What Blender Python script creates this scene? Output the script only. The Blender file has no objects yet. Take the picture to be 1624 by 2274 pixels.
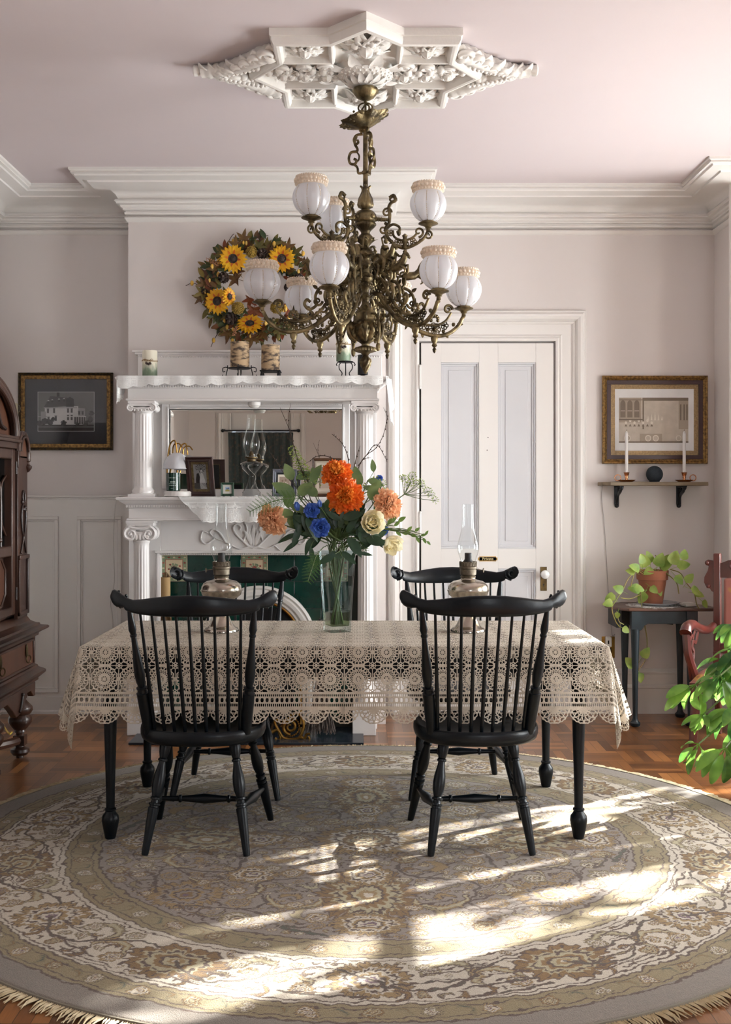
TREE_N=380
import bpy, math, random
import numpy as np
from mathutils import Vector, Matrix, Euler
random.seed(7); np.random.seed(7)
pi=math.pi; R=math.radians
COL=bpy.context.scene.collection
F=2560.0; VX=797.0; HY=1090.0; EYE=1.33
def P(x,y,Y): return Vector(((x-VX)*Y/F, Y, EYE-(y-HY)*Y/F))
def lin(c):
    return tuple(((v/255.0)/12.92 if v/255.0<=.04045 else ((v/255.0+.055)/1.055)**2.4) for v in c)
# ---------------------------------------------------------------- materials
MATS={}
def M(name,col,rough=.5,metal=0.0,col2=None,nscale=8.0,bump=0.0,bscale=60.0,spec=None,coat=0.0,trans=0.0,alpha=1.0,subsurf=0.0,sheen=0.0,stretch=None,ramp=(.35,.65),emis=None,ior=None,wave=None):
    m=bpy.data.materials.new(name); m.use_nodes=True; nt=m.node_tree; N=nt.nodes; L=nt.links
    b=N['Principled BSDF']; c=lin(col)+(1,)
    c2=lin(col2)+(1,) if col2 else tuple(x*.9 for x in c[:3])+(1,)
    tc=N.new('ShaderNodeTexCoord'); mp=N.new('ShaderNodeMapping'); L.new(tc.outputs['Object'],mp.inputs[0])
    if stretch: mp.inputs['Scale'].default_value=stretch
    n=N.new('ShaderNodeTexNoise'); n.inputs['Scale'].default_value=nscale; n.inputs['Detail'].default_value=5
    L.new(mp.outputs[0],n.inputs['Vector'])
    r=N.new('ShaderNodeValToRGB'); r.color_ramp.elements[0].position=ramp[0]; r.color_ramp.elements[1].position=ramp[1]
    r.color_ramp.elements[0].color=c; r.color_ramp.elements[1].color=c2
    L.new(n.outputs['Fac'],r.inputs['Fac']); L.new(r.outputs[0],b.inputs['Base Color'])
    b.inputs['Roughness'].default_value=rough; b.inputs['Metallic'].default_value=metal
    if spec is not None: b.inputs['Specular IOR Level'].default_value=spec
    if coat: b.inputs['Coat Weight'].default_value=coat; b.inputs['Coat Roughness'].default_value=.15
    if trans: b.inputs['Transmission Weight'].default_value=trans
    if ior: b.inputs['IOR'].default_value=ior
    if sheen: b.inputs['Sheen Weight'].default_value=sheen
    if subsurf: b.inputs['Subsurface Weight'].default_value=subsurf; b.inputs['Subsurface Radius'].default_value=(.02,.01,.008)
    if alpha<1: b.inputs['Alpha'].default_value=alpha
    if bump:
        n2=N.new('ShaderNodeTexNoise'); n2.inputs['Scale'].default_value=bscale; n2.inputs['Detail'].default_value=4
        L.new(mp.outputs[0],n2.inputs['Vector'])
        bp=N.new('ShaderNodeBump'); bp.inputs['Strength'].default_value=bump; bp.inputs['Distance'].default_value=.004
        L.new(n2.outputs['Fac'],bp.inputs['Height']); L.new(bp.outputs[0],b.inputs['Normal'])
    MATS[name]=m; return m
def thin_glass(name,tint=(250,252,252),rough=.02,refl=1.0,rough_mix=0.0):
    m=bpy.data.materials.new(name); m.use_nodes=True; nt=m.node_tree; N=nt.nodes; L=nt.links
    N.remove(N['Principled BSDF']); out=N['Material Output']
    t=N.new('ShaderNodeBsdfTransparent'); t.inputs[0].default_value=lin(tint)+(1,)
    g=N.new('ShaderNodeBsdfGlossy'); g.inputs['Roughness'].default_value=rough
    fr=N.new('ShaderNodeLayerWeight'); fr.inputs['Blend'].default_value=.25
    mu=N.new('ShaderNodeMath'); mu.operation='MULTIPLY'; mu.inputs[1].default_value=refl
    L.new(fr.outputs['Facing'],mu.inputs[0])
    p=N.new('ShaderNodeMath'); p.operation='POWER'; p.inputs[1].default_value=2.2; L.new(mu.outputs[0],p.inputs[0])
    a=N.new('ShaderNodeMath'); a.operation='ADD'; a.inputs[1].default_value=.03; a.use_clamp=True; L.new(p.outputs[0],a.inputs[0])
    mx=N.new('ShaderNodeMixShader'); L.new(a.outputs[0],mx.inputs[0]); L.new(t.outputs[0],mx.inputs[1]); L.new(g.outputs[0],mx.inputs[2])
    L.new(mx.outputs[0],out.inputs[0]); return m
def frosted(name,col,transp=.12,transl=.5,gloss=.08,rough=.3):
    m=bpy.data.materials.new(name); m.use_nodes=True; nt=m.node_tree; N=nt.nodes; L=nt.links
    N.remove(N['Principled BSDF']); out=N['Material Output']; c=lin(col)+(1,)
    d=N.new('ShaderNodeBsdfDiffuse'); d.inputs[0].default_value=c
    t=N.new('ShaderNodeBsdfTranslucent'); t.inputs[0].default_value=c
    tr=N.new('ShaderNodeBsdfTransparent'); g=N.new('ShaderNodeBsdfGlossy'); g.inputs['Roughness'].default_value=rough
    no=N.new('ShaderNodeTexNoise'); no.inputs['Scale'].default_value=300
    bp=N.new('ShaderNodeBump'); bp.inputs['Strength'].default_value=.1; L.new(no.outputs['Fac'],bp.inputs['Height']); L.new(bp.outputs[0],d.inputs['Normal'])
    m1=N.new('ShaderNodeMixShader'); m1.inputs[0].default_value=transl; L.new(d.outputs[0],m1.inputs[1]); L.new(t.outputs[0],m1.inputs[2])
    m2=N.new('ShaderNodeMixShader'); m2.inputs[0].default_value=transp; L.new(m1.outputs[0],m2.inputs[1]); L.new(tr.outputs[0],m2.inputs[2])
    m3=N.new('ShaderNodeMixShader'); m3.inputs[0].default_value=gloss; L.new(m2.outputs[0],m3.inputs[1]); L.new(g.outputs[0],m3.inputs[2])
    L.new(m3.outputs[0],out.inputs[0]); return m
def leafmat(name,col,col2,transl=.35,rough=.45,nscale=14):
    m=bpy.data.materials.new(name); m.use_nodes=True; nt=m.node_tree; N=nt.nodes; L=nt.links
    b=N['Principled BSDF']; out=N['Material Output']
    tc=N.new('ShaderNodeTexCoord'); n=N.new('ShaderNodeTexNoise'); n.inputs['Scale'].default_value=nscale; n.inputs['Detail'].default_value=3
    L.new(tc.outputs['Object'],n.inputs['Vector'])
    r=N.new('ShaderNodeValToRGB'); r.color_ramp.elements[0].position=.35; r.color_ramp.elements[1].position=.65
    r.color_ramp.elements[0].color=lin(col)+(1,); r.color_ramp.elements[1].color=lin(col2)+(1,)
    L.new(n.outputs['Fac'],r.inputs[0]); L.new(r.outputs[0],b.inputs['Base Color']); b.inputs['Roughness'].default_value=rough
    t=N.new('ShaderNodeBsdfTranslucent'); L.new(r.outputs[0],t.inputs[0])
    mx=N.new('ShaderNodeMixShader'); mx.inputs[0].default_value=transl
    L.new(b.outputs[0],mx.inputs[1]); L.new(t.outputs[0],mx.inputs[2]); L.new(mx.outputs[0],out.inputs[0]); return m
# ---------------------------------------------------------------- mesh builder
class MB:
    def __init__(s): s.v=[]; s.f=[]; s.mi=[]; s.n=0; s.cur=0
    def add(s,vs,fs,mi=None):
        vs=np.asarray(vs,dtype=float).reshape(-1,3); o=s.n; s.v.append(vs); s.n+=len(vs)
        k=s.cur if mi is None else mi
        for f in fs: s.f.append(tuple(int(i)+o for i in f)); s.mi.append(k)
    def box(s,c,d,rot=None,mi=None):
        x,y,z=[a/2 for a in d]
        vs=[(-x,-y,-z),(x,-y,-z),(x,y,-z),(-x,y,-z),(-x,-y,z),(x,-y,z),(x,y,z),(-x,y,z)]
        if rot is not None: vs=[rot@Vector(v) for v in vs]
        vs=[(v[0]+c[0],v[1]+c[1],v[2]+c[2]) for v in vs]
        s.add(vs,[(0,3,2,1),(4,5,6,7),(0,1,5,4),(1,2,6,5),(2,3,7,6),(3,0,4,7)],mi)
    def bb(s,x0,x1,y0,y1,z0,z1,mi=None): s.box(((x0+x1)/2,(y0+y1)/2,(z0+z1)/2),(abs(x1-x0),abs(y1-y0),abs(z1-z0)),None,mi)
    def lathe(s,prof,seg=32,o=(0,0,0),mat=None,rf=None,cap=True,mi=None):
        n=len(prof); vs=[]; fs=[]
        for (r,z) in prof:
            for k in range(seg):
                a=2*pi*k/seg; rr=rf(r,z,a) if rf else r
                vs.append((rr*math.cos(a),rr*math.sin(a),z))
        for i in range(n-1):
            for k in range(seg):
                k2=(k+1)%seg; fs.append((i*seg+k,i*seg+k2,(i+1)*seg+k2,(i+1)*seg+k))
        if cap:
            if prof[0][0]>1e-5: fs.append(tuple(range(seg-1,-1,-1)))
            if prof[-1][0]>1e-5: fs.append(tuple((n-1)*seg+k for k in range(seg)))
        vs=np.array(vs)
        if mat is not None:
            mm=np.array(mat.to_3x3()); vs=vs@mm.T+np.array(mat.translation)
        s.add(vs+np.array(o),fs,mi)
    def turned(s,p0,p1,prof,seg=14,mi=None,rf=None):
        p0=Vector(p0);p1=Vector(p1); d=p1-p0; L=d.length; q=d.to_track_quat('Z','Y').to_matrix().to_4x4(); q.translation=p0
        s.lathe([(r,t*L) for t,r in prof],seg,mat=q,mi=mi,rf=rf)
    def tube(s,pts,r,seg=8,closed=False,mi=None,flat=None,cap=True):
        p=np.array([tuple(q) for q in pts],float); n=len(p)
        if n<2: return
        rr=np.array([r(i/(n-1)) for i in range(n)]) if callable(r) else (np.full(n,float(r)) if np.isscalar(r) else np.array(r,float))
        if closed: t=np.roll(p,-1,0)-np.roll(p,1,0)
        else: t=np.gradient(p,axis=0)
        t/= (np.linalg.norm(t,axis=1,keepdims=True)+1e-12)
        u=np.cross(t[0],(0,0,1.0)); 
        if np.linalg.norm(u)<1e-3: u=np.cross(t[0],(0,1.0,0))
        u/=np.linalg.norm(u); vs=[]
        ang=np.arange(seg)*2*pi/seg
        for i in range(n):
            u=u-t[i]*np.dot(u,t[i]); nu=np.linalg.norm(u); u=u/(nu+1e-12); w=np.cross(t[i],u)
            fx=1.0 if flat is None else flat
            vs.append(p[i]+rr[i]*(np.cos(ang)[:,None]*u*fx+np.sin(ang)[:,None]*w))
        vs=np.concatenate(vs); fs=[]
        m=n if closed else n-1
        for i in range(m):
            i2=(i+1)%n
            for k in range(seg):
                k2=(k+1)%seg; fs.append((i*seg+k,i*seg+k2,i2*seg+k2,i2*seg+k))
        if not closed and cap: fs.append(tuple(range(seg-1,-1,-1))); fs.append(tuple((n-1)*seg+k for k in range(seg)))
        s.add(vs,fs,mi)
    def sph(s,c,r,u=12,v=8,sc=(1,1,1),mi=None,rf=None,rot=None):
        vs=[];fs=[]
        for i in range(v+1):
            ph=pi*i/v
            for k in range(u):
                a=2*pi*k/u; d=Vector((math.sin(ph)*math.cos(a),math.sin(ph)*math.sin(a),math.cos(ph)))
                q=r*(rf(d) if rf else 1); p=Vector((d.x*q*sc[0],d.y*q*sc[1],d.z*q*sc[2]))
                if rot is not None: p=rot@p
                vs.append((p.x+c[0],p.y+c[1],p.z+c[2]))
        for i in range(v):
            for k in range(u):
                k2=(k+1)%u; fs.append((i*u+k,(i+1)*u+k,(i+1)*u+k2,i*u+k2))
        s.add(vs,fs,mi)
    def prism(s,poly,d0,d1,fn,mi=None):
        # poly: 2d outline, fn(a,b,d)->3d
        n=len(poly); vs=[tuple(fn(a,b,d0)) for a,b in poly]+[tuple(fn(a,b,d1)) for a,b in poly]
        fs=[tuple(range(n-1,-1,-1)),tuple(range(n,2*n))]+[(i,(i+1)%n,n+(i+1)%n,n+i) for i in range(n)]
        s.add(vs,fs,mi)
    def grid(s,fn,nu,nv,cu=False,mi=None):
        vs=[];fs=[]
        for i in range(nu):
            for j in range(nv): vs.append(tuple(fn(i/(nu if cu else nu-1),j/(nv-1))))
        for i in range(nu if cu else nu-1):
            i2=(i+1)%nu
            for j in range(nv-1): fs.append((i*nv+j,i2*nv+j,i2*nv+j+1,i*nv+j+1))
        s.add(vs,fs,mi)
    def build(s,name,mat,parent=None,smooth=True,bevel=0,loc=(0,0,0),rz=0,ang=38,solid=0,sub=0,fix=True):
        me=bpy.data.meshes.new(name)
        v=np.concatenate(s.v) if s.v else np.zeros((0,3))
        me.from_pydata(v.tolist() if len(v)<300000 else v,[],s.f)
        mats=mat if isinstance(mat,(list,tuple)) else [mat]
        for m in mats: me.materials.append(m)
        if len(mats)>1: me.polygons.foreach_set('material_index',np.array(s.mi,dtype=np.int32))
        me.validate(); me.update()
        if smooth:
            me.shade_smooth(); me.set_sharp_from_angle(angle=R(ang))
        o=bpy.data.objects.new(name,me); COL.objects.link(o)
        if parent is not None: o.parent=parent
        o.location=loc; o.rotation_euler=(0,0,rz)
        if bevel:
            b=o.modifiers.new('bevel','BEVEL'); b.width=bevel; b.segments=2; b.limit_method='ANGLE'; b.angle_limit=R(40); b.harden_normals=False
        if solid:
            b=o.modifiers.new('solid','SOLIDIFY'); b.thickness=solid; b.offset=0
        if sub:
            b=o.modifiers.new('sub','SUBSURF'); b.levels=sub; b.render_levels=sub
        return o
def tag(o,label=None,cat=None,group=None,kind=None):
    if label: o['label']=label
    if cat: o['category']=cat
    if group: o['group']=group
    if kind: o['kind']=kind
    return o
def thing(name,label,cat,loc=(0,0,0),rz=0,group=None):
    o=bpy.data.objects.new(name,None); o.empty_display_size=.05; COL.objects.link(o); o.location=loc; o.rotation_euler=(0,0,rz)
    return tag(o,label,cat,group)
def copytree(o,parent=None,loc=None,rz=None,label=None):
    c=o.copy(); COL.objects.link(c); c.parent=parent
    if loc is not None: c.location=loc
    if rz is not None: c.rotation_euler=(0,0,rz)
    if label: c['label']=label
    for ch in list(o.children): copytree(ch,c)
    return c
def cr(pts,n=6,closed=False):
    p=[Vector(q) for q in pts]; out=[]; m=len(p)
    for i in range(m if closed else m-1):
        if closed: a,b,c,d=p[(i-1)%m],p[i],p[(i+1)%m],p[(i+2)%m]
        else: a=p[i-1] if i>0 else p[i]*2-p[i+1]; b=p[i]; c=p[i+1]; d=p[i+2] if i+2<m else p[i+1]*2-p[i]
        for k in range(n):
            t=k/n; out.append(.5*((2*b)+(c-a)*t+(2*a-5*b+4*c-d)*t*t+(3*b-a-3*c+d)*t**3))
    if not closed: out.append(p[-1])
    return out
def spiral(cx,cz,r0,r1,a0,a1,n=24):
    return [(cx+(r0+(r1-r0)*i/n)*math.cos(a0+(a1-a0)*i/n), cz+(r0+(r1-r0)*i/n)*math.sin(a0+(a1-a0)*i/n)) for i in range(n+1)]
def leaf(mb,base,d,up,L,W,curl=.3,fold=.25,n=7,prof=None,wav=0,mi=None):
    base=Vector(base); d=Vector(d).normalized(); up=Vector(up); side=d.cross(up)
    if side.length<1e-4: side=d.cross(Vector((1,0,.1)))
    side.normalize(); nu=side.cross(d).normalized()
    vs=[];fs=[]; pos=base.copy(); dirv=d.copy(); nn=nu.copy()
    for i in range(n+1):
        t=i/n
        w=W*(prof(t) if prof else (math.sin(pi*min(1,t**.75))**.8 if t<1 else 0))*.5
        if i==0 or i==n: w=max(w,W*.01)
        wv=wav*math.sin(t*17)*W
        vs+= [pos-side*w+nn*(w*fold+wv), pos+nn*0, pos+side*w+nn*(w*fold-wv)]
        q=Matrix.Rotation(-curl/n,3,side); dirv=q@dirv; nn=q@nn; pos=pos+dirv*(L/n)
    for i in range(n):
        a=i*3; fs+=[(a,a+1,a+4,a+3),(a+1,a+2,a+5,a+4)]
    mb.add([tuple(v) for v in vs],fs,mi)
def rnd(a,b): return random.uniform(a,b)
def text_obj(s,size,mat,parent,loc,rot,name='lettering',depth=.0006,align='CENTER'):
    cu=bpy.data.curves.new(name,'FONT'); cu.body=s; cu.size=size; cu.extrude=depth; cu.align_x=align; cu.align_y='CENTER'
    t=bpy.data.objects.new(name,cu); COL.objects.link(t); bpy.context.view_layer.update()
    dg=bpy.context.evaluated_depsgraph_get(); me=bpy.data.meshes.new_from_object(t.evaluated_get(dg))
    bpy.data.objects.remove(t); o=bpy.data.objects.new(name,me); me.materials.clear(); me.materials.append(mat); COL.objects.link(o)
    o.parent=parent; o.location=loc; o.rotation_euler=rot; return o
# ---------------------------------------------------------------- shared materials
m_wall=M('blush_wall_paint',(216,209,206),.75,col2=(212,205,202),nscale=1.3,bump=.05,bscale=40)
m_ceil=M('pink_ceiling_paint',(209,198,199),.8,col2=(205,194,195),nscale=.8,bump=.04,bscale=30)
m_trim=M('white_trim_paint',(226,223,219),.4,col2=(223,219,215),nscale=2,bump=.015,bscale=25)
m_plaster=M('white_plaster',(232,228,222),.55,col2=(226,222,216),nscale=12,bump=.25,bscale=90)
m_mantel=M('white_mantel_paint',(230,226,224),.35,col2=(225,221,219),nscale=3,bump=.05,bscale=25)
m_black=M('black_lacquered_wood',(4,10,15),.38,spec=.28,col2=(7,15,22),nscale=40,stretch=(.3,1,1),bump=.12,bscale=80,coat=.08)
m_blackm=M('black_iron',(18,20,24),.45,.3,col2=(28,30,34),nscale=60,bump=.1)
m_bronze=M('antique_bronze',(70,60,42),.42,.75,col2=(140,124,90),nscale=22,bump=.35,bscale=120,ramp=(.4,.62))
m_brass=M('polished_brass',(190,150,80),.28,1.0,col2=(160,120,60),nscale=20)
m_copper=M('rose_brass',(220,160,120),.25,1.0,col2=(200,140,95),nscale=20)
m_pewter=M('pewter',(196,189,177),.2,.98,col2=(172,164,152),nscale=25,bump=.06,bscale=60)
m_glass=thin_glass('clear_lamp_glass')
m_glassd=thin_glass('pressed_glass',(225,228,228),.05,1.3)
# ================================================================ ROOM
YB=6.90; XL=-2.16; XR=2.13; ZC=3.10; CY=6.57; CX0=(285-VX)*CY/F; CX1=(857-VX)*CY/F
YN=-1.6; YBAY=6.37; XBAY=3.2; YB2=2.2
def struct(mb,name,mat,**k):
    o=mb.build(name,mat,**k); o['kind']='structure'; return o
# floor : basket-weave parquet
def floor_mat():
    m=bpy.data.materials.new('basketweave_parquet'); m.use_nodes=True; nt=m.node_tree; N=nt.nodes; L=nt.links; b=N['Principled BSDF']
    tc=N.new('ShaderNodeTexCoord'); sx=N.new('ShaderNodeSeparateXYZ'); L.new(tc.outputs['Object'],sx.inputs[0])
    def ma(op,a,b_=None,c=None):
        n=N.new('ShaderNodeMath'); n.operation=op
        for i,v in enumerate((a,b_,c)):
            if v is None: continue
            if isinstance(v,(int,float)): n.inputs[i].default_value=v
            else: L.new(v,n.inputs[i])
        return n.outputs[0]
    S=.232; K=5
    X=ma('DIVIDE',ma('ADD',sx.outputs[0],20.03),S); Y=ma('DIVIDE',ma('ADD',sx.outputs[1],20.09),S)
    ix=ma('FLOOR',X); iy=ma('FLOOR',Y); fx=ma('FRACT',X); fy=ma('FRACT',Y)
    par=ma('FRACT',ma('MULTIPLY',ma('ADD',ix,iy),.5)); par=ma('GREATER_THAN',par,.25)
    ip=ma('SUBTRACT',1.0,par)
    a=ma('ADD',ma('MULTIPLY',fx,par),ma('MULTIPLY',fy,ip))   # across strips
    l=ma('ADD',ma('MULTIPLY',fy,par),ma('MULTIPLY',fx,ip))   # along
    ak=ma('MULTIPLY',a,K); si=ma('FLOOR',ak); sf=ma('FRACT',ak)
    cv=N.new('ShaderNodeCombineXYZ'); L.new(ma('ADD',ma('MULTIPLY',ix,7.13),si),cv.inputs[0]); L.new(ma('MULTIPLY',iy,3.71),cv.inputs[1]); L.new(par,cv.inputs[2])
    wn=N.new('ShaderNodeTexWhiteNoise'); L.new(cv.outputs[0],wn.inputs['Vector'])
    gv=N.new('ShaderNodeCombineXYZ'); L.new(ma('MULTIPLY',ak,3.0),gv.inputs[0]); L.new(ma('MULTIPLY',l,.8),gv.inputs[1]); L.new(ma('MULTIPLY',wn.outputs['Value'],50.0),gv.inputs[2])
    gn=N.new('ShaderNodeTexNoise'); gn.inputs['Scale'].default_value=5; gn.inputs['Detail'].default_value=6; L.new(gv.outputs[0],gn.inputs['Vector'])
    tone=ma('ADD',ma('MULTIPLY',wn.outputs['Value'],.62),ma('MULTIPLY',gn.outputs['Fac'],.38))
    r=N.new('ShaderNodeValToRGB'); e=r.color_ramp.elements; e[0].position=.12; e[0].color=lin((80,46,24))+(1,); e[1].position=.9; e[1].color=lin((168,112,62))+(1,)
    k=e.new(.5); k.color=lin((124,78,42))+(1,)
    L.new(tone,r.inputs[0])
    edge=ma('MINIMUM',ma('MULTIPLY',ma('MINIMUM',sf,ma('SUBTRACT',1.0,sf)),S/K),ma('MULTIPLY',ma('MINIMUM',l,ma('SUBTRACT',1.0,l)),S))
    g=ma('LESS_THAN',edge,.0009)
    mx=N.new('ShaderNodeMix'); mx.data_type='RGBA'; L.new(g,mx.inputs[0]); L.new(r.outputs[0],mx.inputs[6]); mx.inputs[7].default_value=lin((38,22,14))+(1,)
    L.new(mx.outputs[2],b.inputs['Base Color']); b.inputs['Roughness'].default_value=.3; b.inputs['Coat Weight'].default_value=.25; b.inputs['Coat Roughness'].default_value=.2
    bp=N.new('ShaderNodeBump'); bp.inputs['Strength'].default_value=.25; bp.inputs['Distance'].default_value=.001; L.new(ma('SUBTRACT',gn.outputs['Fac'],g),bp.inputs['Height']); L.new(bp.outputs[0],b.inputs['Normal'])
    return m
mb=MB(); mb.bb(-3.6,4.2,YN-.2,YB+.2,-.08,0); struct(mb,'floor',floor_mat(),smooth=False)
mb=MB(); mb.bb(-3.6,4.2,YN-.2,YB+.2,ZC,ZC+.1); struct(mb,'ceiling',m_ceil,smooth=False)
mb=MB(); mb.bb(-3.6,4.2,YB,YB+.15,0,ZC); struct(mb,'wall_back',m_wall,smooth=False)
mb=MB(); mb.bb(CX0,CX1,CY,YB-.001,0.0,ZC); struct(mb,'wall_chimney',m_wall,smooth=False)
mb=MB(); mb.bb(XL-.15,XL,YN,YB,0,ZC); struct(mb,'wall_left',m_wall,smooth=False)
mb=MB(); mb.bb(XR,XR+.14,YBAY,YB,0,ZC); mb.bb(XR+.14,XBAY,YBAY,YBAY+.14,0,ZC); mb.bb(XR,XR+.14,YN,YB2,0,ZC); mb.bb(XR+.14,XBAY,YB2-.14,YB2,0,ZC)
struct(mb,'wall_right',m_wall,smooth=False)
# bay wall with three window openings
WIN=[(5.50,6.28),(4.90,5.38),(3.05,4.05)]; WZ0,WZ1=.55,2.55
mb=MB(); ys=[YB2]+[v for w in reversed(WIN) for v in w]+[YBAY]
for i in range(0,len(ys),2): mb.bb(XBAY,XBAY+.15,ys[i],ys[i+1],0,ZC)
for a,b in WIN: mb.bb(XBAY,XBAY+.15,a,b,0,WZ0); mb.bb(XBAY,XBAY+.15,a,b,WZ1,ZC)
struct(mb,'wall_bay',m_wall,smooth=False)
m_pane=thin_glass('window_pane_glass'); m_shd=frosted('added_sun_shade_cream',(226,218,200),0,.5,0); SHZ=1.92
for i,(a,b) in enumerate(WIN):
    mb=MB(); t=.06; x0,x1=XBAY-.025,XBAY+.1
    mb.bb(x0,x1,a-.09,a+.02,WZ0-.08,WZ1+.1); mb.bb(x0,x1,b-.02,b+.09,WZ0-.08,WZ1+.1); mb.bb(x0,x1,a-.09,b+.09,WZ1-.02,WZ1+.12); mb.bb(x0-.06,x1,a-.12,b+.12,WZ0-.06,WZ0)
    zm=(WZ0+WZ1)/2; mb.bb(x0+.04,x1-.02,a,b,zm-.025,zm+.025)
    w=struct(mb,'window_%d'%(i+1),m_trim,bevel=.004)
    mb=MB(); mb.bb(XBAY+.06,XBAY+.064,a,b,WZ0,WZ1); g=mb.build('pane',m_pane,w,smooth=False)
    mb=MB(); mb.bb(XBAY+.005,XBAY+.007,a+.01,b-.01,SHZ,WZ1-.02); mb.lathe([(.02,a+.01),(.02,b-.01)],12,mat=Matrix.Translation((XBAY+.005,0,WZ1-.03))@Matrix.Rotation(R(-90),4,'X')); mb.build('added_sun_shade',m_shd,w,smooth=False)  # unseen shade added to limit how far the sun reaches indoors
# near wall behind the camera, with curtained doorway
mb=MB(); mb.bb(-3.6,-1.62,YN-.15,YN,0,ZC); mb.bb(-.86,.95,YN-.15,YN,0,ZC); mb.bb(2.05,4.2,YN-.15,YN,0,ZC); mb.bb(.95,2.05,YN-.15,YN,0,.6); mb.bb(.95,2.05,YN-.15,YN,2.6,ZC); mb.bb(-1.62,-.86,YN-.15,YN,2.42,ZC); struct(mb,'wall_near',m_wall,smooth=False)
mb=MB()
for a,b,c,d in ((.86,.97,.52,2.7),(2.03,2.14,.52,2.7),(.86,2.14,2.58,2.7),(.82,2.18,.54,.6),(.95,2.05,1.57,1.62)): mb.bb(a,b,YN-.06,YN+.03,c,d)
w=struct(mb,'window_4',m_trim,bevel=.004); mb=MB(); mb.bb(.95,2.05,YN-.05,YN-.046,.6,2.6); mb.build('pane',m_pane,w,smooth=False)  # unseen window added to house the fill light behind it
# crown moulding --------------------------------------------------
PROF=[(.275,0),(.275,.022),(.262,.03),(.266,.045),(.25,.052),(.246,.066),(.21,.08),(.19,.086),(.186,.1),(.13,.108),(.085,.128),(.06,.16),(.05,.19),(.048,.2),(.062,.205),(.068,.222),(.058,.232),(.058,.242),(.04,.25),(.036,.268),(.026,.275),(.026,.29),(.014,.296),(.012,.306),(.02,.312),(.018,.325),(.01,.335),(0,.34)]
def sweep(mb,path,prof,closed=False,side=1):
    """path of (x,y) with room on the left of travel *side; prof (out,drop)"""
    n=len(path); pts=[Vector(p) for p in path]; vs=[];fs=[];k=len(prof)
    for i in range(n):
        d0=(pts[i]-pts[i-1]).normalized() if (i>0 or closed) else None
        d1=(pts[(i+1)%n]-pts[i]).normalized() if (i<n-1 or closed) else None
        if d0 is None: d0=d1
        if d1 is None: d1=d0
        n0=Vector((-d0.y,d0.x))*side; n1=Vector((-d1.y,d1.x))*side
        b=n0+n1; b=b/(b.length_squared/2) if b.length>1e-6 else n0
        for (o,z) in prof: vs.append((pts[i].x+b.x*o,pts[i].y+b.y*o,z))
    for i in range(n if closed else n-1):
        i2=(i+1)%n
        for j in range(k-1): fs.append((i*k+j,i2*k+j,i2*k+j+1,i*k+j+1))
    mb.add(vs,fs)
PATH=[(XL,YN),(XL,YB),(CX0,YB),(CX0,CY),(CX1,CY),(CX1,YB),(XR,YB),(XR,YBAY),(XBAY,YBAY),(XBAY,YB2),(XR,YB2),(XR,YN)]
mb=MB(); sweep(mb,PATH,[(o,ZC-z*.6) for o,z in PROF],closed=True,side=-1)
struct(mb,'trim_1',m_trim,ang=25)
# fine dark picture-rail gap below crown is real gap: small shadow rail
mb=MB(); sweep(mb,PATH,[(0,ZC-.212),(.016,ZC-.212),(.02,ZC-.218),(.012,ZC-.228),(.006,ZC-.236),(0,ZC-.24)],closed=True,side=-1); struct(mb,'trim_2',m_trim,ang=25)
# baseboards
BB=[(.022,0),(.022,.15),(.03,.155),(.03,.165),(.016,.175),(.016,.235),(.026,.24),(.026,.25),(.01,.262),(0,.268)]
DX0=(868-VX)*YB/F; DX1=(1293-VX)*YB/F
mb=MB(); sweep(mb,[(DX1,YB),(XR,YB),(XR,YBAY),(XBAY,YBAY),(XBAY,YB2),(XR,YB2),(XR,YN)],BB,side=-1); struct(mb,'baseboard_right',m_trim,ang=25)
mb=MB(); sweep(mb,[(XL,YN),(XL,YB),(CX0,YB)],[(.02,0),(.034,0),(.034,.015),(.02,.02),(.02,.1),(.0,.105)],side=-1); struct(mb,'baseboard_left',m_trim,ang=25)
# wainscot on the left alcove and left wall
def wpanel(mb,x0,x1,z0,z1,y,w=.022):
    for a,b,c,d in ((x0,x1,z1-w,z1),(x0,x1,z0,z0+w),(x0,x0+w,z0+w,z1-w),(x1-w,x1,z0+w,z1-w)):
        mb.bb(a,b,y-.012,y+.002,c,d)
    w2=w*.5
    for a,b,c,d in ((x0+w,x1-w,z1-w-w2,z1-w),(x0+w,x1-w,z0+w,z0+w+w2),(x0+w,x0+w+w2,z0+w+w2,z1-w-w2),(x1-w-w2,x1-w,z0+w+w2,z1-w-w2)):
        mb.bb(a,b,y-.006,y+.002,c,d)
zt=P(0,1146,YB).z; zb=P(0,1537,YB).z
mb=MB(); mb.bb(XL,CX0,YB-.012,YB-.0005,.0,P(0,1100,YB).z); y=YB-.012
wpanel(mb,P(-60,0,YB).x,P(131,0,YB).x,zb,zt,y); wpanel(mb,P(173,0,YB).x,P(271,0,YB).x,zb,zt,y)
zc=P(0,1100,YB).z; mb.bb(XL,CX0,YB-.028,YB,zc-.012,zc); mb.bb(XL,CX0,YB-.02,YB,zc-.022,zc-.012)
struct(mb,'trim_3',m_trim,bevel=.003)
# panelled wainscot on left wall
mb=MB(); mb.bb(XL,XL+.012,YN,YB-.03,.0,zc); mb.bb(XL,XL+.028,YN,YB-.03,zc-.012,zc); struct(mb,'trim_4',m_trim,bevel=.003)
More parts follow.
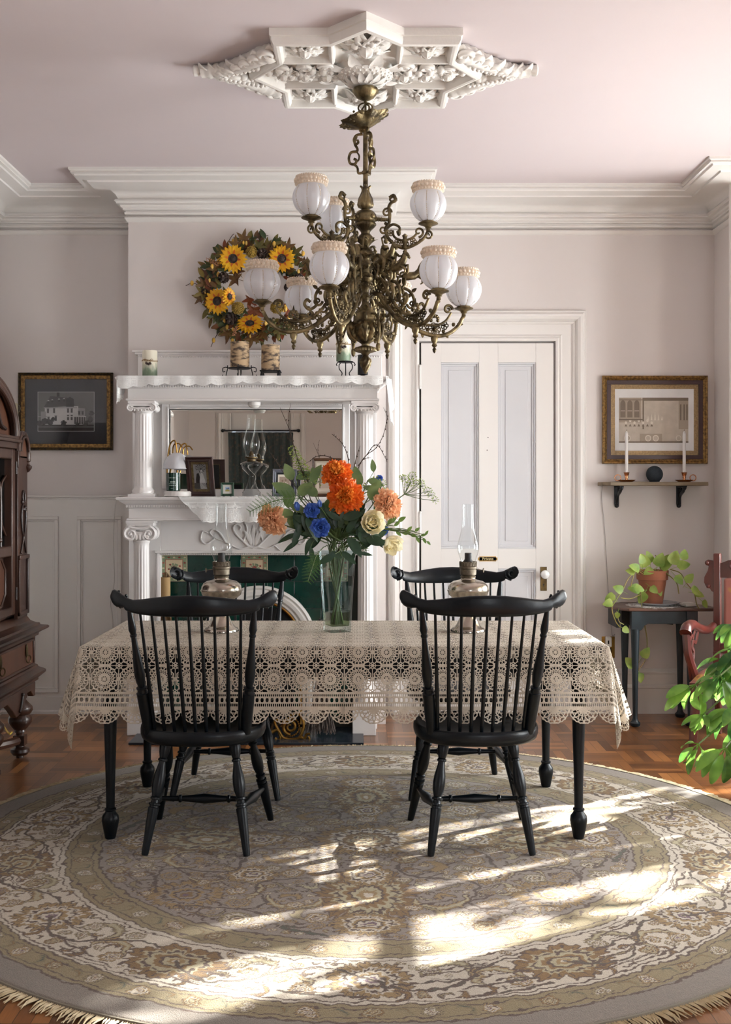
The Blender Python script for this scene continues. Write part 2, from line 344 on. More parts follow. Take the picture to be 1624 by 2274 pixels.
# door, casing --------------------------------------------------
dx0,dx1=P(935,0,YB).x,P(1228,0,YB).x; dz=P(0,763,YB).z
def casing(mb,x0,x1,zt,y,W,prof):
    # prof: list of (w_from_inner, depth) swept around the opening (left, top, right)
    path=[(x0,0),(x0,zt),(x1,zt),(x1,0)]; vs=[];fs=[];k=len(prof)
    dirs=[(-1,0),(-1,1),(1,1),(1,0)]
    for (px,pz),(ax,az) in zip(path,dirs):
        for (w,d) in prof: vs.append((px+ax*w,y-d,pz+az*w))
    for i in range(3):
        for j in range(k-1): fs.append((i*k+j,i*k+j+1,(i+1)*k+j+1,(i+1)*k+j))
    mb.add(vs,fs)
CAS=[(0,-.03),(0,.03),(.012,.034),(.02,.03),(.024,.022),(.03,.026),(.038,.018),(.042,.016),(.1,.016),(.104,.026),(.112,.03),(.118,.026),(.122,.034),(.13,.045),(.145,.052),(.158,.048),(.166,.034),(.172,.028),(.178,.03),(.184,.02),(.186,0)]
mb=MB(); casing(mb,dx0-.012,dx1+.012,dz+.012,YB-.001,.17,CAS); struct(mb,'trim_5',m_trim,ang=25)
# door leaf, with real recessed panels
yd=YB-.028
mb=MB(); W=dx1-dx0
px=lambda v:(P(v,0,YB).x); pz=lambda v:P(0,v,YB).z
cols=[(dx0,px(979)),(px(1063),px(1105)),(px(1189),dx1)]
for a,b in cols: mb.bb(a,b,yd,YB-.001,.01,dz)
for a,b in ((px(979),px(1063)),(px(1105),px(1189))):
    for z0,z1 in ((pz(806),dz),(pz(1262),pz(1218)),(.01,.25)): mb.bb(a,b,yd,YB-.001,z0,z1)
d=struct(mb,'door_1',m_trim,bevel=.0012)
m_panel=M('grey_white_door_panel',(206,206,209),.4,col2=(202,202,205),nscale=2)
for a,b in ((px(979),px(1063)),(px(1105),px(1189))):
    for z0,z1 in ((pz(1218),pz(806)),(.25,pz(1262))):
        mb=MB(); mb.bb(a,b,YB-.012,YB-.001,z0,z1)
        def fr(i,w,y0):
            mb.bb(a+i,a+i+w,y0,YB-.005,z0+i+w,z1-i-w); mb.bb(b-i-w,b-i,y0,YB-.005,z0+i+w,z1-i-w); mb.bb(a+i,b-i,y0,YB-.005,z0+i,z0+i+w); mb.bb(a+i,b-i,y0,YB-.005,z1-i-w,z1-i)
        fr(.0,.01,YB-.024); fr(.01,.012,YB-.018)
        mb.bb(a+.045,b-.045,YB-.015,YB-.005,z0+.045,z1-.045)
        mb.build('door_panel',m_panel,d,bevel=.002)
# flat dark sheet behind the door leaf, painting in the gap's shade
mb=MB(); mb.bb(dx0-.006,dx1+.006,YB-.003,YB-.0005,0,dz+.006); mb.build('door_gap_shade',M('gap_shade',(40,34,30),.9),d,smooth=False)
# hinges
for yy in (838,1162):
    z=pz(yy); mb=MB(); mb.lathe([(.007,-.06),(.007,.06)],12,(dx0-.006,yd-.006,z)); mb.sph((dx0-.006,yd-.006,z+.065),.008); mb.sph((dx0-.006,yd-.006,z-.065),.008)
    mb.bb(dx0-.02,dx0+.008,yd-.003,yd,z-.05,z+.05); mb.build('hinge',m_trim,d)
# knob + plate
kx=px(1206); kz=pz(1274)
m_olb=M('old_brass_plate',(120,98,60),.45,.8,col2=(90,74,48),nscale=30)
mb=MB(); mb.bb(px(1199),px(1213),yd-.004,yd,pz(1311),pz(1258)); mb.build('lock_plate',m_olb,d,bevel=.001)
mb=MB(); mb.lathe([(.006,0),(.006,.02),(.012,.022),(.023,.035),(.027,.045),(.024,.058),(.012,.066),(0,.068)],24,mat=Matrix.Translation((kx+.002,yd,kz))@Matrix.Rotation(R(90),4,'X')); mb.build('door_knob',M('white_porcelain',(240,240,238),.15,coat=.5),d)
mb=MB(); mb.lathe([(.0045,0),(.0045,.001)],12,mat=Matrix.Translation((kx,yd-.0042,pz(1297)))@Matrix.Rotation(R(90),4,'X')); mb.bb(kx-.002,kx+.002,yd-.0052,yd-.0042,pz(1297)-.012,pz(1297)); mb.build('keyhole',m_blackm,d)
# nameplate "Private"
sx0,sx1,sz=px(1061),px(1104),pz(1240.5)
mb=MB(); h=.0145; mb.bb(sx0+.008,sx1-.008,yd-.0022,yd,sz-h,sz+h); mb.bb(sx0,sx1,yd-.0022,yd,sz-h+.006,sz+h-.006)
np_=mb.build('nameplate',m_brass,d,bevel=.0008)
mb=MB(); mb.bb(sx0+.01,sx1-.01,yd-.0028,yd-.002,sz-h+.004,sz+h-.004); mb.bb(sx0+.006,sx1-.006,yd-.0028,yd-.002,sz-h+.008,sz+h-.008); mb.build('plate_field',m_blackm,np_)
mb=MB(); [mb.sph((x,yd-.003,sz),.003,8,6) for x in (sx0+.005,sx1-.005)]; mb.build('screw',m_brass,np_)
text_obj('Private',.024,M('cream_letter',(235,215,160),.4,.5),np_,((sx0+sx1)/2,yd-.003,sz),(R(90),0,0))
mb=MB()
for x,y in ((1083,972),(1081,1000)): mb.lathe([(.003,0),(.003,.0006)],10,mat=Matrix.Translation((px(x),yd,pz(y)))@Matrix.Rotation(R(90),4,'X'))
mb.build('screw_hole',M('dark_hole',(30,26,24),.9),d)
# rounded casing at the bay corner (right edge)
mb=MB(); cz=P(0,385,6.4).z
mb.lathe([(.055,0),(.055,cz)],24,(XR-.03,6.36,0)); mb.bb(XR-.03,XR+.02,6.3,6.42,0,cz); struct(mb,'trim_6',m_trim)
# casing of the curtained doorway (seen in mirror)
mb=MB(); casing(mb,-1.62,-.86,2.42,YN+.0,.17,[(a,-b-.0) for a,b in CAS]); mb.bb(-1.62,-.86,YN-.08,YN-.03,2.1,2.42); mb.bb(-1.62,-.86,YN-.6,YN-.55,0,2.3); struct(mb,'trim_7',m_trim,ang=25)
m_curt=M('dark_teal_damask',(52,66,66),.8,col2=(92,84,74),nscale=26,bump=.3,bscale=120,sheen=.4,ramp=(.5,.66))
cur=thing('door_curtain','dark teal patterned curtain hung in the doorway seen in the mirror','curtain',(-1.24,YN+.06,.05))
mb=MB(); mb.grid(lambda u,v:((u-.5)*.82*(1-.12*v*(1-v)),.022*math.sin(u*60+v*1.3)+.012*math.sin(u*23+2),v*2.02),90,12); mb.build('fabric',m_curt,cur,ang=80)
mb=MB(); mb.tube([(-.47,0,2.04),(.47,0,2.04)],.01,10); [mb.sph((x,0,2.04),.022) for x in (-.48,.48)]
for x in (-.46,.46): mb.tube([(x,0,2.04),(x,-.055,2.06)],.008,8); mb.bb(x-.015,x+.015,-.06,-.05,2.0,2.1)
mb.build('rod',m_blackm,cur)
# ================================================================ FIREPLACE MANTEL
MY=6.33   # front plane of plinths/columns
man=thing('fireplace_mantel','white painted two-tier fireplace mantel with fluted columns, mirror and green tiles','fireplace',((CX0+CX1)/2,CY,0))
mox,moy=man.location.x,man.location.y
def loc(mb): # convert world coords to mantel local
    mb.v=[v-np.array((mox,moy,0)) for v in mb.v]; return mb
def X(x,Y): return P(x,0,Y).x
def Z(y,Y): return P(0,y,Y).z
YF=6.44      # flat front face of mantel body
# body panels around opening
zt1=Z(1233,YF); xl,xr=X(357,YF),X(795,YF)
mb=MB(); 
x0,x1=X(286,YF),X(838,YF); zs=Z(1112,6.28)
mb.bb(x0,xl,YF,CY,0,zs); mb.bb(xr,x1,YF,CY,0,zs); mb.bb(xl,xr,YF,CY,zt1,zs)
mb.bb(x0+.005,x1-.005,CY-.05,CY,zs,Z(835,6.28))  # upper back
body=loc(mb).build('surround',m_mantel,man,bevel=.002)
def shelf(mb,ztop,depthF,xo0,xo1,prof,yback):
    # prof list (out,z drop) swept on 3 sides
    path=[(xo0,yback),(xo0,depthF),(xo1,depthF),(xo1,yback)]
    sweep(mb,path,[(o,ztop-z) for o,z in prof],side=-1)
    k=prof[0][0]; mb.add([(xo0-k,yback,ztop),(xo0-k,depthF-k,ztop),(xo1+k,depthF-k,ztop),(xo1+k,yback,ztop)],[(0,1,2,3)])
    k=prof[-1][0]; z=ztop-prof[-1][1]; mb.add([(xo0-k,yback,z),(xo0-k,depthF-k,z),(xo1+k,depthF-k,z),(xo1+k,yback,z)],[(3,2,1,0)])
SH=[(.055,0),(.06,.006),(.055,.016),(.045,.02),(.04,.026),(.02,.04),(.012,.045),(.012,.06),(.004,.062),(.0,.066),(.0,.12),(.01,.122),(.01,.132),(0,.136)]
# path direction: go along -x side then front then +x side; room to outside => side sign
def shelf3(name,ztop,xa,xb,yf,H=1.0):
    mb=MB(); path=[(xb,CY),(xb,yf),(xa,yf),(xa,CY)]
    # travelling -Y, then -X, then +Y : outside is to the left -> left normal of (-Y) is (+X): ok side=1
    pr=[(o,ztop-z*H) for o,z in SH]; sweep(mb,path,pr,side=1)
    k=SH[0][0]; mb.add([(xa-k,CY,ztop),(xa-k,yf-k,ztop),(xb+k,yf-k,ztop),(xb+k,CY,ztop)],[(0,1,2,3)])
    z=ztop-SH[-1][1]*H; mb.add([(xa,CY,z),(xa,yf,z),(xb,yf,z),(xb,CY,z)],[(3,2,1,0)])
    o=loc(mb).build(name,m_mantel,man,ang=25)
    # dentil bead strip
    mb=MB(); n=int((xb-xa+.02)/.0135)
    for i in range(n): mb.bb(xa-.01+i*.0135,xa-.01+i*.0135+.0085,yf-.022,yf-.0,ztop-.058*H,ztop-.047*H)
    loc(mb).build('bead_strip',m_mantel,o,smooth=False)
    return o
yfs=6.27
zU=Z(836,6.21); zL=Z(1104,6.21)
up=shelf3('upper_shelf',zU,X(284,yfs),X(838,yfs),yfs,.95)
lo=shelf3('lower_shelf',zL,X(286,yfs),X(838,yfs),yfs,.95)
# over-mantel board with cap
mb=MB(); zb0=Z(778,CY-.05); a,b=X(306,CY-.05),X(848,CY-.05)
mb.bb(a,b,CY-.05,CY,zU,zb0-.02); mb.bb(a-.03,b+.02,CY-.07,CY,zb0-.012,zb0); mb.bb(a-.015,b+.01,CY-.06,CY,zb0-.024,zb0-.012)
ob=loc(mb).build('top_board',m_mantel,man,bevel=.002)
mb=MB()
for i in range(int((b-a)/.014)): mb.sph((a+.007+i*.014,CY-.053,zb0-.036),.0048,6,4)
loc(mb).build('bead_strip',m_mantel,ob)
# columns
def column(xc,yc,z0,z1,r,cap_w):
    H=z1-z0; c=thing('column',None,None); c.parent=man; c.location=(xc-mox,yc-moy,z0)
    del_keys=[k for k in ('label','category') if k in c]; 
    for k in del_keys: del c[k]
    mb=MB(); nf=16
    def rf(rr,z,a):
        t=z/H
        if .05<t<.86: return rr*(1-.075*max(0,math.cos(nf*a))**.6) if t>.38 else rr*(1-.02*max(0,math.cos(nf*a)))
        return rr
    pr=[(r*1.35,0),(r*1.35,.02),(r*1.2,.022),(r*1.25,.035),(r*1.1,.045),(r*1.02,.05)]
    zz=[.06,.37*H,.385*H,.6*H,H*.84,H*.862,H*.875]; pr+=[(r*(1-.1*(z/H)),z) for z in zz]+[(r*1.02,H*.885),(r*.95,H*.89)]
    mb.lathe(pr,96,rf=rf); mb.box((0,0,.008),(r*2.9,r*2.9,.016))
    mb.build('shaft',m_mantel,c,ang=50)
    mb=MB(); ch=H*.115; zc=H-ch; w=cap_w/2
    mb.lathe([(r*.95,zc),(r*1.15,zc+ch*.2),(r*1.25,zc+ch*.35),(r*1.1,zc+ch*.5)],24)
    mb.box((0,0,H-.006),(cap_w*.95,r*2.5,.014)); mb.box((0,0,H-.02),(cap_w*.88,r*2.2,.014))
    for s in (-1,1):
        for fy in (-1,1):
            vx=s*(w-ch*.28)
            sp=spiral(0,0,ch*.34,ch*.05,R(90),R(90)+s*R(-540),34)
            mb.tube([(vx+q[0],fy*r*1.15,zc+ch*.38+q[1]) for q in sp],lambda t:ch*.085*(1-.5*t),6)
            mb.sph((vx,fy*r*1.12,zc+ch*.38),ch*.09,8,6)
        mb.turned((s*(w-ch*.28),-r*1.15,zc+ch*.38),(s*(w-ch*.28),r*1.15,zc+ch*.38),[(0,ch*.3),(.3,ch*.2),(.7,ch*.2),(1,ch*.3)],16)
    mb.tube([(x*w,-r*1.18,H-.03-.012*(1-(x/.8)**2)) for x in np.linspace(-.75,.75,9)],ch*.07,6)
    for k in range(5): mb.sph((-.5*w+k*w*.25,-r*1.15,zc+ch*.25),ch*.13,8,6,sc=(.7,.5,1.2))
    mb.build('capital',m_mantel,c)
    return c
Yc=6.31; s=F/Yc
zct=zU-.136*.95; 
for xcpx in (318.5,810): column(X(xcpx,Yc),Yc,zL,Z(881,Yc) if False else zct,20/s,62/s)
zcl=zL-.136*.95
for xcpx in (314.5,812): 
    c=column(X(xcpx,Yc),Yc,.16,zcl,18.5/s,66/s)
for xa,xb in ((285,338),(783,835)): mb=MB(); mb.bb(X(xa,6.3),X(xb,6.3),6.26,CY,.0,.16); loc(mb).build('plinth',m_mantel,man,bevel=.003)
# mirror
Ym=CY-.055
mx0,mx1,mz0,mz1=X(377,Ym),X(760,Ym),Z(1086,Ym),Z(909,Ym)
m_mirror=bpy.data.materials.new('silvered_mirror'); m_mirror.use_nodes=True; b_=m_mirror.node_tree.nodes['Principled BSDF']; b_.inputs['Metallic'].default_value=1; b_.inputs['Roughness'].default_value=.01
nz=m_mirror.node_tree.nodes.new('ShaderNodeTexNoise'); nz.inputs['Scale'].default_value=2; rp=m_mirror.node_tree.nodes.new('ShaderNodeValToRGB'); rp.color_ramp.elements[0].color=(.80,.79,.74,1); rp.color_ramp.elements[1].color=(.84,.83,.78,1)
m_mirror.node_tree.links.new(nz.outputs[0],rp.inputs[0]); m_mirror.node_tree.links.new(rp.outputs[0],b_.inputs['Base Color'])
mb=MB(); bv=.022; 
o_=[(mx0,mz0),(mx1,mz0),(mx1,mz1),(mx0,mz1)]; i_=[(mx0+bv,mz0+bv),(mx1-bv,mz0+bv),(mx1-bv,mz1-bv),(mx0+bv,mz1-bv)]
mb.add([(x,Ym+.001,z) for x,z in o_]+[(x,Ym+.0003,z) for x,z in i_]+[(x,Ym+.004,z) for x,z in o_],[(4,5,6,7),(0,1,5,4),(1,2,6,5),(2,3,7,6),(3,0,4,7),(0,8,9,1),(1,9,10,2),(2,10,11,3),(3,11,8,0),(8,11,10,9)])
loc(mb).build('mirror',m_mirror,man,smooth=False)
mb=MB(); fw=X(377,Ym)-X(360,Ym)
for a,b,c_,d_ in ((mx0-fw,mx0,mz0-.0,mz1+fw),(mx1,mx1+fw,mz0-.0,mz1+fw),(mx0,mx1,mz1,mz1+fw)): mb.bb(a,b,Ym-.022,Ym+.006,c_,d_)
for a,b,c_,d_ in ((mx0-.012,mx0,mz0,mz1+.012),(mx1,mx1+.012,mz0,mz1+.012),(mx0,mx1,mz1,mz1+.012)): mb.bb(a,b,Ym-.03,Ym+.006,c_,d_)
for a,b,c_,d_ in ((mx0-fw*2.6,mx0-fw*2.1,zL,zU-.14),(mx1+fw*1.6,mx1+fw*2.1,zL,zU-.14)): mb.bb(a,b,Ym-.02,Ym+.006,c_,d_)
mf=loc(mb).build('mirror_frame',m_mantel,man,bevel=.004)
mb=MB()
for i in range(int((mx1-mx0)/.013)): mb.sph((mx0+.006+i*.013,Ym-.024,mz1+fw*.62),.0042,6,4)
loc(mb).build('bead_strip',m_mantel,mf)
# lower frieze: appliqué carving, bead line
mb=MB(); Ya=YF-.001; ac=(X(563,YF),Z(1188,YF)); K=1/ (F/YF)
def ap(pts,r): mb.tube([(ac[0]+x,Ya-.004,ac[1]+z) for x,z in pts],r,7,flat=None)
def pxs(l): return [(x*K,z*K) for x,z in l]
for s_ in (-1,1):
    ap([(s_*x,z) for x,z in [tuple(v) for v in cr([(a,b,0) for a,b in pxs([(0,-28),(10,-25),(22,-14),(38,2),(44,16),(36,24),(28,18),(30,11)])],5) for v in [v[:2]]]],lambda t:.0065*(1-.5*t))
    ap([(s_*v[0],v[1]) for v in cr([(a,b,0) for a,b in pxs([(8,-26),(30,-30),(50,-22),(64,-14),(78,-10),(92,-2)])],5)],lambda t:.006*(1-.7*t))
    ap([(s_*v[0],v[1]) for v in cr([(a,b,0) for a,b in pxs([(46,-22),(60,-34),(78,-40),(88,-36)])],5)],lambda t:.005*(1-.7*t))
    ap([(s_*v[0],v[1]) for v in cr([(a,b,0) for a,b in pxs([(60,-18),(74,4),(88,12),(96,6),(90,-2),(84,2)])],5)],lambda t:.006*(1-.5*t))
    ap([(s_*v[0],v[1]) for v in cr([(a,b,0) for a,b in pxs([(22,-14),(14,10),(20,30),(32,38)])],5)],lambda t:.005*(1-.6*t))
    ap([(s_*v[0],v[1]) for v in cr([(a,b,0) for a,b in pxs([(86,-8),(104,-20),(116,-10),(112,8),(100,4)])],5)],lambda t:.006*(1-.5*t))
    for L_ in ((5,-24,12,18),(3,-20,20,12)):
        q=pxs([(L_[0],L_[1]),(L_[2],L_[3])]); leaf(mb,(ac[0]+s_*q[0][0],Ya-.003,ac[1]+q[0][1]),(s_*(q[1][0]-q[0][0]),-.02,q[1][1]-q[0][1]),(0,-1,0),.09,.022,.2,-.3)
leaf(mb,(ac[0],Ya-.004,ac[1]-24*K),(0,-.05,1),(0,-1,0),.12,.028,.1,-.3)
loc(mb).build('carved_scrollwork',m_mantel,man)
mb=MB(); z0=Z(1232,YF)
for i in range(int((xr-xl)/.012)): mb.sph((xl+.006+i*.012,YF-.004,z0+.004),.004,6,4)
mb.bb(xl-.03,xr+.03,YF-.012,YF,z0+.009,z0+.022); mb.bb(xl-.022,xl-.008,YF-.01,YF,0.16,z0+.009); mb.bb(xr+.008,xr+.022,YF-.01,YF,0.16,z0+.009)
loc(mb).build('bead_strip',m_mantel,man,bevel=.002)
# tile surround
m_tile=M('bottle_green_glazed_tile',(8,46,40),.12,col2=(14,62,52),nscale=7,bump=.35,bscale=18,coat=.5)
m_grout=M('dark_grout',(60,66,60),.8)
m_ctile=M('cream_tile',(205,190,160),.3,col2=(196,178,148),nscale=20)
m_rose=M('rose_glaze',(130,52,48),.3,col2=(160,90,76),nscale=60); m_sage=M('sage_glaze',(112,128,100),.3,col2=(140,150,120),nscale=60)
Yt=YF+.045; T=59.5/(F/Yt); tx0=X(357,Yt); tz0=Z(1232,Yt)
mb=MB(); fbx=X(575,Yt); fbz=Z(1428,Yt); fr_o=128/(F/Yt)
mb.bb(xl-.01,xr+.01,Yt+.006,Yt+.03,fbz-.0,tz0+.02); mb.bb(xl-.01,fbx-fr_o*.8,Yt+.006,Yt+.03,0,fbz); mb.bb(fbx+fr_o*.8,xr+.01,Yt+.006,Yt+.03,0,fbz)
sur=loc(mb).build('tile_bed',m_grout,man,smooth=False)
def tile(c0,r0,deco):
    x=tx0+c0*T; z=tz0-r0*T
    mb=MB(); mb.bb(x+.0012,x+T-.0012,Yt,Yt+.008,z-T+.0012,z-.0012)
    loc(mb); t=mb.build('decorated_tile' if deco else 'green_tile',m_ctile if deco else m_tile,man,bevel=.0015)
    if deco:
        t['label']='cream and rose flowered tile'
        mb=MB(); cx,cz=x+T/2,z-T/2; a=T*.3
        for i_,(w,yy) in enumerate(((T*.47,-.0006),(T*.33,-.001))):
            mb.cur=0 if i_==0 else 1; mb.bb(cx-w,cx+w,Yt+yy,Yt+.002,cz-w,cz+w)
        mb.cur=2; mb.bb(cx-T*.31,cx+T*.31,Yt-.0014,Yt,cz-T*.31,cz+T*.31)
        random.seed(5)
        mb.cur=3; mb.sph((cx,Yt-.0014,cz),T*.09,12,6,sc=(1,.05,1))
        for k in range(9): 
            an=k*2.4; rr=T*(.16+.07*(k%3)/2); mb.cur=3 if k%3 else 4
            mb.sph((cx+rr*math.cos(an),Yt-.0014,cz+rr*math.sin(an)),T*.045,8,4,sc=(1,.05,.8))
        mb.cur=4
        for k in range(10):
            an=k*.63; leaf(mb,(cx+T*.07*math.cos(an),Yt-.002,cz+T*.07*math.sin(an)),(math.cos(an),0,math.sin(an)),(0,-1,0),T*.14,T*.045,0,0)
        for k in range(16):
            s_=k/16*4; e=int(s_); f_=(s_-e)*2-1; w=T*.4
            q=[(f_*w,w),(w,-f_*w),(-f_*w,-w),(-w,f_*w)][e]; mb.cur=3 if k%2 else 5
            mb.sph((cx+q[0],Yt-.001,cz+q[1]),T*.04,8,4,sc=(1.2,.05,.8))
        loc(mb).build('painted_flowers',[m_sage,m_rose,m_ctile,m_rose,MATS['sage_glaze'],m_ctile],t,smooth=False)
for r in range(7):
    for c in range(8):
        cx=tx0+(c+.5)*T; cz=tz0-(r+.5)*T
        if cx+T/2>xr+.012: continue
        if cz<fbz and abs(cx-fbx)<fr_o*.85: continue
        if math.hypot(cx-fbx,cz-fbz)<fr_o-T*.75: continue
        if cz-T/2<.03: continue
        tile(c,r,(c in (0,3,6) and r==0))
# white arched firebox frame
m_firewhite=M('white_cast_arch',(222,220,216),.4,col2=(216,213,208)); m_mattblack=M('matt_black',(14,13,13),.9)
mb=MB(); pr=[(1.0,0),(1.0,-.02),(.96,-.028),(.93,-.02),(.9,-.03),(.84,-.03),(.8,-.018),(.77,-.022),(.745,-.012),(.735,.0)]
n=40; vs=[];fs=[]
path=[(fbx-fr_o,.02,-1,0)]
ring=[(-1,0,0.02-fbz)]+[(math.cos(pi-pi*i/n),math.sin(pi-pi*i/n),0) for i in range(n+1)]+[(1,0,.02-fbz)]
for (cx_,sz_,dz_) in ring:
    for (q,dy) in pr: vs.append((fbx+cx_*fr_o*q,Yt-.004+dy,fbz+sz_*fr_o*q+dz_))
k=len(pr)
for i in range(len(ring)-1):
    for j in range(k-1): fs.append((i*k+j,(i+1)*k+j,(i+1)*k+j+1,i*k+j+1))
mb.add(vs,fs); loc(mb).build('arched_frame',m_firewhite,man,ang=30)
mb=MB(); rr=fr_o*.73; mb.tube([(fbx+c_*rr,Yt-.012,fbz+s_*rr+d_) for c_,s_,d_ in ring],.008,8); loc(mb).build('brass_arch_band',m_brass,man)
mb=MB(); mb.prism([(fbx-fr_o*.76,.02)]+[(fbx+math.cos(pi-pi*i/24)*fr_o*.76,fbz+math.sin(pi-pi*i/24)*fr_o*.76) for i in range(25)]+[(fbx+fr_o*.76,.02)],Yt+.001,Yt+.006,lambda a,b,d:(a,d,b)); loc(mb).build('firebox_back',m_mattblack,man,smooth=False)  # flat matt black sheet filling the arched opening
# iron grate bars in firebox opening
mb=MB()
for i in range(9): x=fbx-fr_o*.6+i*fr_o*.15; mb.tube([(x,6.42,.06),(x,6.42,.25)],.006,8)
for z in (.06,.15,.25): mb.tube([(fbx-fr_o*.66,6.42,z),(fbx+fr_o*.66,6.42,z)],.008,8)
loc(mb).build('fire_grate',m_blackm,man)
# hearth slab
mb=MB(); Yh=6.03; mb.bb(X(285,Yh),X(808,Yh),Yh,6.44,0,.012)
h=mb.build('hearth_slab',M('slate_hearth',(30,38,46),.25,col2=(44,52,60),nscale=12,bump=.1),bevel=.002); tag(h,'dark slate hearth slab on the floor before the fireplace','hearth')
# ---------------------------------------------------------------- fireside tools
m_straw=M('broom_straw',(120,92,56),.8,col2=(84,60,36),nscale=40,stretch=(6,6,1)); m_wrap=M('tan_binding',(170,140,96),.8)
b=thing('hearth_broom','tan bound hearth broom standing upright at left of the green tiles','broom',P(368,1600,6.36)); b.location.z=.012
mb=MB(); zt=Z(1270,6.36)-.012
for i in range(70):
    a=rnd(0,2*pi); r=rnd(0,.022); x,y=r*math.cos(a),r*math.sin(a)*.6
    mb.tube([(x*1.8,y*1.8,zt-.36-rnd(0,.03)),(x*1.2,y,zt-.16),(x*.9,y,zt-rnd(0,.04))],.0022,4)
mb.build('bristles',m_straw,b)
mb=MB(); mb.lathe([(.026,zt-.14),(.026,zt-.03)],18); mb.build('binding',m_wrap,b)
mb=MB(); mb.tube([(0,0,0),(0,0,zt-.2)],.008); mb.build('handle',m_blackm,b)
d=thing('dried_grass_brush','bundle of dark dried grass hanging over the hearth','brush',P(712,1640,6.2)); d.location.z=.02
mb=MB()
for i in range(160):
    x0=rnd(-.06,.06); mb.tube([(x0*.4,rnd(-.015,.015),.3),(x0*.8,rnd(-.02,.02),.15),(x0*1.3+rnd(-.01,.01),rnd(-.03,.03),rnd(.0,.05))],.0018,4)
mb.build('grass',M('dark_dry_grass',(70,62,58),.8,col2=(110,98,90),nscale=50),d)
mb=MB(); mb.tube([(0,0,.28),(0,.0,.62)],.009); mb.build('handle',m_blackm,d)
an=thing('andiron','gilt scrolled andiron standing on the slate hearth','andiron',P(645,1652,6.12)); an.location.z=.012
mb=MB(); k_=6.12/F
def g(l): return [(x*k_,0,z*k_) for x,z in l]
sp=spiral(0,27,17,4,R(-90),R(-90)-R(560),40); mb.tube([(x*k_,0,z*k_) for x,z in sp],lambda t:.011*(1-.45*t),8)
mb.tube(cr(g([(-46,12),(-30,20),(-24,16),(-16,4),(0,0),(18,2),(26,14),(30,34),(24,50),(12,58),(0,52)]),6),lambda t:.009*(1-.2*t),8)
mb.tube(cr(g([(-24,16),(-32,30),(-34,40),(-26,42),(-24,34)]),6),.0075,8)
mb.tube(cr(g([(-26,16),(-22,2),(-28,-2),(-34,2)]),6),.007,8); mb.tube(cr(g([(-24,16),(-16,0),(-10,0),(-8,6)]),6),.006,8)
mb.tube(cr(g([(20,4),(32,2),(36,10),(44,12)]),6),.007,8); mb.tube(cr(g([(24,6),(34,-2),(42,0),(40,6)]),6),.007,8)
for i in range(22):
    a=R(-120+i*14); mb.sph(((20*math.cos(a))*k_,0,(27+20*math.sin(a))*k_),.006,6,5)
mb.tube([(-46*k_,0,12*k_),(-46*k_,.3,12*k_)],.008,8)
mb.tube([(-46*k_,.0,12*k_),(-46*k_,0,0)],.008,8)
mb.build('scroll',m_brass,an)
# ---------------------------------------------------------------- lace pieces on the mantel
m_lace=M('white_lace',(240,240,238),.8,col2=(232,232,230),nscale=30,bump=.3,bscale=300)
def lace_mesh(fn,field,nu,nv,name,mat,parent=None,thick=0,chunk=None):
    u=np.linspace(0,1,nu); v=np.linspace(0,1,nv); U,V=np.meshgrid(u,v,indexing='ij')
    Fv=field(U,V); du,dv=u[1]-u[0],v[1]-v[0]
    gu,gv=np.gradient(Fv,du,dv)
    q=(Fv[:-1,:-1]+Fv[1:,:-1]+Fv[:-1,1:]+Fv[1:,1:])/4; keep=q>0
    cnt=np.zeros_like(Fv); 
    for a,b in ((0,0),(1,0),(0,1),(1,1)): cnt[a:nu-1+a,b:nv-1+b]+=keep
    bd=(cnt>0)&(cnt<4); bd[0,:]=False; bd[-1,:]=False; bd[:,0]=False; bd[:,-1]=False
    # gradients measured in cell units
    gx,gy=gu*du,gv*dv; g2=gx*gx+gy*gy+1e-12
    sx=np.clip(-Fv*gx/g2,-.55,.55)*bd; sy=np.clip(-Fv*gy/g2,-.55,.55)*bd
    U=U+sx*du; V=V+sy*dv
    pos=fn(U,V).reshape(-1,3)
    idx=np.arange(nu*nv).reshape(nu,nv)
    ii,jj=np.nonzero(keep)
    f=np.stack([idx[ii,jj],idx[ii+1,jj],idx[ii+1,jj+1],idx[ii,jj+1]],1)
    used=np.unique(f); remap=-np.ones(nu*nv,np.int64); remap[used]=np.arange(len(used)); f=remap[f]; pos=pos[used]
    me=bpy.data.meshes.new(name); me.vertices.add(len(pos)); me.vertices.foreach_set('co',pos.astype(np.float32).ravel())
    me.loops.add(f.size); me.loops.foreach_set('vertex_index',f.astype(np.int32).ravel())
    me.polygons.add(len(f)); me.polygons.foreach_set('loop_start',np.arange(0,f.size,4,dtype=np.int32)); me.polygons.foreach_set('loop_total',np.full(len(f),4,np.int32))
    me.materials.append(mat); me.update(calc_edges=True); me.shade_smooth()
    o=bpy.data.objects.new(name,me); COL.objects.link(o)
    if parent: o.parent=parent
    if thick: b=o.modifiers.new('solid','SOLIDIFY'); b.thickness=thick; b.offset=0
    return o
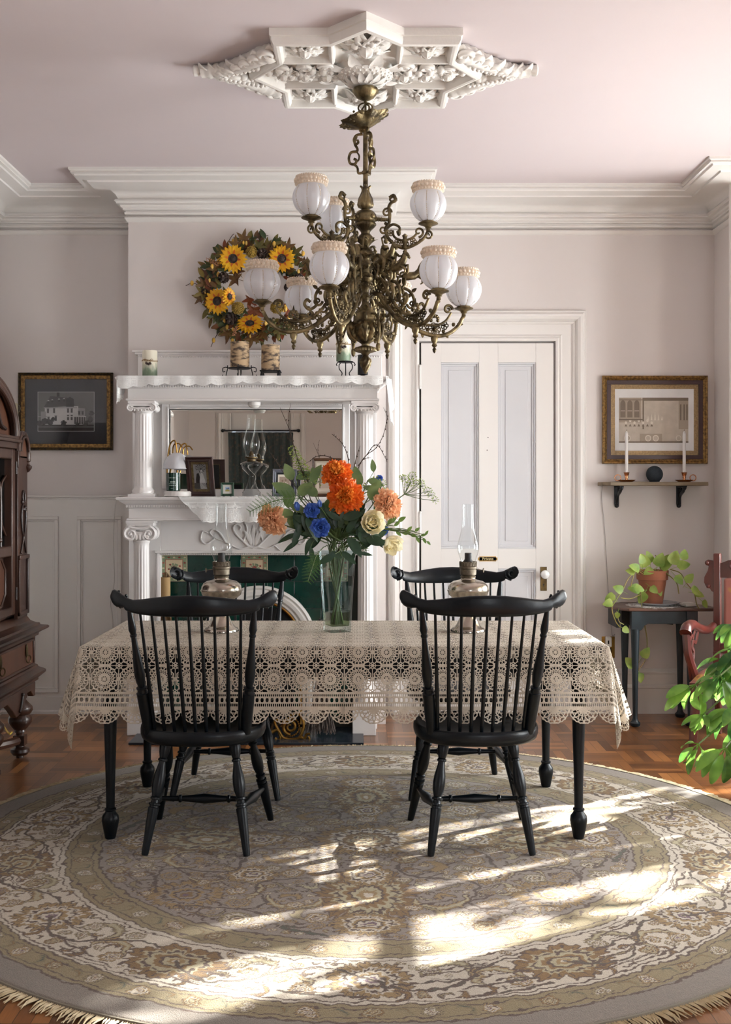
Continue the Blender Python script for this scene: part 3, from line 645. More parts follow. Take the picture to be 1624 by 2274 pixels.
# runner on the upper shelf: lies on top and hangs over the front edge with scallops
rx0,rx1=X(262,6.21),X(851,6.21); L=rx1-rx0; yf_=6.205
Wr=.30
def run_f(U,V):
    x=rx0+U*L; s_=V*Wr  # s from back (0) to hem
    top=.2; y=np.where(s_<top,CY-.06-s_*( (CY-.06-yf_)/top),yf_-.003-.004*np.sin(U*60)); z=np.where(s_<top,zU+.004,zU+.004-(s_-top))
    z=z-0.0; return np.stack([x,y,z],-1)
def run_field(U,V):
    x=U*L; s_=V*Wr; per=L/17; c=(x/per)%1-.5
    drop=.2+.036+.012*np.abs(np.cos(c*pi))+.020*np.clip((.35-U)/.35,0,1)+.006*np.cos(U*2*pi*3)
    e=drop-s_                              # inside distance
    d=np.hypot(c*per,(s_-(drop-.022)))
    rings=np.abs(((d/.006)%1)-.5)*.006*2-.0016
    mesh=.0014-np.minimum(np.abs(((x/.005)%1)-.5),np.abs(((s_/.005)%1)-.5))*.005
    solid=np.where(s_<.205,.002,np.maximum(mesh,np.where(d<.016,rings,-1)))
    hem=.004-np.abs(e-.002)
    return np.minimum(np.maximum(solid,hem),e)
o=lace_mesh(run_f,run_field,900,200,'lace_runner',m_lace); tag(o,'white lace runner with scalloped hem along the upper mantel shelf','lace runner')
# hanging end tails of the runner
def tail(sgn):
    x=X(264,6.2) if sgn<0 else X(853,6.2)
    wid=.22; hgt=.15 if sgn<0 else .27
    def fn(U,V):
        return np.stack([x+sgn*(.01+.01*np.sin(U*9)+(.03*V+.03*U)*(sgn>0)),yf_+.0+U*wid,zU+.003-V*hgt],-1)
    def fl(U,V):
        e=(1-.45*np.abs(U*1.3-.2)-V)*hgt-.008*np.abs(np.sin(U*20))
        mesh=.0012-np.minimum(np.abs(((U*wid/.006)%1)-.5),np.abs(((V*hgt/.006)%1)-.5))*.006
        d=np.hypot((U*wid/.05)%1-.5,(V*hgt/.05)%1-.5)*.05; fl_=.0015-np.abs(((d/.008)%1)-.5)*.004
        return np.minimum(np.maximum(np.maximum(mesh,np.where(d<.018,fl_,-1)),.004-np.abs(e-.003)),e)
    return lace_mesh(fn,fl,120,120,'lace_end',m_lace,o)
tail(-1); tail(1)
# half-round doily over the lower shelf
dx=X(543,6.21); k2=6.21/F
def doi_f(U,V):
    a=(U*2-1); s_=V*.30; x=dx+a*.36
    top=.14; y=np.where(s_<top,yf_+.14-s_,yf_-.004-.006*np.sin(U*34+1)*(s_-top)/.15); z=np.where(s_<top,zL+.0035,zL+.0035-(s_-top))
    return np.stack([x,y,z],-1)
def doi_field(U,V):
    x=(U*2-1)*.36; h=V*.30-.14; r=np.abs(x)
    edge=np.where(r<.22,.138+.0*r,.138-(r-.22)*1.0)+.006*np.abs(np.sin(x*62))*1.2-.004
    e=edge-h; e=np.minimum(e,(.36-r))
    net=.0014-np.minimum(np.abs((((x+h)/.0075)%1)-.5),np.abs((((x-h)/.0075)%1)-.5))*.0075
    per=.05; c=(x/per)%1-.5; arc=np.abs(np.hypot(c*per,h-.035)-.024); arc=np.where(h>.035,.0022-arc,-1)
    arc2=np.abs(np.hypot(c*per,h-.075)-.02); fan=.0018-np.abs(((np.arctan2(c*per,h-.06+1e-6)*4)%1)-.5)*.012
    band=.0016-np.abs(h-.032); band2=.0016-np.abs(h-.008)
    circ=np.hypot(c*per,h-.088); ring=.002-np.abs(circ-.009)
    fil=np.where((h>.1),fan,-1)
    hem=.0035-np.abs(e-.003)
    solid=np.where(h<-.004,.002,-1)
    fl=np.maximum.reduce([net,arc,ring,band,band2,fil,hem,solid,np.where(h>0.,.0016-np.abs(arc2),-1)])
    return np.minimum(fl,e)
o=lace_mesh(doi_f,doi_field,620,280,'lace_doily',m_lace); tag(o,'white lace doily draped over the front of the lower mantel shelf','doily')
# ================================================================ THINGS ON THE MANTEL
zt_=zU+.0052; Yu=6.33
m_wax=M('ivory_wax',(225,218,195),.5,col2=(216,208,184),subsurf=.2)
def greencandle(x,ytop,ybot,zb,r,label,Y=Yu):
    H=Z(ytop,Y)-zb; c=thing('botanical_candle',label,'candle',(X(x,Y),Y,zb),group='green and white pillar candles')
    m=bpy.data.materials.get('green_white_wax')
    if not m:
        m=bpy.data.materials.new('green_white_wax'); m.use_nodes=True; nt=m.node_tree; N=nt.nodes; L=nt.links; b=N['Principled BSDF']
        tc=N.new('ShaderNodeTexCoord'); se=N.new('ShaderNodeSeparateXYZ'); L.new(tc.outputs['Generated'],se.inputs[0]); no=N.new('ShaderNodeTexNoise'); no.inputs['Scale'].default_value=5; L.new(tc.outputs['Generated'],no.inputs[0])
        a=N.new('ShaderNodeMath'); a.operation='MULTIPLY_ADD'; a.inputs[1].default_value=.5; L.new(no.outputs[0],a.inputs[0]); L.new(se.outputs[2],a.inputs[2])
        r_=N.new('ShaderNodeValToRGB'); e=r_.color_ramp.elements; e[0].position=.45; e[0].color=lin((122,142,118))+(1,); e[1].position=.8; e[1].color=lin((228,222,202))+(1,)
        L.new(a.outputs[0],r_.inputs[0]); L.new(r_.outputs[0],b.inputs['Base Color']); b.inputs['Roughness'].default_value=.5
    mb=MB(); mb.lathe([(r*.97,0),(r,.004),(r,H-.006),(r*.96,H),(r*.6,H-.004),(0,H-.006)],32); mb.build('wax',m,c)
    mb=MB(); mb.tube([(0,0,H-.006),(.001,0,H+.006)],.0012,6); mb.build('wick',m_mattblack,c)
    mb=MB()
    for k in range(2): mb.tube([((r+.0015)*math.cos(t),(r+.0015)*math.sin(t),H*.6+k*.004+.003*math.sin(t*2)) for t in np.linspace(0,2*pi,30)],.0014,5)
    for s in (-1,1): mb.tube(cr([(.004*s,-r-.003,H*.6),(.018*s,-r-.006,H*.66),(.024*s,-r-.002,H*.62),(.012*s,-r-.004,H*.57),(0.004*s,-r-.003,H*.59)],5),.0013,5)
    mb.build('twine_bow',M('jute',(150,120,80),.9),c)
    mb=MB()
    for k in range(3): mb.sph((-.002+.01*k-.008,-r-.005,H*.5-.004*(k%2)),.007,8,6,rf=lambda d:1+.2*math.sin(9*d.x)*math.sin(9*d.z))
    mb.build('dried_berries',M('dark_seed',(50,36,30),.7),c)
    return c
greencandle(333,779,834,zt_,16.5*Yu/F,'green and white pillar candle standing alone at the left end of the upper shelf')
def scrollstand(name,xpx,zb,zp,rp,label,w,Y=Yu,plate='ring'):
    t=thing(name,label,'candle stand',(X(xpx,Y),Y,zb)); H=zp-zb
    mb=MB(); mb.lathe([(0,H-.006),(rp*.9,H-.006),(rp,H-.002),(rp,H),(rp*.94,H),(rp*.9,H-.003),(0,H-.003)],28); mb.build('plate',m_blackm,t)
    mb=MB()
    for a in (R(0),R(120),R(240)) if plate=='tall' else (R(0),R(90),R(180),R(270)):
        a+=R(-90) if plate!='tall' else R(30)
        def q(l): return [(r*math.cos(a),r*math.sin(a),z) for r,z in l]
        if plate=='tall':
            pts=[(rp*.75,H-.004),(rp*1.0,H*.8),(rp*.95,H*.55),(rp*.55,H*.3),(rp*.75,H*.06),(rp*1.05,H*.03),(rp*1.15,H*.15)]
            top=[(rp*.8,H-.004),(rp*1.2,H*.98),(rp*1.42,H*.85),(rp*1.3,H*.78)]
            mb.tube([v for v in cr(q(pts),6)],.0028,6); mb.tube(cr(q(top),6),.0026,6)
        else:
            mb.tube(cr(q([(rp,H-.003),(rp*1.1,H*.5),(rp*1.2,.003),(rp*1.42,.003),(rp*1.45,H*.3)]),6),.0028,6)
            mb.tube(cr(q([(rp*.95,H-.003),(rp*1.15,H+.004),(rp*1.42,H*.95),(rp*1.4,H*.6),(rp*1.22,H*.65)]),6),.0026,6)
            mb.tube(cr(q([(rp*.99,H-.004),(rp*1.02,H+.014)]),4),.003,6)
    mb.build('wire_legs',m_blackm,t); return t
m_birch=M('birch_bark',(186,160,126),.8,col2=(74,62,54),nscale=26,stretch=(1,1,2.2),ramp=(.46,.62),bump=.3,bscale=60)
def birch(x,ytop,zb,r,label,Y=Yu):
    H=Z(ytop,Y)-zb; c=thing('birch_candle',label,'candle',(X(x,Y),Y,zb),group='birch bark pillar candles')
    mb=MB(); mb.lathe([(r,0),(r*1.01,H*.3),(r*.99,H*.7),(r,H),(r*.92,H),(r*.9,H-.006)],32,cap=False); mb.build('bark_sleeve',m_birch,c,rz=x)
    mb=MB(); mb.lathe([(r*.95,.001),(r*.92,H-.008),(0,H-.01)],28); mb.tube([(0,0,H-.01),(0,0,H+.002)],.0014,6); mb.build('wax',m_wax,c); return c
zp=Z(817,Yu); scrollstand('wire_candle_stand',532,zt_,zp,26*Yu/F,'black wire stand with curled feet under the left birch candle',.1); birch(533,760,zp+.001,21*Yu/F,'birch bark pillar candle on the curly wire stand, left of the pair')
pl=thing('plate_candle_stand','flat square black plate stand under the right birch candle','candle stand',(X(601.5,Yu),Yu,zt_)); zp=Z(824,Yu); hw=23*Yu/F
mb=MB(); mb.bb(-hw,hw,-hw,hw,zp-zt_-.006,zp-zt_); mb.build('plate',m_blackm,pl,bevel=.002)
for sx in (-1,1):
    for sy in (-1,1): mb=MB(); mb.lathe([(.004,0),(.009,.003),(.009,.009),(.005,zp-zt_-.006)],12,(sx*hw*.8,sy*hw*.8,0)); mb.build('foot',m_blackm,pl)
birch(601,767,zp+.001,20.5*Yu/F,'birch bark pillar candle on the square black plate, right of the pair')
zp=Z(803,Yu); scrollstand('scroll_candle_stand',768,zt_,zp,17*Yu/F,'tall black scroll legged stand under a green and white candle',.1,plate='tall')
greencandle(763,741,803,zp+.001,16*Yu/F,'green and white pillar candle raised on a tall black scroll stand')
bc=thing('black_candle','black pillar candle behind the chandelier finial at right of the upper shelf','candle',(X(806,Yu),Yu,zt_))
mb=MB(); mb.lathe([(.03,0),(.032,.003),(.012,.006),(.01,.012),(.024,.016)],24); mb.build('holder',m_blackm,bc)
H=Z(788,Yu)-zt_; r=11.5*Yu/F; mb=MB(); mb.lathe([(r,.016),(r,H-.004),(r*.9,H),(0,H-.004)],24); mb.tube([(0,0,H-.004),(0,0,H+.008)],.0013,6); mb.build('wax',M('black_wax',(22,26,30),.35),bc)
# puck light
pk=thing('puck_light','small round white puck light fixed under the upper mantel shelf','light',(X(565,6.35),6.35,zct-.03))
mb=MB(); mb.lathe([(.0,-.0),(.02,.0),(.03,.008),(.032,.012),(.035,.014),(.036,.03)],28); mb.build('case',m_trim,pk)
mb=MB(); mb.lathe([(0,-.002),(.016,-.001),(.02,.002)],20); mb.build('lens',M('milky_lens',(235,235,232),.3),pk)
# lower shelf things ------------------------------------------------
zs_=zL+.0008; zd=zL+.006; Yl=6.32; kl=Yl/F
wl=thing('candle_warmer_lamp','brass stemmed candle warmer with frosted tulip shade on a round white base','lamp',(X(396,Yl),Yl+.0,zs_))
mb=MB(); rb=.078; mb.lathe([(rb-.006,0),(rb,.004),(rb,.026),(rb-.005,.031),(0,.031)],40); mb.build('base',m_trim,wl)
m_tulip=frosted('frosted_tulip_glass',(236,236,240),.08,.45)
zsh=Z(1040,Yl)-zs_; ztop=Z(1006,Yl)-zs_
xs=X(393,Yl)-wl.location.x
mb=MB()
mb.tube(cr([(-.062,.02,.03),(-.065,.02,.12),(-.06,.02,ztop-.02),(-.045,.01,ztop+.05),(-.02,0,ztop+.068),(xs-.004,0,ztop+.04),(xs,0,ztop)],8),.0042,8)
mb.tube(cr([(-.05,.03,.03),(-.05,.03,.12),(-.035,.02,ztop-.03),(xs-.02,.01,ztop+.04),(xs+.01,0,ztop+.052),(xs+.03,.0,ztop+.03)],8),.0038,8)
mb.tube([(-.055,.025,.12),(-.045,.03,.12)],.006,8); mb.build('stem',m_brass,wl)
mb=MB(); 
def tf(rr,z,a): return rr*(1+.07*abs(math.sin(3*a))*(1 if z<ztop-.03 else .3))
mb.lathe([(.014,ztop),(.03,ztop-.006),(.05,ztop-.022),(.064,ztop-.045),(.07,ztop-.065),(.069,ztop-.082),(.072,ztop-.088)],48,(xs,0,0),rf=tf,cap=False); mb.build('shade',m_tulip,wl,solid=.003)
jr=thing('candle_jar','dark green glass candle jar with white lettering under the tulip lamp','candle',(X(386,Yl),Yl-.012,zs_+.0315))
r=16*kl; H=Z(1050,Yl)-(zs_+.0315)
mb=MB(); mb.lathe([(r*.9,0),(r,.004),(r,H),(r*.94,H),(r*.93,H*.15)],36,cap=False); mb.lathe([(r*.9,0),(0,0)],36,cap=False); mb.build('glass',M('bottle_green_glass',(10,44,34),.12,col2=(14,54,42),coat=.5),jr)
mb=MB(); mb.lathe([(r*.93,H*.1),(r*.93,H*.7),(0,H*.7)],28); mb.build('wax',m_wax,jr)
m_lett=M('pale_print',(225,230,222),.6)
mb=MB()
def curvtext(mb,z,w,h,n):
    for i in range(n):
        a=R(-90)+( (i+.5)/n-.5)*w; 
        if random.random()<.12: continue
        mb.box(((r+.0004)*math.cos(a),(r+.0004)*math.sin(a),z),(w*r/n*.62,.0006,h),Matrix.Rotation(a+R(90),3,'Z'))
curvtext(mb,H*.72,1.0,.0022,18); curvtext(mb,H*.5,.8,.005,9); curvtext(mb,H*.4,.9,.0018,16); curvtext(mb,H*.3,.9,.0018,16); curvtext(mb,H*.14,.4,.002,6)
mb.sph((r*math.cos(R(-78)),r*math.sin(R(-78))-.0003,H*.72),.003,8,6,sc=(1,.1,1)); mb.build('printed_label',m_lett,jr,smooth=False)
# photo frames
def frame(name,label,x0,x1,y0,y1,Y,mat,bw,cat='photo frame',tilt=0,yaw=0,zb=None,inner=None,art=None,matw=0,matm=None,depth=.014,glass=True):
    k=Y/F; W=(x1-x0)*k; H=(y1-y0)*k; zb_=zb if zb is not None else Z(y1,Y)
    t=thing(name,label,cat,(X((x0+x1)/2,Y),Y,zb_),yaw)
    rot=Matrix.Rotation(-tilt,4,'X')
    def xf(mb): mb.v=[ (v@np.array(rot.to_3x3()).T) for v in mb.v]; return mb
    b=bw*k; mb=MB(); d=depth
    prof=[(0,0),(0,-d*.8),(b*.15,-d),(b*.45,-d*.8),(b*.6,-d*.95),(b*.85,-d*.6),(b,-d*.5),(b,0)]
    ring=[(-W/2,0,1,1),(W/2,0,-1,1),(W/2,H,-1,-1),(-W/2,H,1,-1)]; vs=[];fs=[];n=len(prof)
    for (x,z,sx,sz) in ring:
        for (o_,dy) in prof: vs.append((x+sx*o_,dy,z+sz*o_))
    for i in range(4):
        i2=(i+1)%4
        for j in range(n-1): fs.append((i*n+j,i2*n+j,i2*n+j+1,i*n+j+1))
        fs.append((i*n+n-1,i2*n+n-1,i2*n,i*n))
    mb.add(vs,fs); xf(mb).build('moulding',mat,t,smooth=False,bevel=.0008)
    if inner:
        iw=inner[0]*k; mb=MB()
        for a,c,e,f_ in ((-W/2+b,W/2-b,b,b+iw),(-W/2+b,W/2-b,H-b-iw,H-b),(-W/2+b,-W/2+b+iw,b+iw,H-b-iw),(W/2-b-iw,W/2-b,b+iw,H-b-iw)): mb.bb(a,c,-d*.55,-.001,e,f_)
        xf(mb).build('inner_slip',inner[1],t,bevel=.0008); b+=iw
    mb=MB(); mb.bb(-W/2+b*.8,W/2-b*.8,-.002,.002,b*.8,H-b*.8); xf(mb).build('mat_board' ,matm or m_blackm,t,smooth=False)
    mw=matw*k
    if art:
        mb=MB(); mats=art(mb,-W/2+b+mw,W/2-b-mw,b+mw,H-b-mw); xf(mb).build('picture',mats,t,smooth=False)
    if glass: mb=MB(); mb.bb(-W/2+b*.9,W/2-b*.9,-d*.4-.001,-d*.4,b*.9,H-b*.9); xf(mb).build('glazing',m_picglass,t,smooth=False)
    return t
m_picglass=thin_glass('picture_glass',(255,255,255),.01,.55)
def G(v,n=None,t=(1,1,1)): return M('print_grey_%d'%v if not n else n,(v*t[0],v*t[1],v*t[2]),.7,nscale=30)
gs=[G(v) for v in (22,60,100,150,195)]
def rect(mb,x0,x1,z0,z1,y,mi): mb.bb(x0,x1,y-.0003,y+.0003,z0,z1,mi)
def poly(mb,pts,y,mi): mb.add([(a,y,b) for a,b in pts],[tuple(range(len(pts)))],mi)
def art_wedding(mb,x0,x1,z0,z1):
    W=x1-x0;H=z1-z0; X_=lambda u:x0+u*W; Z_=lambda v:z0+v*H; y=-.0026
    rect(mb,x0,x1,z0,z1,y,3)
    rect(mb,x0,x1,Z_(.0),Z_(.25),y-.0005,1)
    for k in range(14):
        a=k*2*pi/14; poly(mb,[(X_(.55),Z_(.85)),(X_(.55+.42*math.cos(a-.1)),Z_(min(1,.85+.18*math.sin(a-.1)))),(X_(.55+.42*math.cos(a+.1)),Z_(min(1,.85+.18*math.sin(a+.1))))],y-.0005,1)
    poly(mb,[(X_(.45),Z_(0)),(X_(.98),Z_(0)),(X_(.85),Z_(.35)),(X_(.72),Z_(.6)),(X_(.62),Z_(.68)),(X_(.5),Z_(.6)),(X_(.42),Z_(.3))],y-.0008,4)
    poly(mb,[(X_(.12),Z_(0)),(X_(.45),Z_(0)),(X_(.46),Z_(.5)),(X_(.38),Z_(.66)),(X_(.22),Z_(.62)),(X_(.14),Z_(.4))],y-.0007,0)
    for (u,v,r_,m_) in ((.33,.73,.07,3),(.6,.74,.07,4),(.58,.79,.07,0)): poly(mb,[(X_(u+r_*math.cos(a)),Z_(v+r_*.75*math.sin(a))) for a in np.linspace(0,2*pi,14)[:-1]],y-.001-.0002*(m_==4),m_)
    return gs
m_mahog=M('dark_mahogany_frame',(56,28,26),.3,col2=(40,20,18),nscale=20,coat=.3)
m_dullgold=M('dull_gold',(120,104,72),.45,.5,col2=(84,72,48),nscale=80,bump=.3,bscale=300)
frame('wedding_photo_frame','mahogany frame with black and white wedding photograph leaning on the lower mantel shelf',417,481,1013,1103,6.30,m_mahog,12,tilt=R(-12),yaw=R(-13),zb=zs_+.002,inner=(5,m_dullgold),art=art_wedding)
def art_land(mb,x0,x1,z0,z1):
    W=x1-x0;H=z1-z0; rect(mb,x0,x1,z0,z1,-.0026,0); X_=lambda u:x0+u*W; Z_=lambda v:z0+v*H
    rect(mb,X_(.25),X_(.75),Z_(.25),Z_(.75),-.003,1); poly(mb,[(X_(.25),Z_(.25)),(X_(.75),Z_(.25)),(X_(.75),Z_(.42)),(X_(.5),Z_(.5)),(X_(.25),Z_(.4))],-.0036,2); poly(mb,[(X_(.3),Z_(.48)),(X_(.45),Z_(.66)),(X_(.55),Z_(.6)),(X_(.7),Z_(.7)),(X_(.74),Z_(.5))],-.0034,3)
    return [M('paper',(222,220,214),.7),M('sky_wash',(170,195,220),.7),M('meadow_wash',(150,150,70),.7,col2=(190,170,110),nscale=200),M('hill_wash',(90,110,150),.7)]
m_gframe=M('green_painted_frame',(38,74,52),.35,col2=(30,60,42))
t=frame('small_green_frame','tiny green frame with a landscape watercolour on a wire easel, lower mantel shelf',491,520,1070,1100,6.27,m_gframe,5,zb=zs_+.006,art=art_land,tilt=R(-6),glass=False)
mb=MB(); 
for s in (-1,1): mb.tube([(s*.018,-.022,0),(s*.018,-.014,.01),(s*.018,.03,.0)],.0022,6)
mb.v=[v-np.array((0,0,.006)) for v in mb.v]; mb.build('easel_foot',m_blackm,t)
def art_old(mb,x0,x1,z0,z1):
    W=x1-x0;H=z1-z0; X_=lambda u:x0+u*W; Z_=lambda v:z0+v*H; rect(mb,x0,x1,z0,z1,-.0026,0); rect(mb,X_(.12),X_(.88),Z_(.12),Z_(.86),-.003,1)
    poly(mb,[(X_(.2),Z_(.12)),(X_(.8),Z_(.12)),(X_(.78),Z_(.45)),(X_(.6),Z_(.55)),(X_(.4),Z_(.55)),(X_(.22),Z_(.42))],-.0036,2)
    for u,v in ((.35,.62),(.58,.66),(.48,.48)): poly(mb,[(X_(u+.07*math.cos(a)),Z_(v+.07*math.sin(a))) for a in np.linspace(0,2*pi,12)[:-1]],-.004,3)
    return [M('cream_mount',(215,205,190),.7),M('sepia_a',(150,132,116),.7),M('sepia_b',(190,176,160),.7),M('sepia_c',(120,98,80),.7)]
m_gry=M('slate_grey_frame',(86,88,98),.35,col2=(74,76,86))
frame('grey_portrait_frame','slate grey frame with an old sepia portrait at right of the lower mantel shelf',604,658,1040,1102,6.30,m_gry,8,tilt=R(-10),yaw=R(12),zb=zs_+.002,inner=(4,m_blackm),art=art_old)
m_wd=M('brown_wood_frame',(96,66,44),.4,col2=(70,46,30),nscale=20)
frame('brown_photo_frame','brown wooden frame mostly hidden behind the orange peonies on the mantel',693,757,1016,1102,6.36,m_wd,7,tilt=R(-8),yaw=R(4),zb=zs_+.002,inner=(4,M('frame_liner',(190,178,160),.6)),art=art_old)
# glass oil lamp on the mantel
def glasslamp():
    t=thing('glass_oil_lamp','clear pressed glass oil lamp before the mirror on the lower mantel shelf','oil lamp',(X(558.5,6.30),6.30,zd)); k=6.3/F
    z=lambda y:(1103-y)*k
    mb=MB(); mb.lathe([(20*k,0),(20*k,z(1094)),(17*k,z(1092)),(12*k,z(1082)),(8*k,z(1070)),(6*k,z(1060)),(6.5*k,z(1056)),(12*k,z(1050)),(20*k,z(1042)),(24*k,z(1036)),(23.5*k,z(1031)),(15*k,z(1027)),(9*k,z(1025)),(9*k,z(1022))],24,rf=lambda r,zz,a:r*(1+.04*math.cos(12*a))); mb.build('font_and_stem',m_glassd,t,ang=60)
    mb=MB(); mb.lathe([(9.5*k,z(1027)),(10.5*k,z(1024)),(10*k,z(1021)),(14*k,z(1019)),(14*k,z(1016.5)),(6*k,z(1015)),(5*k,z(1008)),(2*k,z(1003)),(0,z(1002))],20); mb.tube([(0,0,z(1019)),(.03,0,z(1019))],.0015,6); mb.build('burner',M('dark_brass',(80,66,44),.4,.8),t)
    mb=MB(); pr=[(13*k,z(1019)),(13*k,z(1010)),(17*k,z(997)),(18.5*k,z(988)),(17*k,z(977)),(13*k,z(962)),(10.5*k,z(950)),(9.5*k,z(935)),(9.3*k,z(922))]; mb.lathe([tuple(v[:2]) for v in cr([(a,b,0) for a,b in pr],4)],28,cap=False); mb.build('chimney',m_glass,t)
glasslamp()
# cords
def cord(name,label,pts,r,mat): 
    mb=MB(); mb.tube(cr(pts,6),r,6); o=mb.build(name,mat); tag(o,label,'cord'); return o
m_cord=M('white_cord',(215,212,206),.5)
cord('lamp_cord','thin white cord hanging from the left end of the lower mantel shelf',[(X(300,6.4),6.36,zL+.008),(X(275,6.4),6.36,zL+.006),(X(262,6.4),6.40,zL-.008),P(256,1125,6.5),P(252,1200,6.6),P(254,1290,6.7),P(246,1335,6.78),P(250,1370,6.84),P(252,1440,6.86),P(250,1560,6.85)],.0028,m_cord)
# ================================================================ TABLE
TX0,TX1,TY0,TY1=-1.042,.934,4.326,5.18; TCX,TCY=(TX0+TX1)/2,(TY0+TY1)/2; TZ=.742
tb=thing('dining_table','long black dining table with tapered bulb-footed legs under a crochet cloth','table',(TCX,TCY,0))
hx,hy=(TX1-TX0)/2,(TY1-TY0)/2
m_ttop=M('dark_walnut_table_top',(48,36,32),.35,col2=(34,26,24),nscale=14,stretch=(.2,1,1),bump=.08,coat=.2)
mb=MB(); n=9; out=[]
rc=.05
for cx,cy,a0 in ((hx-rc,hy-rc,0),(-hx+rc,hy-rc,90),(-hx+rc,-hy+rc,180),(hx-rc,-hy+rc,270)):
    for i in range(n): a=R(a0+90*i/(n-1)); out.append((cx+rc*math.cos(a),cy+rc*math.sin(a)))
mb.prism(out,TZ-.026,TZ,lambda a,b,d:(a,b,d)); mb.build('table_top',m_ttop,tb,bevel=.006)
mb=MB(); ax,ay=hx-.1,hy-.045
for a,b,c,d in ((-ax,ax,-ay-.012,-ay+.012),(-ax,ax,ay-.012,ay+.012),(-ax-.012,-ax+.012,-ay,ay),(ax-.012,ax+.012,-ay,ay)): mb.bb(a,b,c,d,TZ-.125,TZ-.026)
mb.build('apron',m_black,tb,bevel=.003)
LEGP=[(.0,.019),(.005,.021),(.055,.031),(.07,.033),(.085,.031),(.098,.021),(.104,.019),(.108,.022),(.113,.022),(.117,.0165),(.2,.0175),(.4,.0235),(.58,.0285),(.64,.029),(.72,.03)]
for sx in (-1,1):
    for sy in (-1,1):
        mb=MB(); mb.lathe([(r,z) for z,r in LEGP],16,rf=lambda r,z,a:r); 
        l=mb.build('leg',m_black,tb,loc=(sx*ax,sy*ay,.0135),ang=30)
# ---------------------------------------------------------------- crochet cloth
OV=.284; CLX,CLY=2*hx+2*OV,2*hy+2*OV; ZCl=TZ+.004
def cloth_f(U,V):
    x=(U-.5)*CLX; y=(V-.5)*CLY
    ex=np.maximum(np.abs(x)-hx,0); ey=np.maximum(np.abs(y)-hy,0); r=np.hypot(ex,ey)
    phi=np.arctan2(ey,ex+1e-9); sx=np.sign(x); sy=np.sign(y)
    bx=np.clip(x,-hx,hx); by=np.clip(y,-hy,hy)
    t=r/.3
    corner=(ex>0)&(ey>0)
    along=np.where(ey>0,bx,by)
    flare=.03+.012*np.sin(along*9+1.3*sx+sy)*np.clip(t,0,1.2)+.02*np.clip((np.abs(along)-(np.where(ey>0,hx,hy)-.25))/.25,0,1)*(~corner)+.018*(~corner)*np.sin(along*21+2*sy)*.6
    cf=.085+.26*np.sin(4*phi)**2*np.where(phi>pi/4,1.0,.75)-.05*np.cos(4*phi+pi)*0
    edge=.05/.3
    rho=np.where(corner,r*(.22*0+cf),r*(.10)+flare*t*1.0)
    # blend continuity near phi=0 & 90: rho at edges
    base=r*.10+(.03+.02)*t
    w=np.sin(2*phi)**2
    rho=np.where(corner,base*(1-w)+r*(.09+.13*np.sin(4*phi)**2)*w,rho)
    rho=np.minimum(rho,r*.9)
    dx=np.cos(phi)*sx; dy=np.sin(phi)*sy
    X_=bx+rho*np.where(corner,dx,np.where(ex>0,sx,0)); Y_=by+rho*np.where(corner,dy,np.where(ey>0,sy,0))
    drop=np.sqrt(np.maximum(r*r-rho*rho,0))
    # round over edge
    Z_=ZCl-np.where(r>0,drop,0)
    off=np.where(r>0,.005,0)
    X_=X_+off*np.where(ex>0,sx,0); Y_=Y_+off*np.where(ey>0,sy,0)
    return np.stack([X_+TCX,Y_+TCY,Z_],-1)
BAND=.062; SC=.052
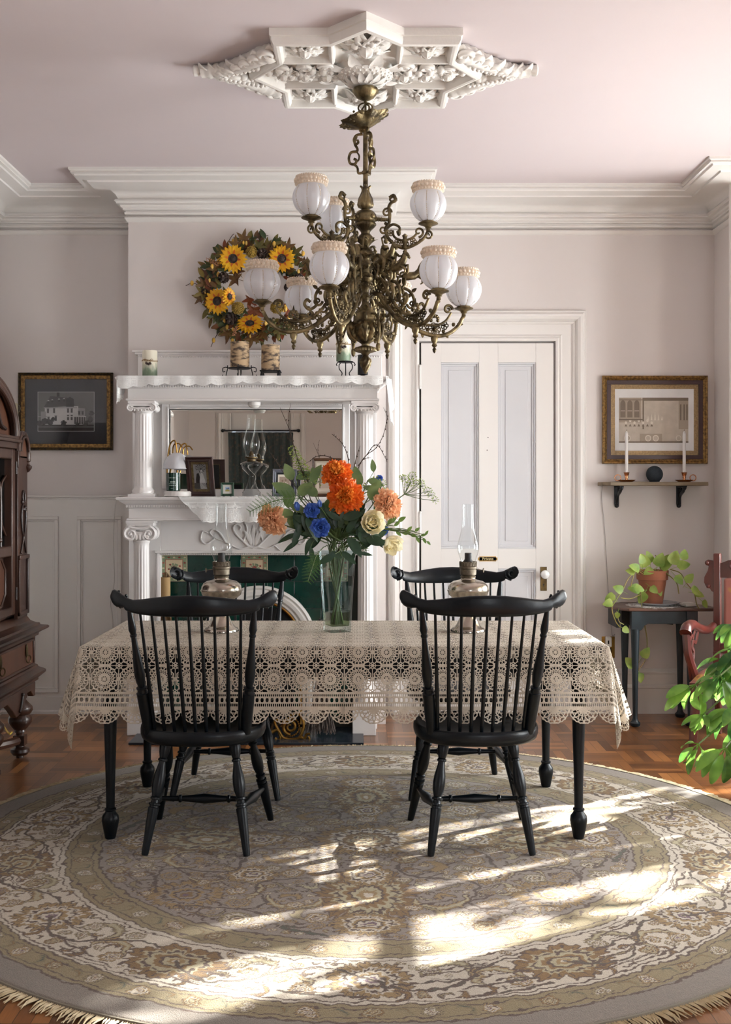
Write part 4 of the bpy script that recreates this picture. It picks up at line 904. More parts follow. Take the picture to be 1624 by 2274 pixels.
def cloth_field(U,V):
    x=(U-.5)*CLX; y=(V-.5)*CLY
    ix,iy=CLX/2-BAND-SC,CLY/2-BAND-SC
    nx,ny=22,12; px_,py_=2*ix/nx,2*iy/ny
    cx=((x+ix)/px_)%1-.5; cy=((y+iy)/py_)%1-.5; lx,ly=cx*px_,cy*py_; P_=(px_+py_)/2
    r=np.hypot(lx,ly); th=np.arctan2(ly,lx)
    F_=np.full_like(x,-1.)
    # centre wheel
    F_=np.maximum(F_,.0028-r); F_=np.maximum(F_,.0019-np.abs(r-.0125))
    sp=np.abs(np.sin(4*th))*r/4; F_=np.where(r<.0125,np.maximum(F_,.0013-sp),F_)
    F_=np.maximum(F_,np.where((r>=.0125)&(r<.0165),.0016-np.abs(r-.0147),-1))
    # spiral lattice
    k=150.; n=11
    l1=np.abs(np.sin(n*th+k*r*1.3)); l2=np.abs(np.sin(n*th-k*r*1.3)); g=np.hypot(n/np.maximum(r,.01),k*1.3)
    lat=.00108-np.minimum(l1,l2)/g
    F_=np.where((r>.0155)&(r<.049),np.maximum(F_,lat),F_)
    for rr in (.0205,.0335): F_=np.maximum(F_,.0013-np.abs(r-rr))
    rs=.0485+.0017*np.cos(16*th); F_=np.maximum(F_,.0021-np.abs(r-rs))
    # corner flowers
    qx=(lx-np.sign(lx)*px_/2); qy=(ly-np.sign(ly)*py_/2); rq=np.hypot(qx,qy); tq=np.arctan2(qy,qx)
    F_=np.maximum(F_,np.where(rq<.0125,np.maximum(.0016-np.abs(rq-.0115),np.maximum(.0014-np.abs(np.sin(3*tq))*rq/3,.0016-np.abs(rq-.004))),-1))
    link=np.abs(np.sin(4*(tq-pi/8*0)))*rq/4; F_=np.maximum(F_,np.where((rq>.0115)&(r>.047),.0015-link,-1))
    # mid edge joins
    jx=np.abs(lx)-px_/2; jy=np.abs(ly)-py_/2
    F_=np.maximum(F_,np.where((np.abs(ly)<.008),.0016-np.abs(jx),-1)); F_=np.maximum(F_,np.where((np.abs(lx)<.008),.0016-np.abs(jy),-1))
    F_=np.maximum(F_,np.where((np.abs(np.abs(lx)-px_/2)<.004)&(np.abs(ly)<.0022*2),.002,-1)); F_=np.maximum(F_,np.where((np.abs(np.abs(ly)-py_/2)<.004)&(np.abs(lx)<.0044),.002,-1))
    # band
    e=np.minimum(CLX/2-np.abs(x),CLY/2-np.abs(y)); along=np.where(CLX/2-np.abs(x)<CLY/2-np.abs(y),y,x)
    b=BAND+SC-e    # 0..BAND across band
    solid=np.full_like(x,-1.)
    for c,w in ((.003,.003),(.016,.0018),(.0185,.0012),(.037,.0018),(.0395,.0012),(.0525,.0018),(.0585,.0035)): solid=np.maximum(solid,w-np.abs(b-c))
    a=np.abs(((along/.0075)%1)-.5)*.0075; lad=.0013-a
    solid=np.maximum(solid,np.where(((b>.003)&(b<.016))|((b>.04)&(b<.0525)),lad,-1))
    per=.0185; aa=((along/per)%1-.5)*per; bw=(b-.0275)/.0095
    ov=np.hypot(aa/.0058,bw)-1; solid=np.maximum(solid,np.where((b>.0185)&(b<.037),np.minimum(ov*.006,.004-np.abs(0*ov)),-1))
    inb=(b>0)&(b<BAND); F_=np.where(inb,solid,F_)
    # scallops
    s_=b-BAND; L_=np.where(CLX/2-np.abs(x)<CLY/2-np.abs(y),CLY,CLX)-0.0; ns=np.where(L_>2,23,14); per=L_/ns
    c=((along/per+.5*(ns%2==0)+.5)%1-.5)*per; rr=np.hypot(c*.98,s_*1.05); tt=np.arctan2(c,s_+1e-6)
    Rm=per*.5*(1.0+.02*np.cos(tt*22))
    fan=np.maximum.reduce([.0013-np.abs(np.sin(7*tt+60*rr)) *np.maximum(rr,.008)/9,.0013-np.abs(np.sin(7*tt-60*rr))*np.maximum(rr,.008)/9,.0022-np.abs(rr-Rm+.0025),.0016-np.abs(rr-Rm*.45),.0016-np.abs(rr-Rm*.2),.0016-np.abs(rr-Rm*.75)])
    fan=np.minimum(fan,Rm-rr)
    # close fan top strip
    F_=np.where(s_>=0,np.maximum(fan,.0018-np.abs(s_)),F_)
    # rounding near outside
    return F_
m_croc=M('ecru_crochet_cotton',(203,191,174),.85,col2=(191,179,161),nscale=40,bump=.6,bscale=700,sheen=.2)
cl=lace_mesh(cloth_f,cloth_field,1360,780,'crochet_tablecloth',m_croc,thick=.0014)
tag(cl,'ecru crochet tablecloth with medallions and scalloped hem draped over the black table','tablecloth')
# ---------------------------------------------------------------- CHAIRS
def make_chair():
    t=thing('windsor_chair','x','chair')
    # seat
    mb=MB(); n=56; ring=[]
    def out(a):
        c,s_=math.cos(a),math.sin(a)
        w=.232+.0*s_; rx=w*(1-.10*max(0,-s_)**2*0+ .0); ry=.225 if s_<0 else .205
        e=.82
        return (rx*math.copysign(abs(c)**e,c),-.035+ry*math.copysign(abs(s_)**e,s_))
    O=[out(2*pi*i/n) for i in range(n)]
    rings=[(.78,.394),(.93,.396),(.98,.404),(1.0,.418),(1.0,.434),(.99,.446),(.965,.450),(.93,.4495),(.90,.446),(.80,.442),(.5,.437),(.2,.436)]
    vs=[];fs=[]
    for sc,z in rings:
        for i,(x,y) in enumerate(O): vs.append((x*sc,(y+.03)*sc-.03,z))
    for j in range(len(rings)-1):
        for i in range(n): fs.append((j*n+i,j*n+(i+1)%n,(j+1)*n+(i+1)%n,(j+1)*n+i))
    fs.append(tuple(range(n-1,-1,-1))); fs.append(tuple((len(rings)-1)*n+i for i in range(n)))
    mb.add(vs,fs); mb.build('seat',m_black,t,ang=50)
    LP=[(0,.0115),(.02,.013),(.36,.0195),(.40,.0205),(.405,.017),(.42,.0165),(.425,.021),(.44,.021),(.445,.015),(.47,.013),(.475,.019),(.49,.019),(.50,.014),(.56,.021),(.62,.0225),(.68,.021),(.78,.013),(.80,.0125),(.805,.017),(.82,.017),(.83,.013),(.88,.019),(.93,.021),(1,.017)]
    feet=[(-.185,-.225,-.125,-.12),(.185,-.225,.125,-.12),(-.225,.235,-.15,.12),(.225,.235,.15,.12)]
    ax_=[]
    for fx,fy,tx,ty in feet:
        mb=MB(); mb.turned((fx,fy,0),(tx,ty,.400),LP,16); mb.build('leg',m_black,t,ang=35); ax_.append((Vector((fx,fy,0)),Vector((tx,ty,.400))))
    SP=[(0,.008),(.15,.0095),(.22,.0105),(.23,.015),(.25,.015),(.26,.010),(.32,.012),(.5,.019),(.68,.012),(.74,.010),(.75,.015),(.77,.015),(.78,.0105),(.85,.0095),(1,.008)]
    S2=[(0,.008),(.1,.010),(.3,.014),(.5,.0205),(.7,.014),(.9,.010),(1,.008)]
    mids=[]
    for r_,f_ in ((0,2),(1,3)):
        a=ax_[r_][0].lerp(ax_[r_][1],.41); b=ax_[f_][0].lerp(ax_[f_][1],.34)
        mb=MB(); mb.turned(a,b,S2,14); mb.build('stretcher',m_black,t); mids.append(a.lerp(b,.42))
    mb=MB(); mb.turned(mids[0],mids[1],SP,14); mb.build('stretcher',m_black,t)
    # crest
    def cy(x): return -.375+1.35*x*x
    key=[(0,.953,.877),(.06,.951,.876),(.12,.944,.877),(.17,.936,.880),(.205,.932,.884),(.23,.937,.890),(.238,.940,.894),(.242,.943,.902),(.26,.953,.900),(.272,.960,.901),(.284,.964,.907),(.293,.960,.917),(.298,.948,.932)]
    def itp(x,k):
        x=abs(x)
        for i in range(len(key)-1):
            if key[i][0]<=x<=key[i+1][0]: f=(x-key[i][0])/(key[i+1][0]-key[i][0]+1e-9); return key[i][k]*(1-f)+key[i+1][k]*f
        return key[-1][k]
    xs=sorted(set([s*k[0] for k in key for s in (-1,1)]+[i*.02-.28 for i in range(29)]))
    vs=[];fs=[]; m=12
    for x in xs:
        zt,zb=itp(x,1),itp(x,2); th=.014 if abs(x)<.2 else .014+.006*min(1,(abs(x)-.2)/.06); zc=(zt+zb)/2; hh=(zt-zb)/2
        for k in range(m):
            a=2*pi*k/m; c,s_=math.cos(a),math.sin(a)
            dz=math.copysign(abs(s_)**.55,s_)*hh; dy=math.copysign(abs(c)**.7,c)*th*(1-.2*(dz/hh if hh else 0))
            vs.append((x,cy(x)+dy-.12*(dz),zc+dz))
    for i in range(len(xs)-1):
        for k in range(m): fs.append((i*m+k,(i+1)*m+k,(i+1)*m+(k+1)%m,i*m+(k+1)%m))
    fs.append(tuple(range(m))); fs.append(tuple((len(xs)-1)*m+k for k in range(m-1,-1,-1)))
    mb=MB(); mb.add(vs,fs); cr_=mb.build('crest_rail',m_black,t,ang=50)
    for s_ in (-1,1):
        mb=MB(); ex=.268*s_; ez=.932; ey=cy(.268)+.018
        sp=spiral(0,0,.024,.004,R(90),R(90)-s_*R(560),40)
        mb.tube([(ex+q[0],ey+.002-abs(q[0])*.0,ez+q[1]) for q in sp],lambda u:.005*(1-.4*u),6)
        for k in range(9):
            a=R(150+k*14) if s_>0 else R(30-k*14)
            mb.sph((ex+.028*math.cos(a)*1.0,ey-.004+(-.012*0),ez-.004+.028*math.sin(a)),.0052,6,5)
        mb.build('carved_volute',m_black,cr_)
    # back posts
    BP=[(0,.0165),(.06,.0185),(.2,.021),(.33,.0225),(.335,.018),(.36,.017),(.365,.0195),(.375,.0195),(.38,.012),(.42,.0165),(.48,.0195),(.55,.018),(.7,.0115),(.78,.0095),(.785,.0125),(.80,.0125),(.805,.010),(.84,.0145),(.88,.013),(1,.0075)]
    for s_ in (-1,1):
        mb=MB(); mb.turned((s_*.178,-.185,.435),(s_*.222,cy(.222)-.0,.897),BP,16); mb.build('back_post',m_black,t,ang=35)
    for i in range(9):
        u=(i-4)/4; xb=u*.155; yb=-.222+.035*u*u; xt=u*.178
        mb=MB(); mb.turned((xb,yb,.436),(xt,cy(xt),.885),[(0,.0062),(.35,.0075),(.6,.006),(1,.0048)],10); mb.build('spindle',m_black,t)
    return t
proto=make_chair()
CH=[(-.583,4.385,-1.5,'black spindle-back chair at the near left of the table, back to the viewer'),(.438,4.385,1.5,'black spindle-back chair at the near right of the table, back to the viewer'),
    (-.575,5.13,181.5,'black spindle-back chair behind the table at left, facing the viewer'),(.447,5.13,180,'black spindle-back chair behind the table in front of the door')]
for i,(x,y,a,lb) in enumerate(CH):
    c=proto if i==0 else copytree(proto)
    c.location=(x,y,.0135); c.rotation_euler=(0,0,R(a)); c['label']=lb; c['group']='dining chairs around the table'
# ---------------------------------------------------------------- pewter oil lamps
ZT=ZCl+.0015
def pewter():
    t=thing('table_oil_lamp','x','oil lamp'); k=4.77/F
    z=lambda y:(1403-y)*k
    mb=MB()
    pr=[(36,1403),(38,1402),(38,1398),(36,1395),(31,1393),(26,1387),(21,1377),(17,1368),(15,1358),(14,1348),(16,1340),(24,1334),(36,1327),(43,1321),(45,1314),(46.5,1312.5),(46.5,1310),(45,1309),(44,1302),(40,1296),(33,1291),(24,1289),(18,1287.5),(16,1285),(16,1282)]
    mb.lathe([(r*k,z(y)) for r,y in pr],44); mb.build('font_and_foot',m_pewter,t,ang=45)
    mb=MB()
    for i in range(40): a=2*pi*i/40; mb.box((37.7*k*math.cos(a),37.7*k*math.sin(a),z(1400)),(.003,.002,.005),Matrix.Rotation(a,3,'Z')@Matrix.Rotation(R(45),3,'X'))
    mb.build('pierced_band',m_blackm,t,smooth=False)
    mb=MB(); pr=[(16,1284),(17,1280),(15,1278),(18,1276),(18.5,1266),(18,1264),(20,1262),(20,1259),(18,1257),(19,1247)]; mb.lathe([(r*k,z(y)) for r,y in pr],36,cap=False)
    for i in range(18):
        a=2*pi*i/18; mb.tube([(19*k*math.cos(a+s),19*k*math.sin(a+s),z(1257)+q) for s,q in ((0,0),(.05,.012),(.17,.018),(.3,.012),(.35,0))],.0012,5)
    mb.tube([(0,0,z(1262)),(34*k,0,z(1266))],.0018,6); mb.lathe([(0,0),(.009,.0),(.009,.003),(0,.003)],16,mat=Matrix.Translation((34*k,0,z(1266)))@Matrix.Rotation(R(90),4,'Y'))
    bu=mb.build('burner',M('aged_pewter',(120,110,95),.4,.85,col2=(90,82,70),nscale=40,bump=.3,bscale=400),t)
    mb=MB(); mb.lathe([(13*k,z(1262)),(12.5*k,z(1250)),(8*k,z(1242)),(8*k,z(1229)),(7*k,z(1228)),(0,z(1228))],24,rf=lambda r,zz,a:r*(1-.15*abs(math.sin(a)))); mb.build('wick_tube',M('dark_burner',(58,56,56),.5,.6,bump=.3,bscale=300),bu)
    mb=MB(); pr=[(16,1257),(16,1248),(19,1238),(23,1226),(24.3,1216),(22.5,1204),(18,1188),(14.5,1172),(13.2,1155),(12.8,1140),(13,1121)]
    mb.lathe([tuple(v[:2]) for v in cr([(r*k,z(y),0) for r,y in pr],4)],36,cap=False); mb.lathe([(13*k,z(1121)),(13.4*k,z(1120.5)),(13*k,z(1120))],36,cap=False); mb.build('chimney',m_glass,t)
    return t
l1=pewter(); l1.location=(X(492,4.77),4.77,ZT); l1.rotation_euler=(0,0,R(200)); l1['label']='pewter oil lamp with glass chimney, left of the flower vase on the table'
l2=copytree(l1); l2.location=(X(1040,4.77),4.77,ZT); l2.rotation_euler=(0,0,R(-20)); l2['label']='pewter oil lamp with glass chimney, right of the flower vase before the door'
for l in (l1,l2): l['group']='pewter oil lamps on the table'
# ---------------------------------------------------------------- RUG
RCX,RCY,RR=.03,4.356,1.61
def vnoise(x,y,sc,seed=0):
    rs=np.random.RandomState(seed); T_=rs.rand(128,128); x=x/sc; y=y/sc; i=np.floor(x).astype(int); j=np.floor(y).astype(int); fx=x-i; fy=y-j; fx=fx*fx*(3-2*fx); fy=fy*fy*(3-2*fy)
    g=lambda a,b:T_[a%128,b%128]
    return (g(i,j)*(1-fx)+g(i+1,j)*fx)*(1-fy)+(g(i,j+1)*(1-fx)+g(i+1,j+1)*fx)*fy
n=1000; gx=np.linspace(-RR,RR,n); GX,GY=np.meshgrid(gx,gx,indexing='ij')
wx=GX+(vnoise(GX+9,GY+9,.035,1)-.5)*.018+(vnoise(GX+9,GY+9,.014,2)-.5)*.010
wy=GY+(vnoise(GX+9,GY+9,.035,3)-.5)*.018+(vnoise(GX+9,GY+9,.014,4)-.5)*.010
rad=np.hypot(GX,GY); C=lambda r,g,b:np.array(lin((r,g,b)))
c_field=C(158,146,136); c_iv=C(218,206,188); c_gold=C(166,138,94); c_gold2=C(144,112,70); c_olive=C(158,142,108); c_out=C(104,84,72); c_plum=C(128,102,112); c_grey=C(148,137,126); c_dk=C(98,98,82); c_yel=C(190,178,146); c_blue=C(120,124,130)
col=np.zeros((n,n,3)); col[:]=c_field
wr=np.hypot(wx,wy)
iv=(wr>1.10)&(wr<1.425); col[iv]=c_iv
col[(wr>=.985)&(wr<1.11)]=c_olive; col[(wr>=1.40)&(wr<1.505)]=c_olive; col[rad>=1.5]=c_grey
for r0,w in ((.985,.0045),(1.01,.003),(1.085,.003),(1.108,.005),(1.128,.0035),(1.385,.0035),(1.402,.0045),(1.425,.003),(1.48,.003),(1.502,.005)): col[np.abs(wr-r0)<w*.8]=c_out
col[(wr>1.109)&(wr<1.126)]=c_iv*.95
def sub(cx,cy,s):
    i0,i1=[int(np.clip((v+RR)/(2*RR)*(n-1),0,n-1)) for v in (cx-s,cx+s)]; j0,j1=[int(np.clip((v+RR)/(2*RR)*(n-1),0,n-1)) for v in (cy-s,cy+s)]
    return slice(i0,i1+1),slice(j0,j1+1)
def flower(cx,cy,rot,size,pet=8,ex=1.0,ey=1.0,pal=0,depth=.22,clipr=None):
    S=sub(cx,cy,size*1.35/min(ex,ey,1)); x=wx[S]-cx; y=wy[S]-cy; c,s=math.cos(rot),math.sin(rot); u=(x*c+y*s)*ex; v=(-x*s+y*c)*ey
    r=np.hypot(u,v); th=np.arctan2(v,u); Rp=size*((1-depth)+depth*np.abs(np.cos(pet*th/2))**.7+.06*np.cos(3*pet*th)); q=r/Rp
    A=[(c_gold,c_iv,c_plum,c_yel),(c_gold2,c_yel,c_gold,c_iv),(c_olive,c_iv,c_gold,c_plum),(c_gold,c_field,c_gold2,c_plum)][pal]
    t=col[S]
    t[q<1]=c_out; t[q<.94]=A[0]; vein=(np.abs(np.sin(pet*th*1.5))<.22)&(q>.62)&(q<.86); t[vein]=c_out*.9
    t[(q<.70)&(q>.62)]=A[1]; t[q<.62]=c_out; q2=r/(size*.55*(.8+.2*np.abs(np.cos(pet*th/2+.4)))); t[q2<1]=A[1]; t[q2<.8]=A[0]*1.05
    t[(q2<.62)&(q2>.5)]=c_out; t[q2<.5]=A[1]; t[(q2<.32)]=A[2]; t[q2<.16]=A[3]
    col[S]=t
def ribbon(pts,w,serr=0,k=14,cA=c_gold,cB=c_out,inner=None,taper=True):
    pts=[tuple(p)[:2] for p in pts]; xs=[p[0] for p in pts]; ys=[p[1] for p in pts]; m=.05+w
    S=(slice(*[int(np.clip((v+RR)/(2*RR)*(n-1),0,n-1)) for v in (min(xs)-m,max(xs)+m)]),slice(*[int(np.clip((v+RR)/(2*RR)*(n-1),0,n-1)) for v in (min(ys)-m,max(ys)+m)]))
    x=wx[S]; y=wy[S]; best=np.full(x.shape,9.); T_=np.zeros(x.shape); N_=len(pts)-1
    for i in range(N_):
        ax,ay=pts[i]; bx,by=pts[i+1]; dx,dy=bx-ax,by-ay; l=dx*dx+dy*dy+1e-12
        t=np.clip(((x-ax)*dx+(y-ay)*dy)/l,0,1); d=np.hypot(x-ax-t*dx,y-ay-t*dy); b=d<best; best[b]=d[b]; T_[b]=((i+t)/N_)[b]
    ww=w*(np.sin(pi*np.clip(T_*.92+.06,0,1))**.7 if taper else 1)*(1-serr*np.abs(((T_*k)%1)))
    t=col[S]; t[best<ww]=cB; t[best<ww-.005]=cA
    if inner is not None: t[(best<ww*.35)]=inner
    col[S]=t
def pol(r,a): return (r*math.cos(R(a)),r*math.sin(R(a)))
def acurl(cx,cy,r0,r1,a0,a1,w,**k):
    ribbon([(cx+(r0+(r1-r0)*i/18)*math.cos(R(a0+(a1-a0)*i/18)),cy+(r0+(r1-r0)*i/18)*math.sin(R(a0+(a1-a0)*i/18))) for i in range(19)],w,**k)
# outer ivory border: 14 sectors of palmettes and curled leaves
NS=14
for i in range(NS):
    a=360/NS*i+270-360/NS/2*0; r_=1.255
    p=pol(r_,a); flower(p[0],p[1],R(a),.135 if i%2 else .125,7 if i%2 else 10,1.15 if i%2 else 1,.85 if i%2 else 1,pal=i%2)
    b=a+360/NS/2; 
    for sg in (-1,1):
        q=pol(1.26+sg*.035,b+sg*2)
        acurl(q[0],q[1],.085,.04,b+(90 if sg>0 else -90),b+(90 if sg>0 else -90)+sg*210,.024,serr=.45,cA=c_gold if sg>0 else c_olive,cB=c_out,inner=c_yel)
    q=pol(1.20,b-5); flower(q[0],q[1],R(b),.036,6,pal=2); q=pol(1.32,b+5); flower(q[0],q[1],R(b),.036,6,pal=0)
    ribbon([pol(1.255+.075*math.sin(R(t*360/12)),a+t*360/NS/12) for t in range(13)],.006,cA=c_dk,cB=c_out,taper=False)
    for dd in (4.5,21): q=pol(1.345,a+dd*.6); acurl(q[0],q[1],.04,.02,a,a+200,.013,serr=.4,cA=c_gold2)
# guard bands
for (r_,N_,s_) in ((1.047,84,.033),(1.452,116,.031)):
    for i in range(N_):
        a=360/N_*i
        if i%2: p=pol(r_,a); flower(p[0],p[1],R(a),s_,5,pal=(i//2)%3)
        else: p=pol(r_,a); acurl(p[0],p[1],s_*.9,s_*.5,a+40,a+240,.009,serr=.3,cA=c_dk if i%4 else c_gold2,cB=c_olive*.8)
# inner field
for a in range(0,360,45):
    if a%90==0:
        p=pol(.60,a); flower(p[0],p[1],R(a),.20,15,.72,1.15,pal=1,depth=.30)
        p=pol(.40,a); flower(p[0],p[1],R(a),.10,7,.8,1.1,pal=0)
        p=pol(.85,a); flower(p[0],p[1],R(a),.115,9,1.2,.9,pal=0)
        for sg in (-1,1):
            q=pol(.66,a+sg*18); acurl(q[0],q[1],.12,.05,a+sg*100,a-sg*90,.03,serr=.45,cA=c_gold,inner=c_yel)
            q=pol(.80,a+sg*13); acurl(q[0],q[1],.07,.03,a+sg*200,a+sg*20,.02,serr=.45,cA=c_olive)
    else:
        p=pol(.84,a); flower(p[0],p[1],R(a),.135,11,pal=3)
        p=pol(.56,a); flower(p[0],p[1],R(a),.10,8,pal=0)
        for sg in (-1,1):
            q=pol(.70,a+sg*9); acurl(q[0],q[1],.09,.03,a+180+sg*60,a+sg*30,.02,serr=.45,cA=c_gold2,inner=c_yel)
            q=pol(.90,a+sg*11); acurl(q[0],q[1],.05,.03,a+sg*150,a-sg*60,.015,serr=.4,cA=c_olive)
            ribbon([pol(.3+.055*t,a+sg*(22-1.2*t+8*math.sin(t*.9))) for t in range(12)],.0055,cA=c_dk,cB=c_out,taper=False)
for a in range(0,360,30):
    p=pol(.27,a); flower(p[0],p[1],R(a),.05,6,pal=a//30%3)
    q=pol(.47,a+15); flower(q[0],q[1],R(a),.034,6,pal=2); q=pol(.935,a+9); flower(q[0],q[1],0,.03,5,pal=0)
    q=pol(.73,a+11); flower(q[0],q[1],0,.03,5,pal=0)
rs=random.Random(5)
def filler(r0,r1,N_,sm,bgs):
    for i in range(N_):
        a=rs.uniform(0,90); r_=(rs.uniform(r0*r0,r1*r1))**.5; k=rs.random(); s=rs.uniform(.6,1.2)*sm; aa=rs.uniform(0,360); pal_=rs.randrange(4)
        for rot4 in range(4):
            for mir in (1,-1):
                A_=rot4*90+mir*a*.5; p=pol(r_,A_); i0=int((p[0]+RR)/(2*RR)*(n-1)); j0=int((p[1]+RR)/(2*RR)*(n-1)); m_=int(s*.85/(2*RR)*n)
                blk=col[i0-m_:i0+m_+1,j0-m_:j0+m_+1]; 
                if blk.size==0 or (np.abs(blk-bgs).max(-1)<1e-6).mean()<.88: continue
                if k<.45: flower(p[0],p[1],R(A_),s*.8,5+pal_,pal=pal_)
                elif k<.8: acurl(p[0],p[1],s*.7,s*.35,A_+mir*aa,A_+mir*(aa+220),s*.35,serr=.45,cA=(c_gold,c_olive,c_gold2,c_yel)[pal_])
                else: ribbon([pol(r_+s*(t-4)/6*.8,A_+mir*5*math.sin(t*.7)) for t in range(9)],s*.22,serr=.5,k=9,cA=(c_gold2,c_olive,c_yel,c_dk)[pal_])
for sm,N_ in ((.085,500),(.055,900),(.034,1600),(.022,1800)): filler(.2,.96,N_,sm,c_field); filler(1.14,1.375,N_//5,sm,c_iv)
flower(0,0,0,.21,12,pal=0,depth=.25); flower(0,0,.2,.1,8,pal=1)
fine=vnoise(GX+9,GY+9,.006,7)[...,None]; col=col*.70*(.93+.14*fine); col*= (.94+.12*vnoise(GX+9,GY+9,.25,8))[...,None]
m_rug=bpy.data.materials.new('woven_wool_rug'); m_rug.use_nodes=True; nt=m_rug.node_tree; N=nt.nodes; L_=nt.links; b=N['Principled BSDF']
at=N.new('ShaderNodeAttribute'); at.attribute_name='Weave'; no=N.new('ShaderNodeTexNoise'); no.inputs['Scale'].default_value=260; no.inputs['Detail'].default_value=3; tc=N.new('ShaderNodeTexCoord'); L_.new(tc.outputs['Object'],no.inputs['Vector'])
rp=N.new('ShaderNodeMapRange'); rp.inputs[1].default_value=.3; rp.inputs[2].default_value=.7; rp.inputs[3].default_value=.84; rp.inputs[4].default_value=1.1; L_.new(no.outputs['Fac'],rp.inputs[0])
mu=N.new('ShaderNodeMix'); mu.data_type='RGBA'; mu.blend_type='MULTIPLY'; mu.inputs[0].default_value=1; L_.new(at.outputs['Color'],mu.inputs[6]); L_.new(rp.outputs[0],mu.inputs[7]); L_.new(mu.outputs[2],b.inputs['Base Color'])
b.inputs['Roughness'].default_value=.95; b.inputs['Specular IOR Level'].default_value=.1; b.inputs['Sheen Weight'].default_value=.15
bp=N.new('ShaderNodeBump'); bp.inputs['Strength'].default_value=.6; bp.inputs['Distance'].default_value=.003; L_.new(no.outputs['Fac'],bp.inputs['Height']); L_.new(bp.outputs[0],b.inputs['Normal'])
keep=(rad[:-1,:-1]<RR-.004)&(rad[1:,1:]<RR-.004)&(rad[1:,:-1]<RR-.004)&(rad[:-1,1:]<RR-.004)
idx=np.arange(n*n).reshape(n,n); ii,jj=np.nonzero(keep); f=np.stack([idx[ii,jj],idx[ii+1,jj],idx[ii+1,jj+1],idx[ii,jj+1]],1)
used=np.unique(f); rm=-np.ones(n*n,np.int64); rm[used]=np.arange(len(used)); f=rm[f]
zz=.012-.011*np.clip((rad-(RR-.02))/.02,0,1)**2
pos=np.stack([GX,GY,zz],-1).reshape(-1,3)[used]; cc=np.concatenate([col,np.ones((n,n,1))],-1).reshape(-1,4)[used]
me=bpy.data.meshes.new('round_rug'); me.vertices.add(len(pos)); me.vertices.foreach_set('co',pos.astype(np.float32).ravel()); me.loops.add(f.size); me.loops.foreach_set('vertex_index',f.astype(np.int32).ravel()); me.polygons.add(len(f)); me.polygons.foreach_set('loop_start',np.arange(0,f.size,4,dtype=np.int32)); me.polygons.foreach_set('loop_total',np.full(len(f),4,np.int32))
ca=me.color_attributes.new('Weave','FLOAT_COLOR','POINT'); ca.data.foreach_set('color',cc.astype(np.float32).ravel()); me.materials.append(m_rug); me.update(calc_edges=True); me.shade_smooth()
rug=bpy.data.objects.new('pile',me); COL.objects.link(rug)
rt=thing('round_rug','large round oriental wool rug in grey, ivory and gold with cream fringe','rug',(RCX,RCY,.001)); rug.parent=rt
mb=MB(); n_=1500
for i in range(n_):
    a=2*pi*i/n_+rnd(-.001,.001); l=rnd(.035,.06); w=rnd(-.35,.35); c_,s_=math.cos(a),math.sin(a)
    p0=(c_*(RR-.012),s_*(RR-.012),.006); p1=(c_*(RR+l*.5)-s_*w*l*.4,s_*(RR+l*.5)+c_*w*l*.4,.006+rnd(0,.003)); p2=(c_*(RR+l)-s_*w*l,s_*(RR+l)+c_*w*l,.0025)
    mb.tube([p0,p1,p2],(.0032,.003,.0014),4,cap=False)
fr=mb.build('fringe',M('cream_fringe_cotton',(206,190,158),.9,col2=(180,162,128),nscale=40),rt); fr['kind']='stuff'
mb=MB(); mb.tube([((RR-.006)*math.cos(2*pi*i/240),(RR-.006)*math.sin(2*pi*i/240),.007) for i in range(240)],.006,6,closed=True); mb.build('bound_edge',M('rug_binding',(120,112,98),.9),rt)
# ================================================================ CEILING MEDALLION
ME=thing('ceiling_medallion','white plaster diamond-shaped ceiling medallion with framed panels and carved foliage','medallion',(.028,4.79,ZC))
SY=1.0
def mrib(mb,pts,w,h,closed=False,ztop=0,steps=2):
    # moulded rib following pts in plan (x,y), hanging from the ceiling
    pr=[(-w/2,0),(-w/2,-h*.45),(-w*.36,-h*.5),(-w*.36,-h*.7),(-w*.2,-h*.95),(0,-h),(w*.2,-h*.95),(w*.36,-h*.7),(w*.36,-h*.5),(w/2,-h*.45),(w/2,0)]
    n=len(pts); vs=[];fs=[];k=len(pr); P_=[Vector(p) for p in pts]
    for i in range(n):
        d0=(P_[i]-P_[i-1]).normalized() if (i>0 or closed) else None; d1=(P_[(i+1)%n]-P_[i]).normalized() if (i<n-1 or closed) else None
        if d0 is None:d0=d1
        if d1 is None:d1=d0
        n0=Vector((-d0.y,d0.x));n1=Vector((-d1.y,d1.x)); b=n0+n1; b=b/(max(b.length_squared,.3)/2)
        for o,z in pr: vs.append((P_[i].x+b.x*o,P_[i].y+b.y*o,z+ztop))
    for i in range(n if closed else n-1):
        i2=(i+1)%n
        for j in range(k-1): fs.append((i*k+j,i*k+j+1,i2*k+j+1,i2*k+j))
    mb.add(vs,fs)
OUTL=[(0,-.50),(.135,-.36),(.345,-.36),(.345,-.165),(.462,0),(.345,.165),(.345,.36),(.135,.36),(0,.50),(-.135,.36),(-.345,.36),(-.345,.165),(-.462,0),(-.345,-.165),(-.345,-.36),(-.135,-.36)]
mb=MB(); mb.prism(OUTL,0,-.02,lambda a,b,d:(a,b,d)); mb.build('back_plate',m_plaster,ME,smooth=False)
mb=MB(); mrib(mb,OUTL,.052,.062,True); mb.build('outer_frame',m_plaster,ME,ang=30)
for sx in (-1,1):
    for sy in (-1,1):
        mb=MB(); mrib(mb,[(sx*.135,sy*.36),(sx*.135,sy*.145),(sx*.345,sy*.145)],.03,.052); mb.build('inner_rib',m_plaster,ME,ang=30)
random.seed(3)
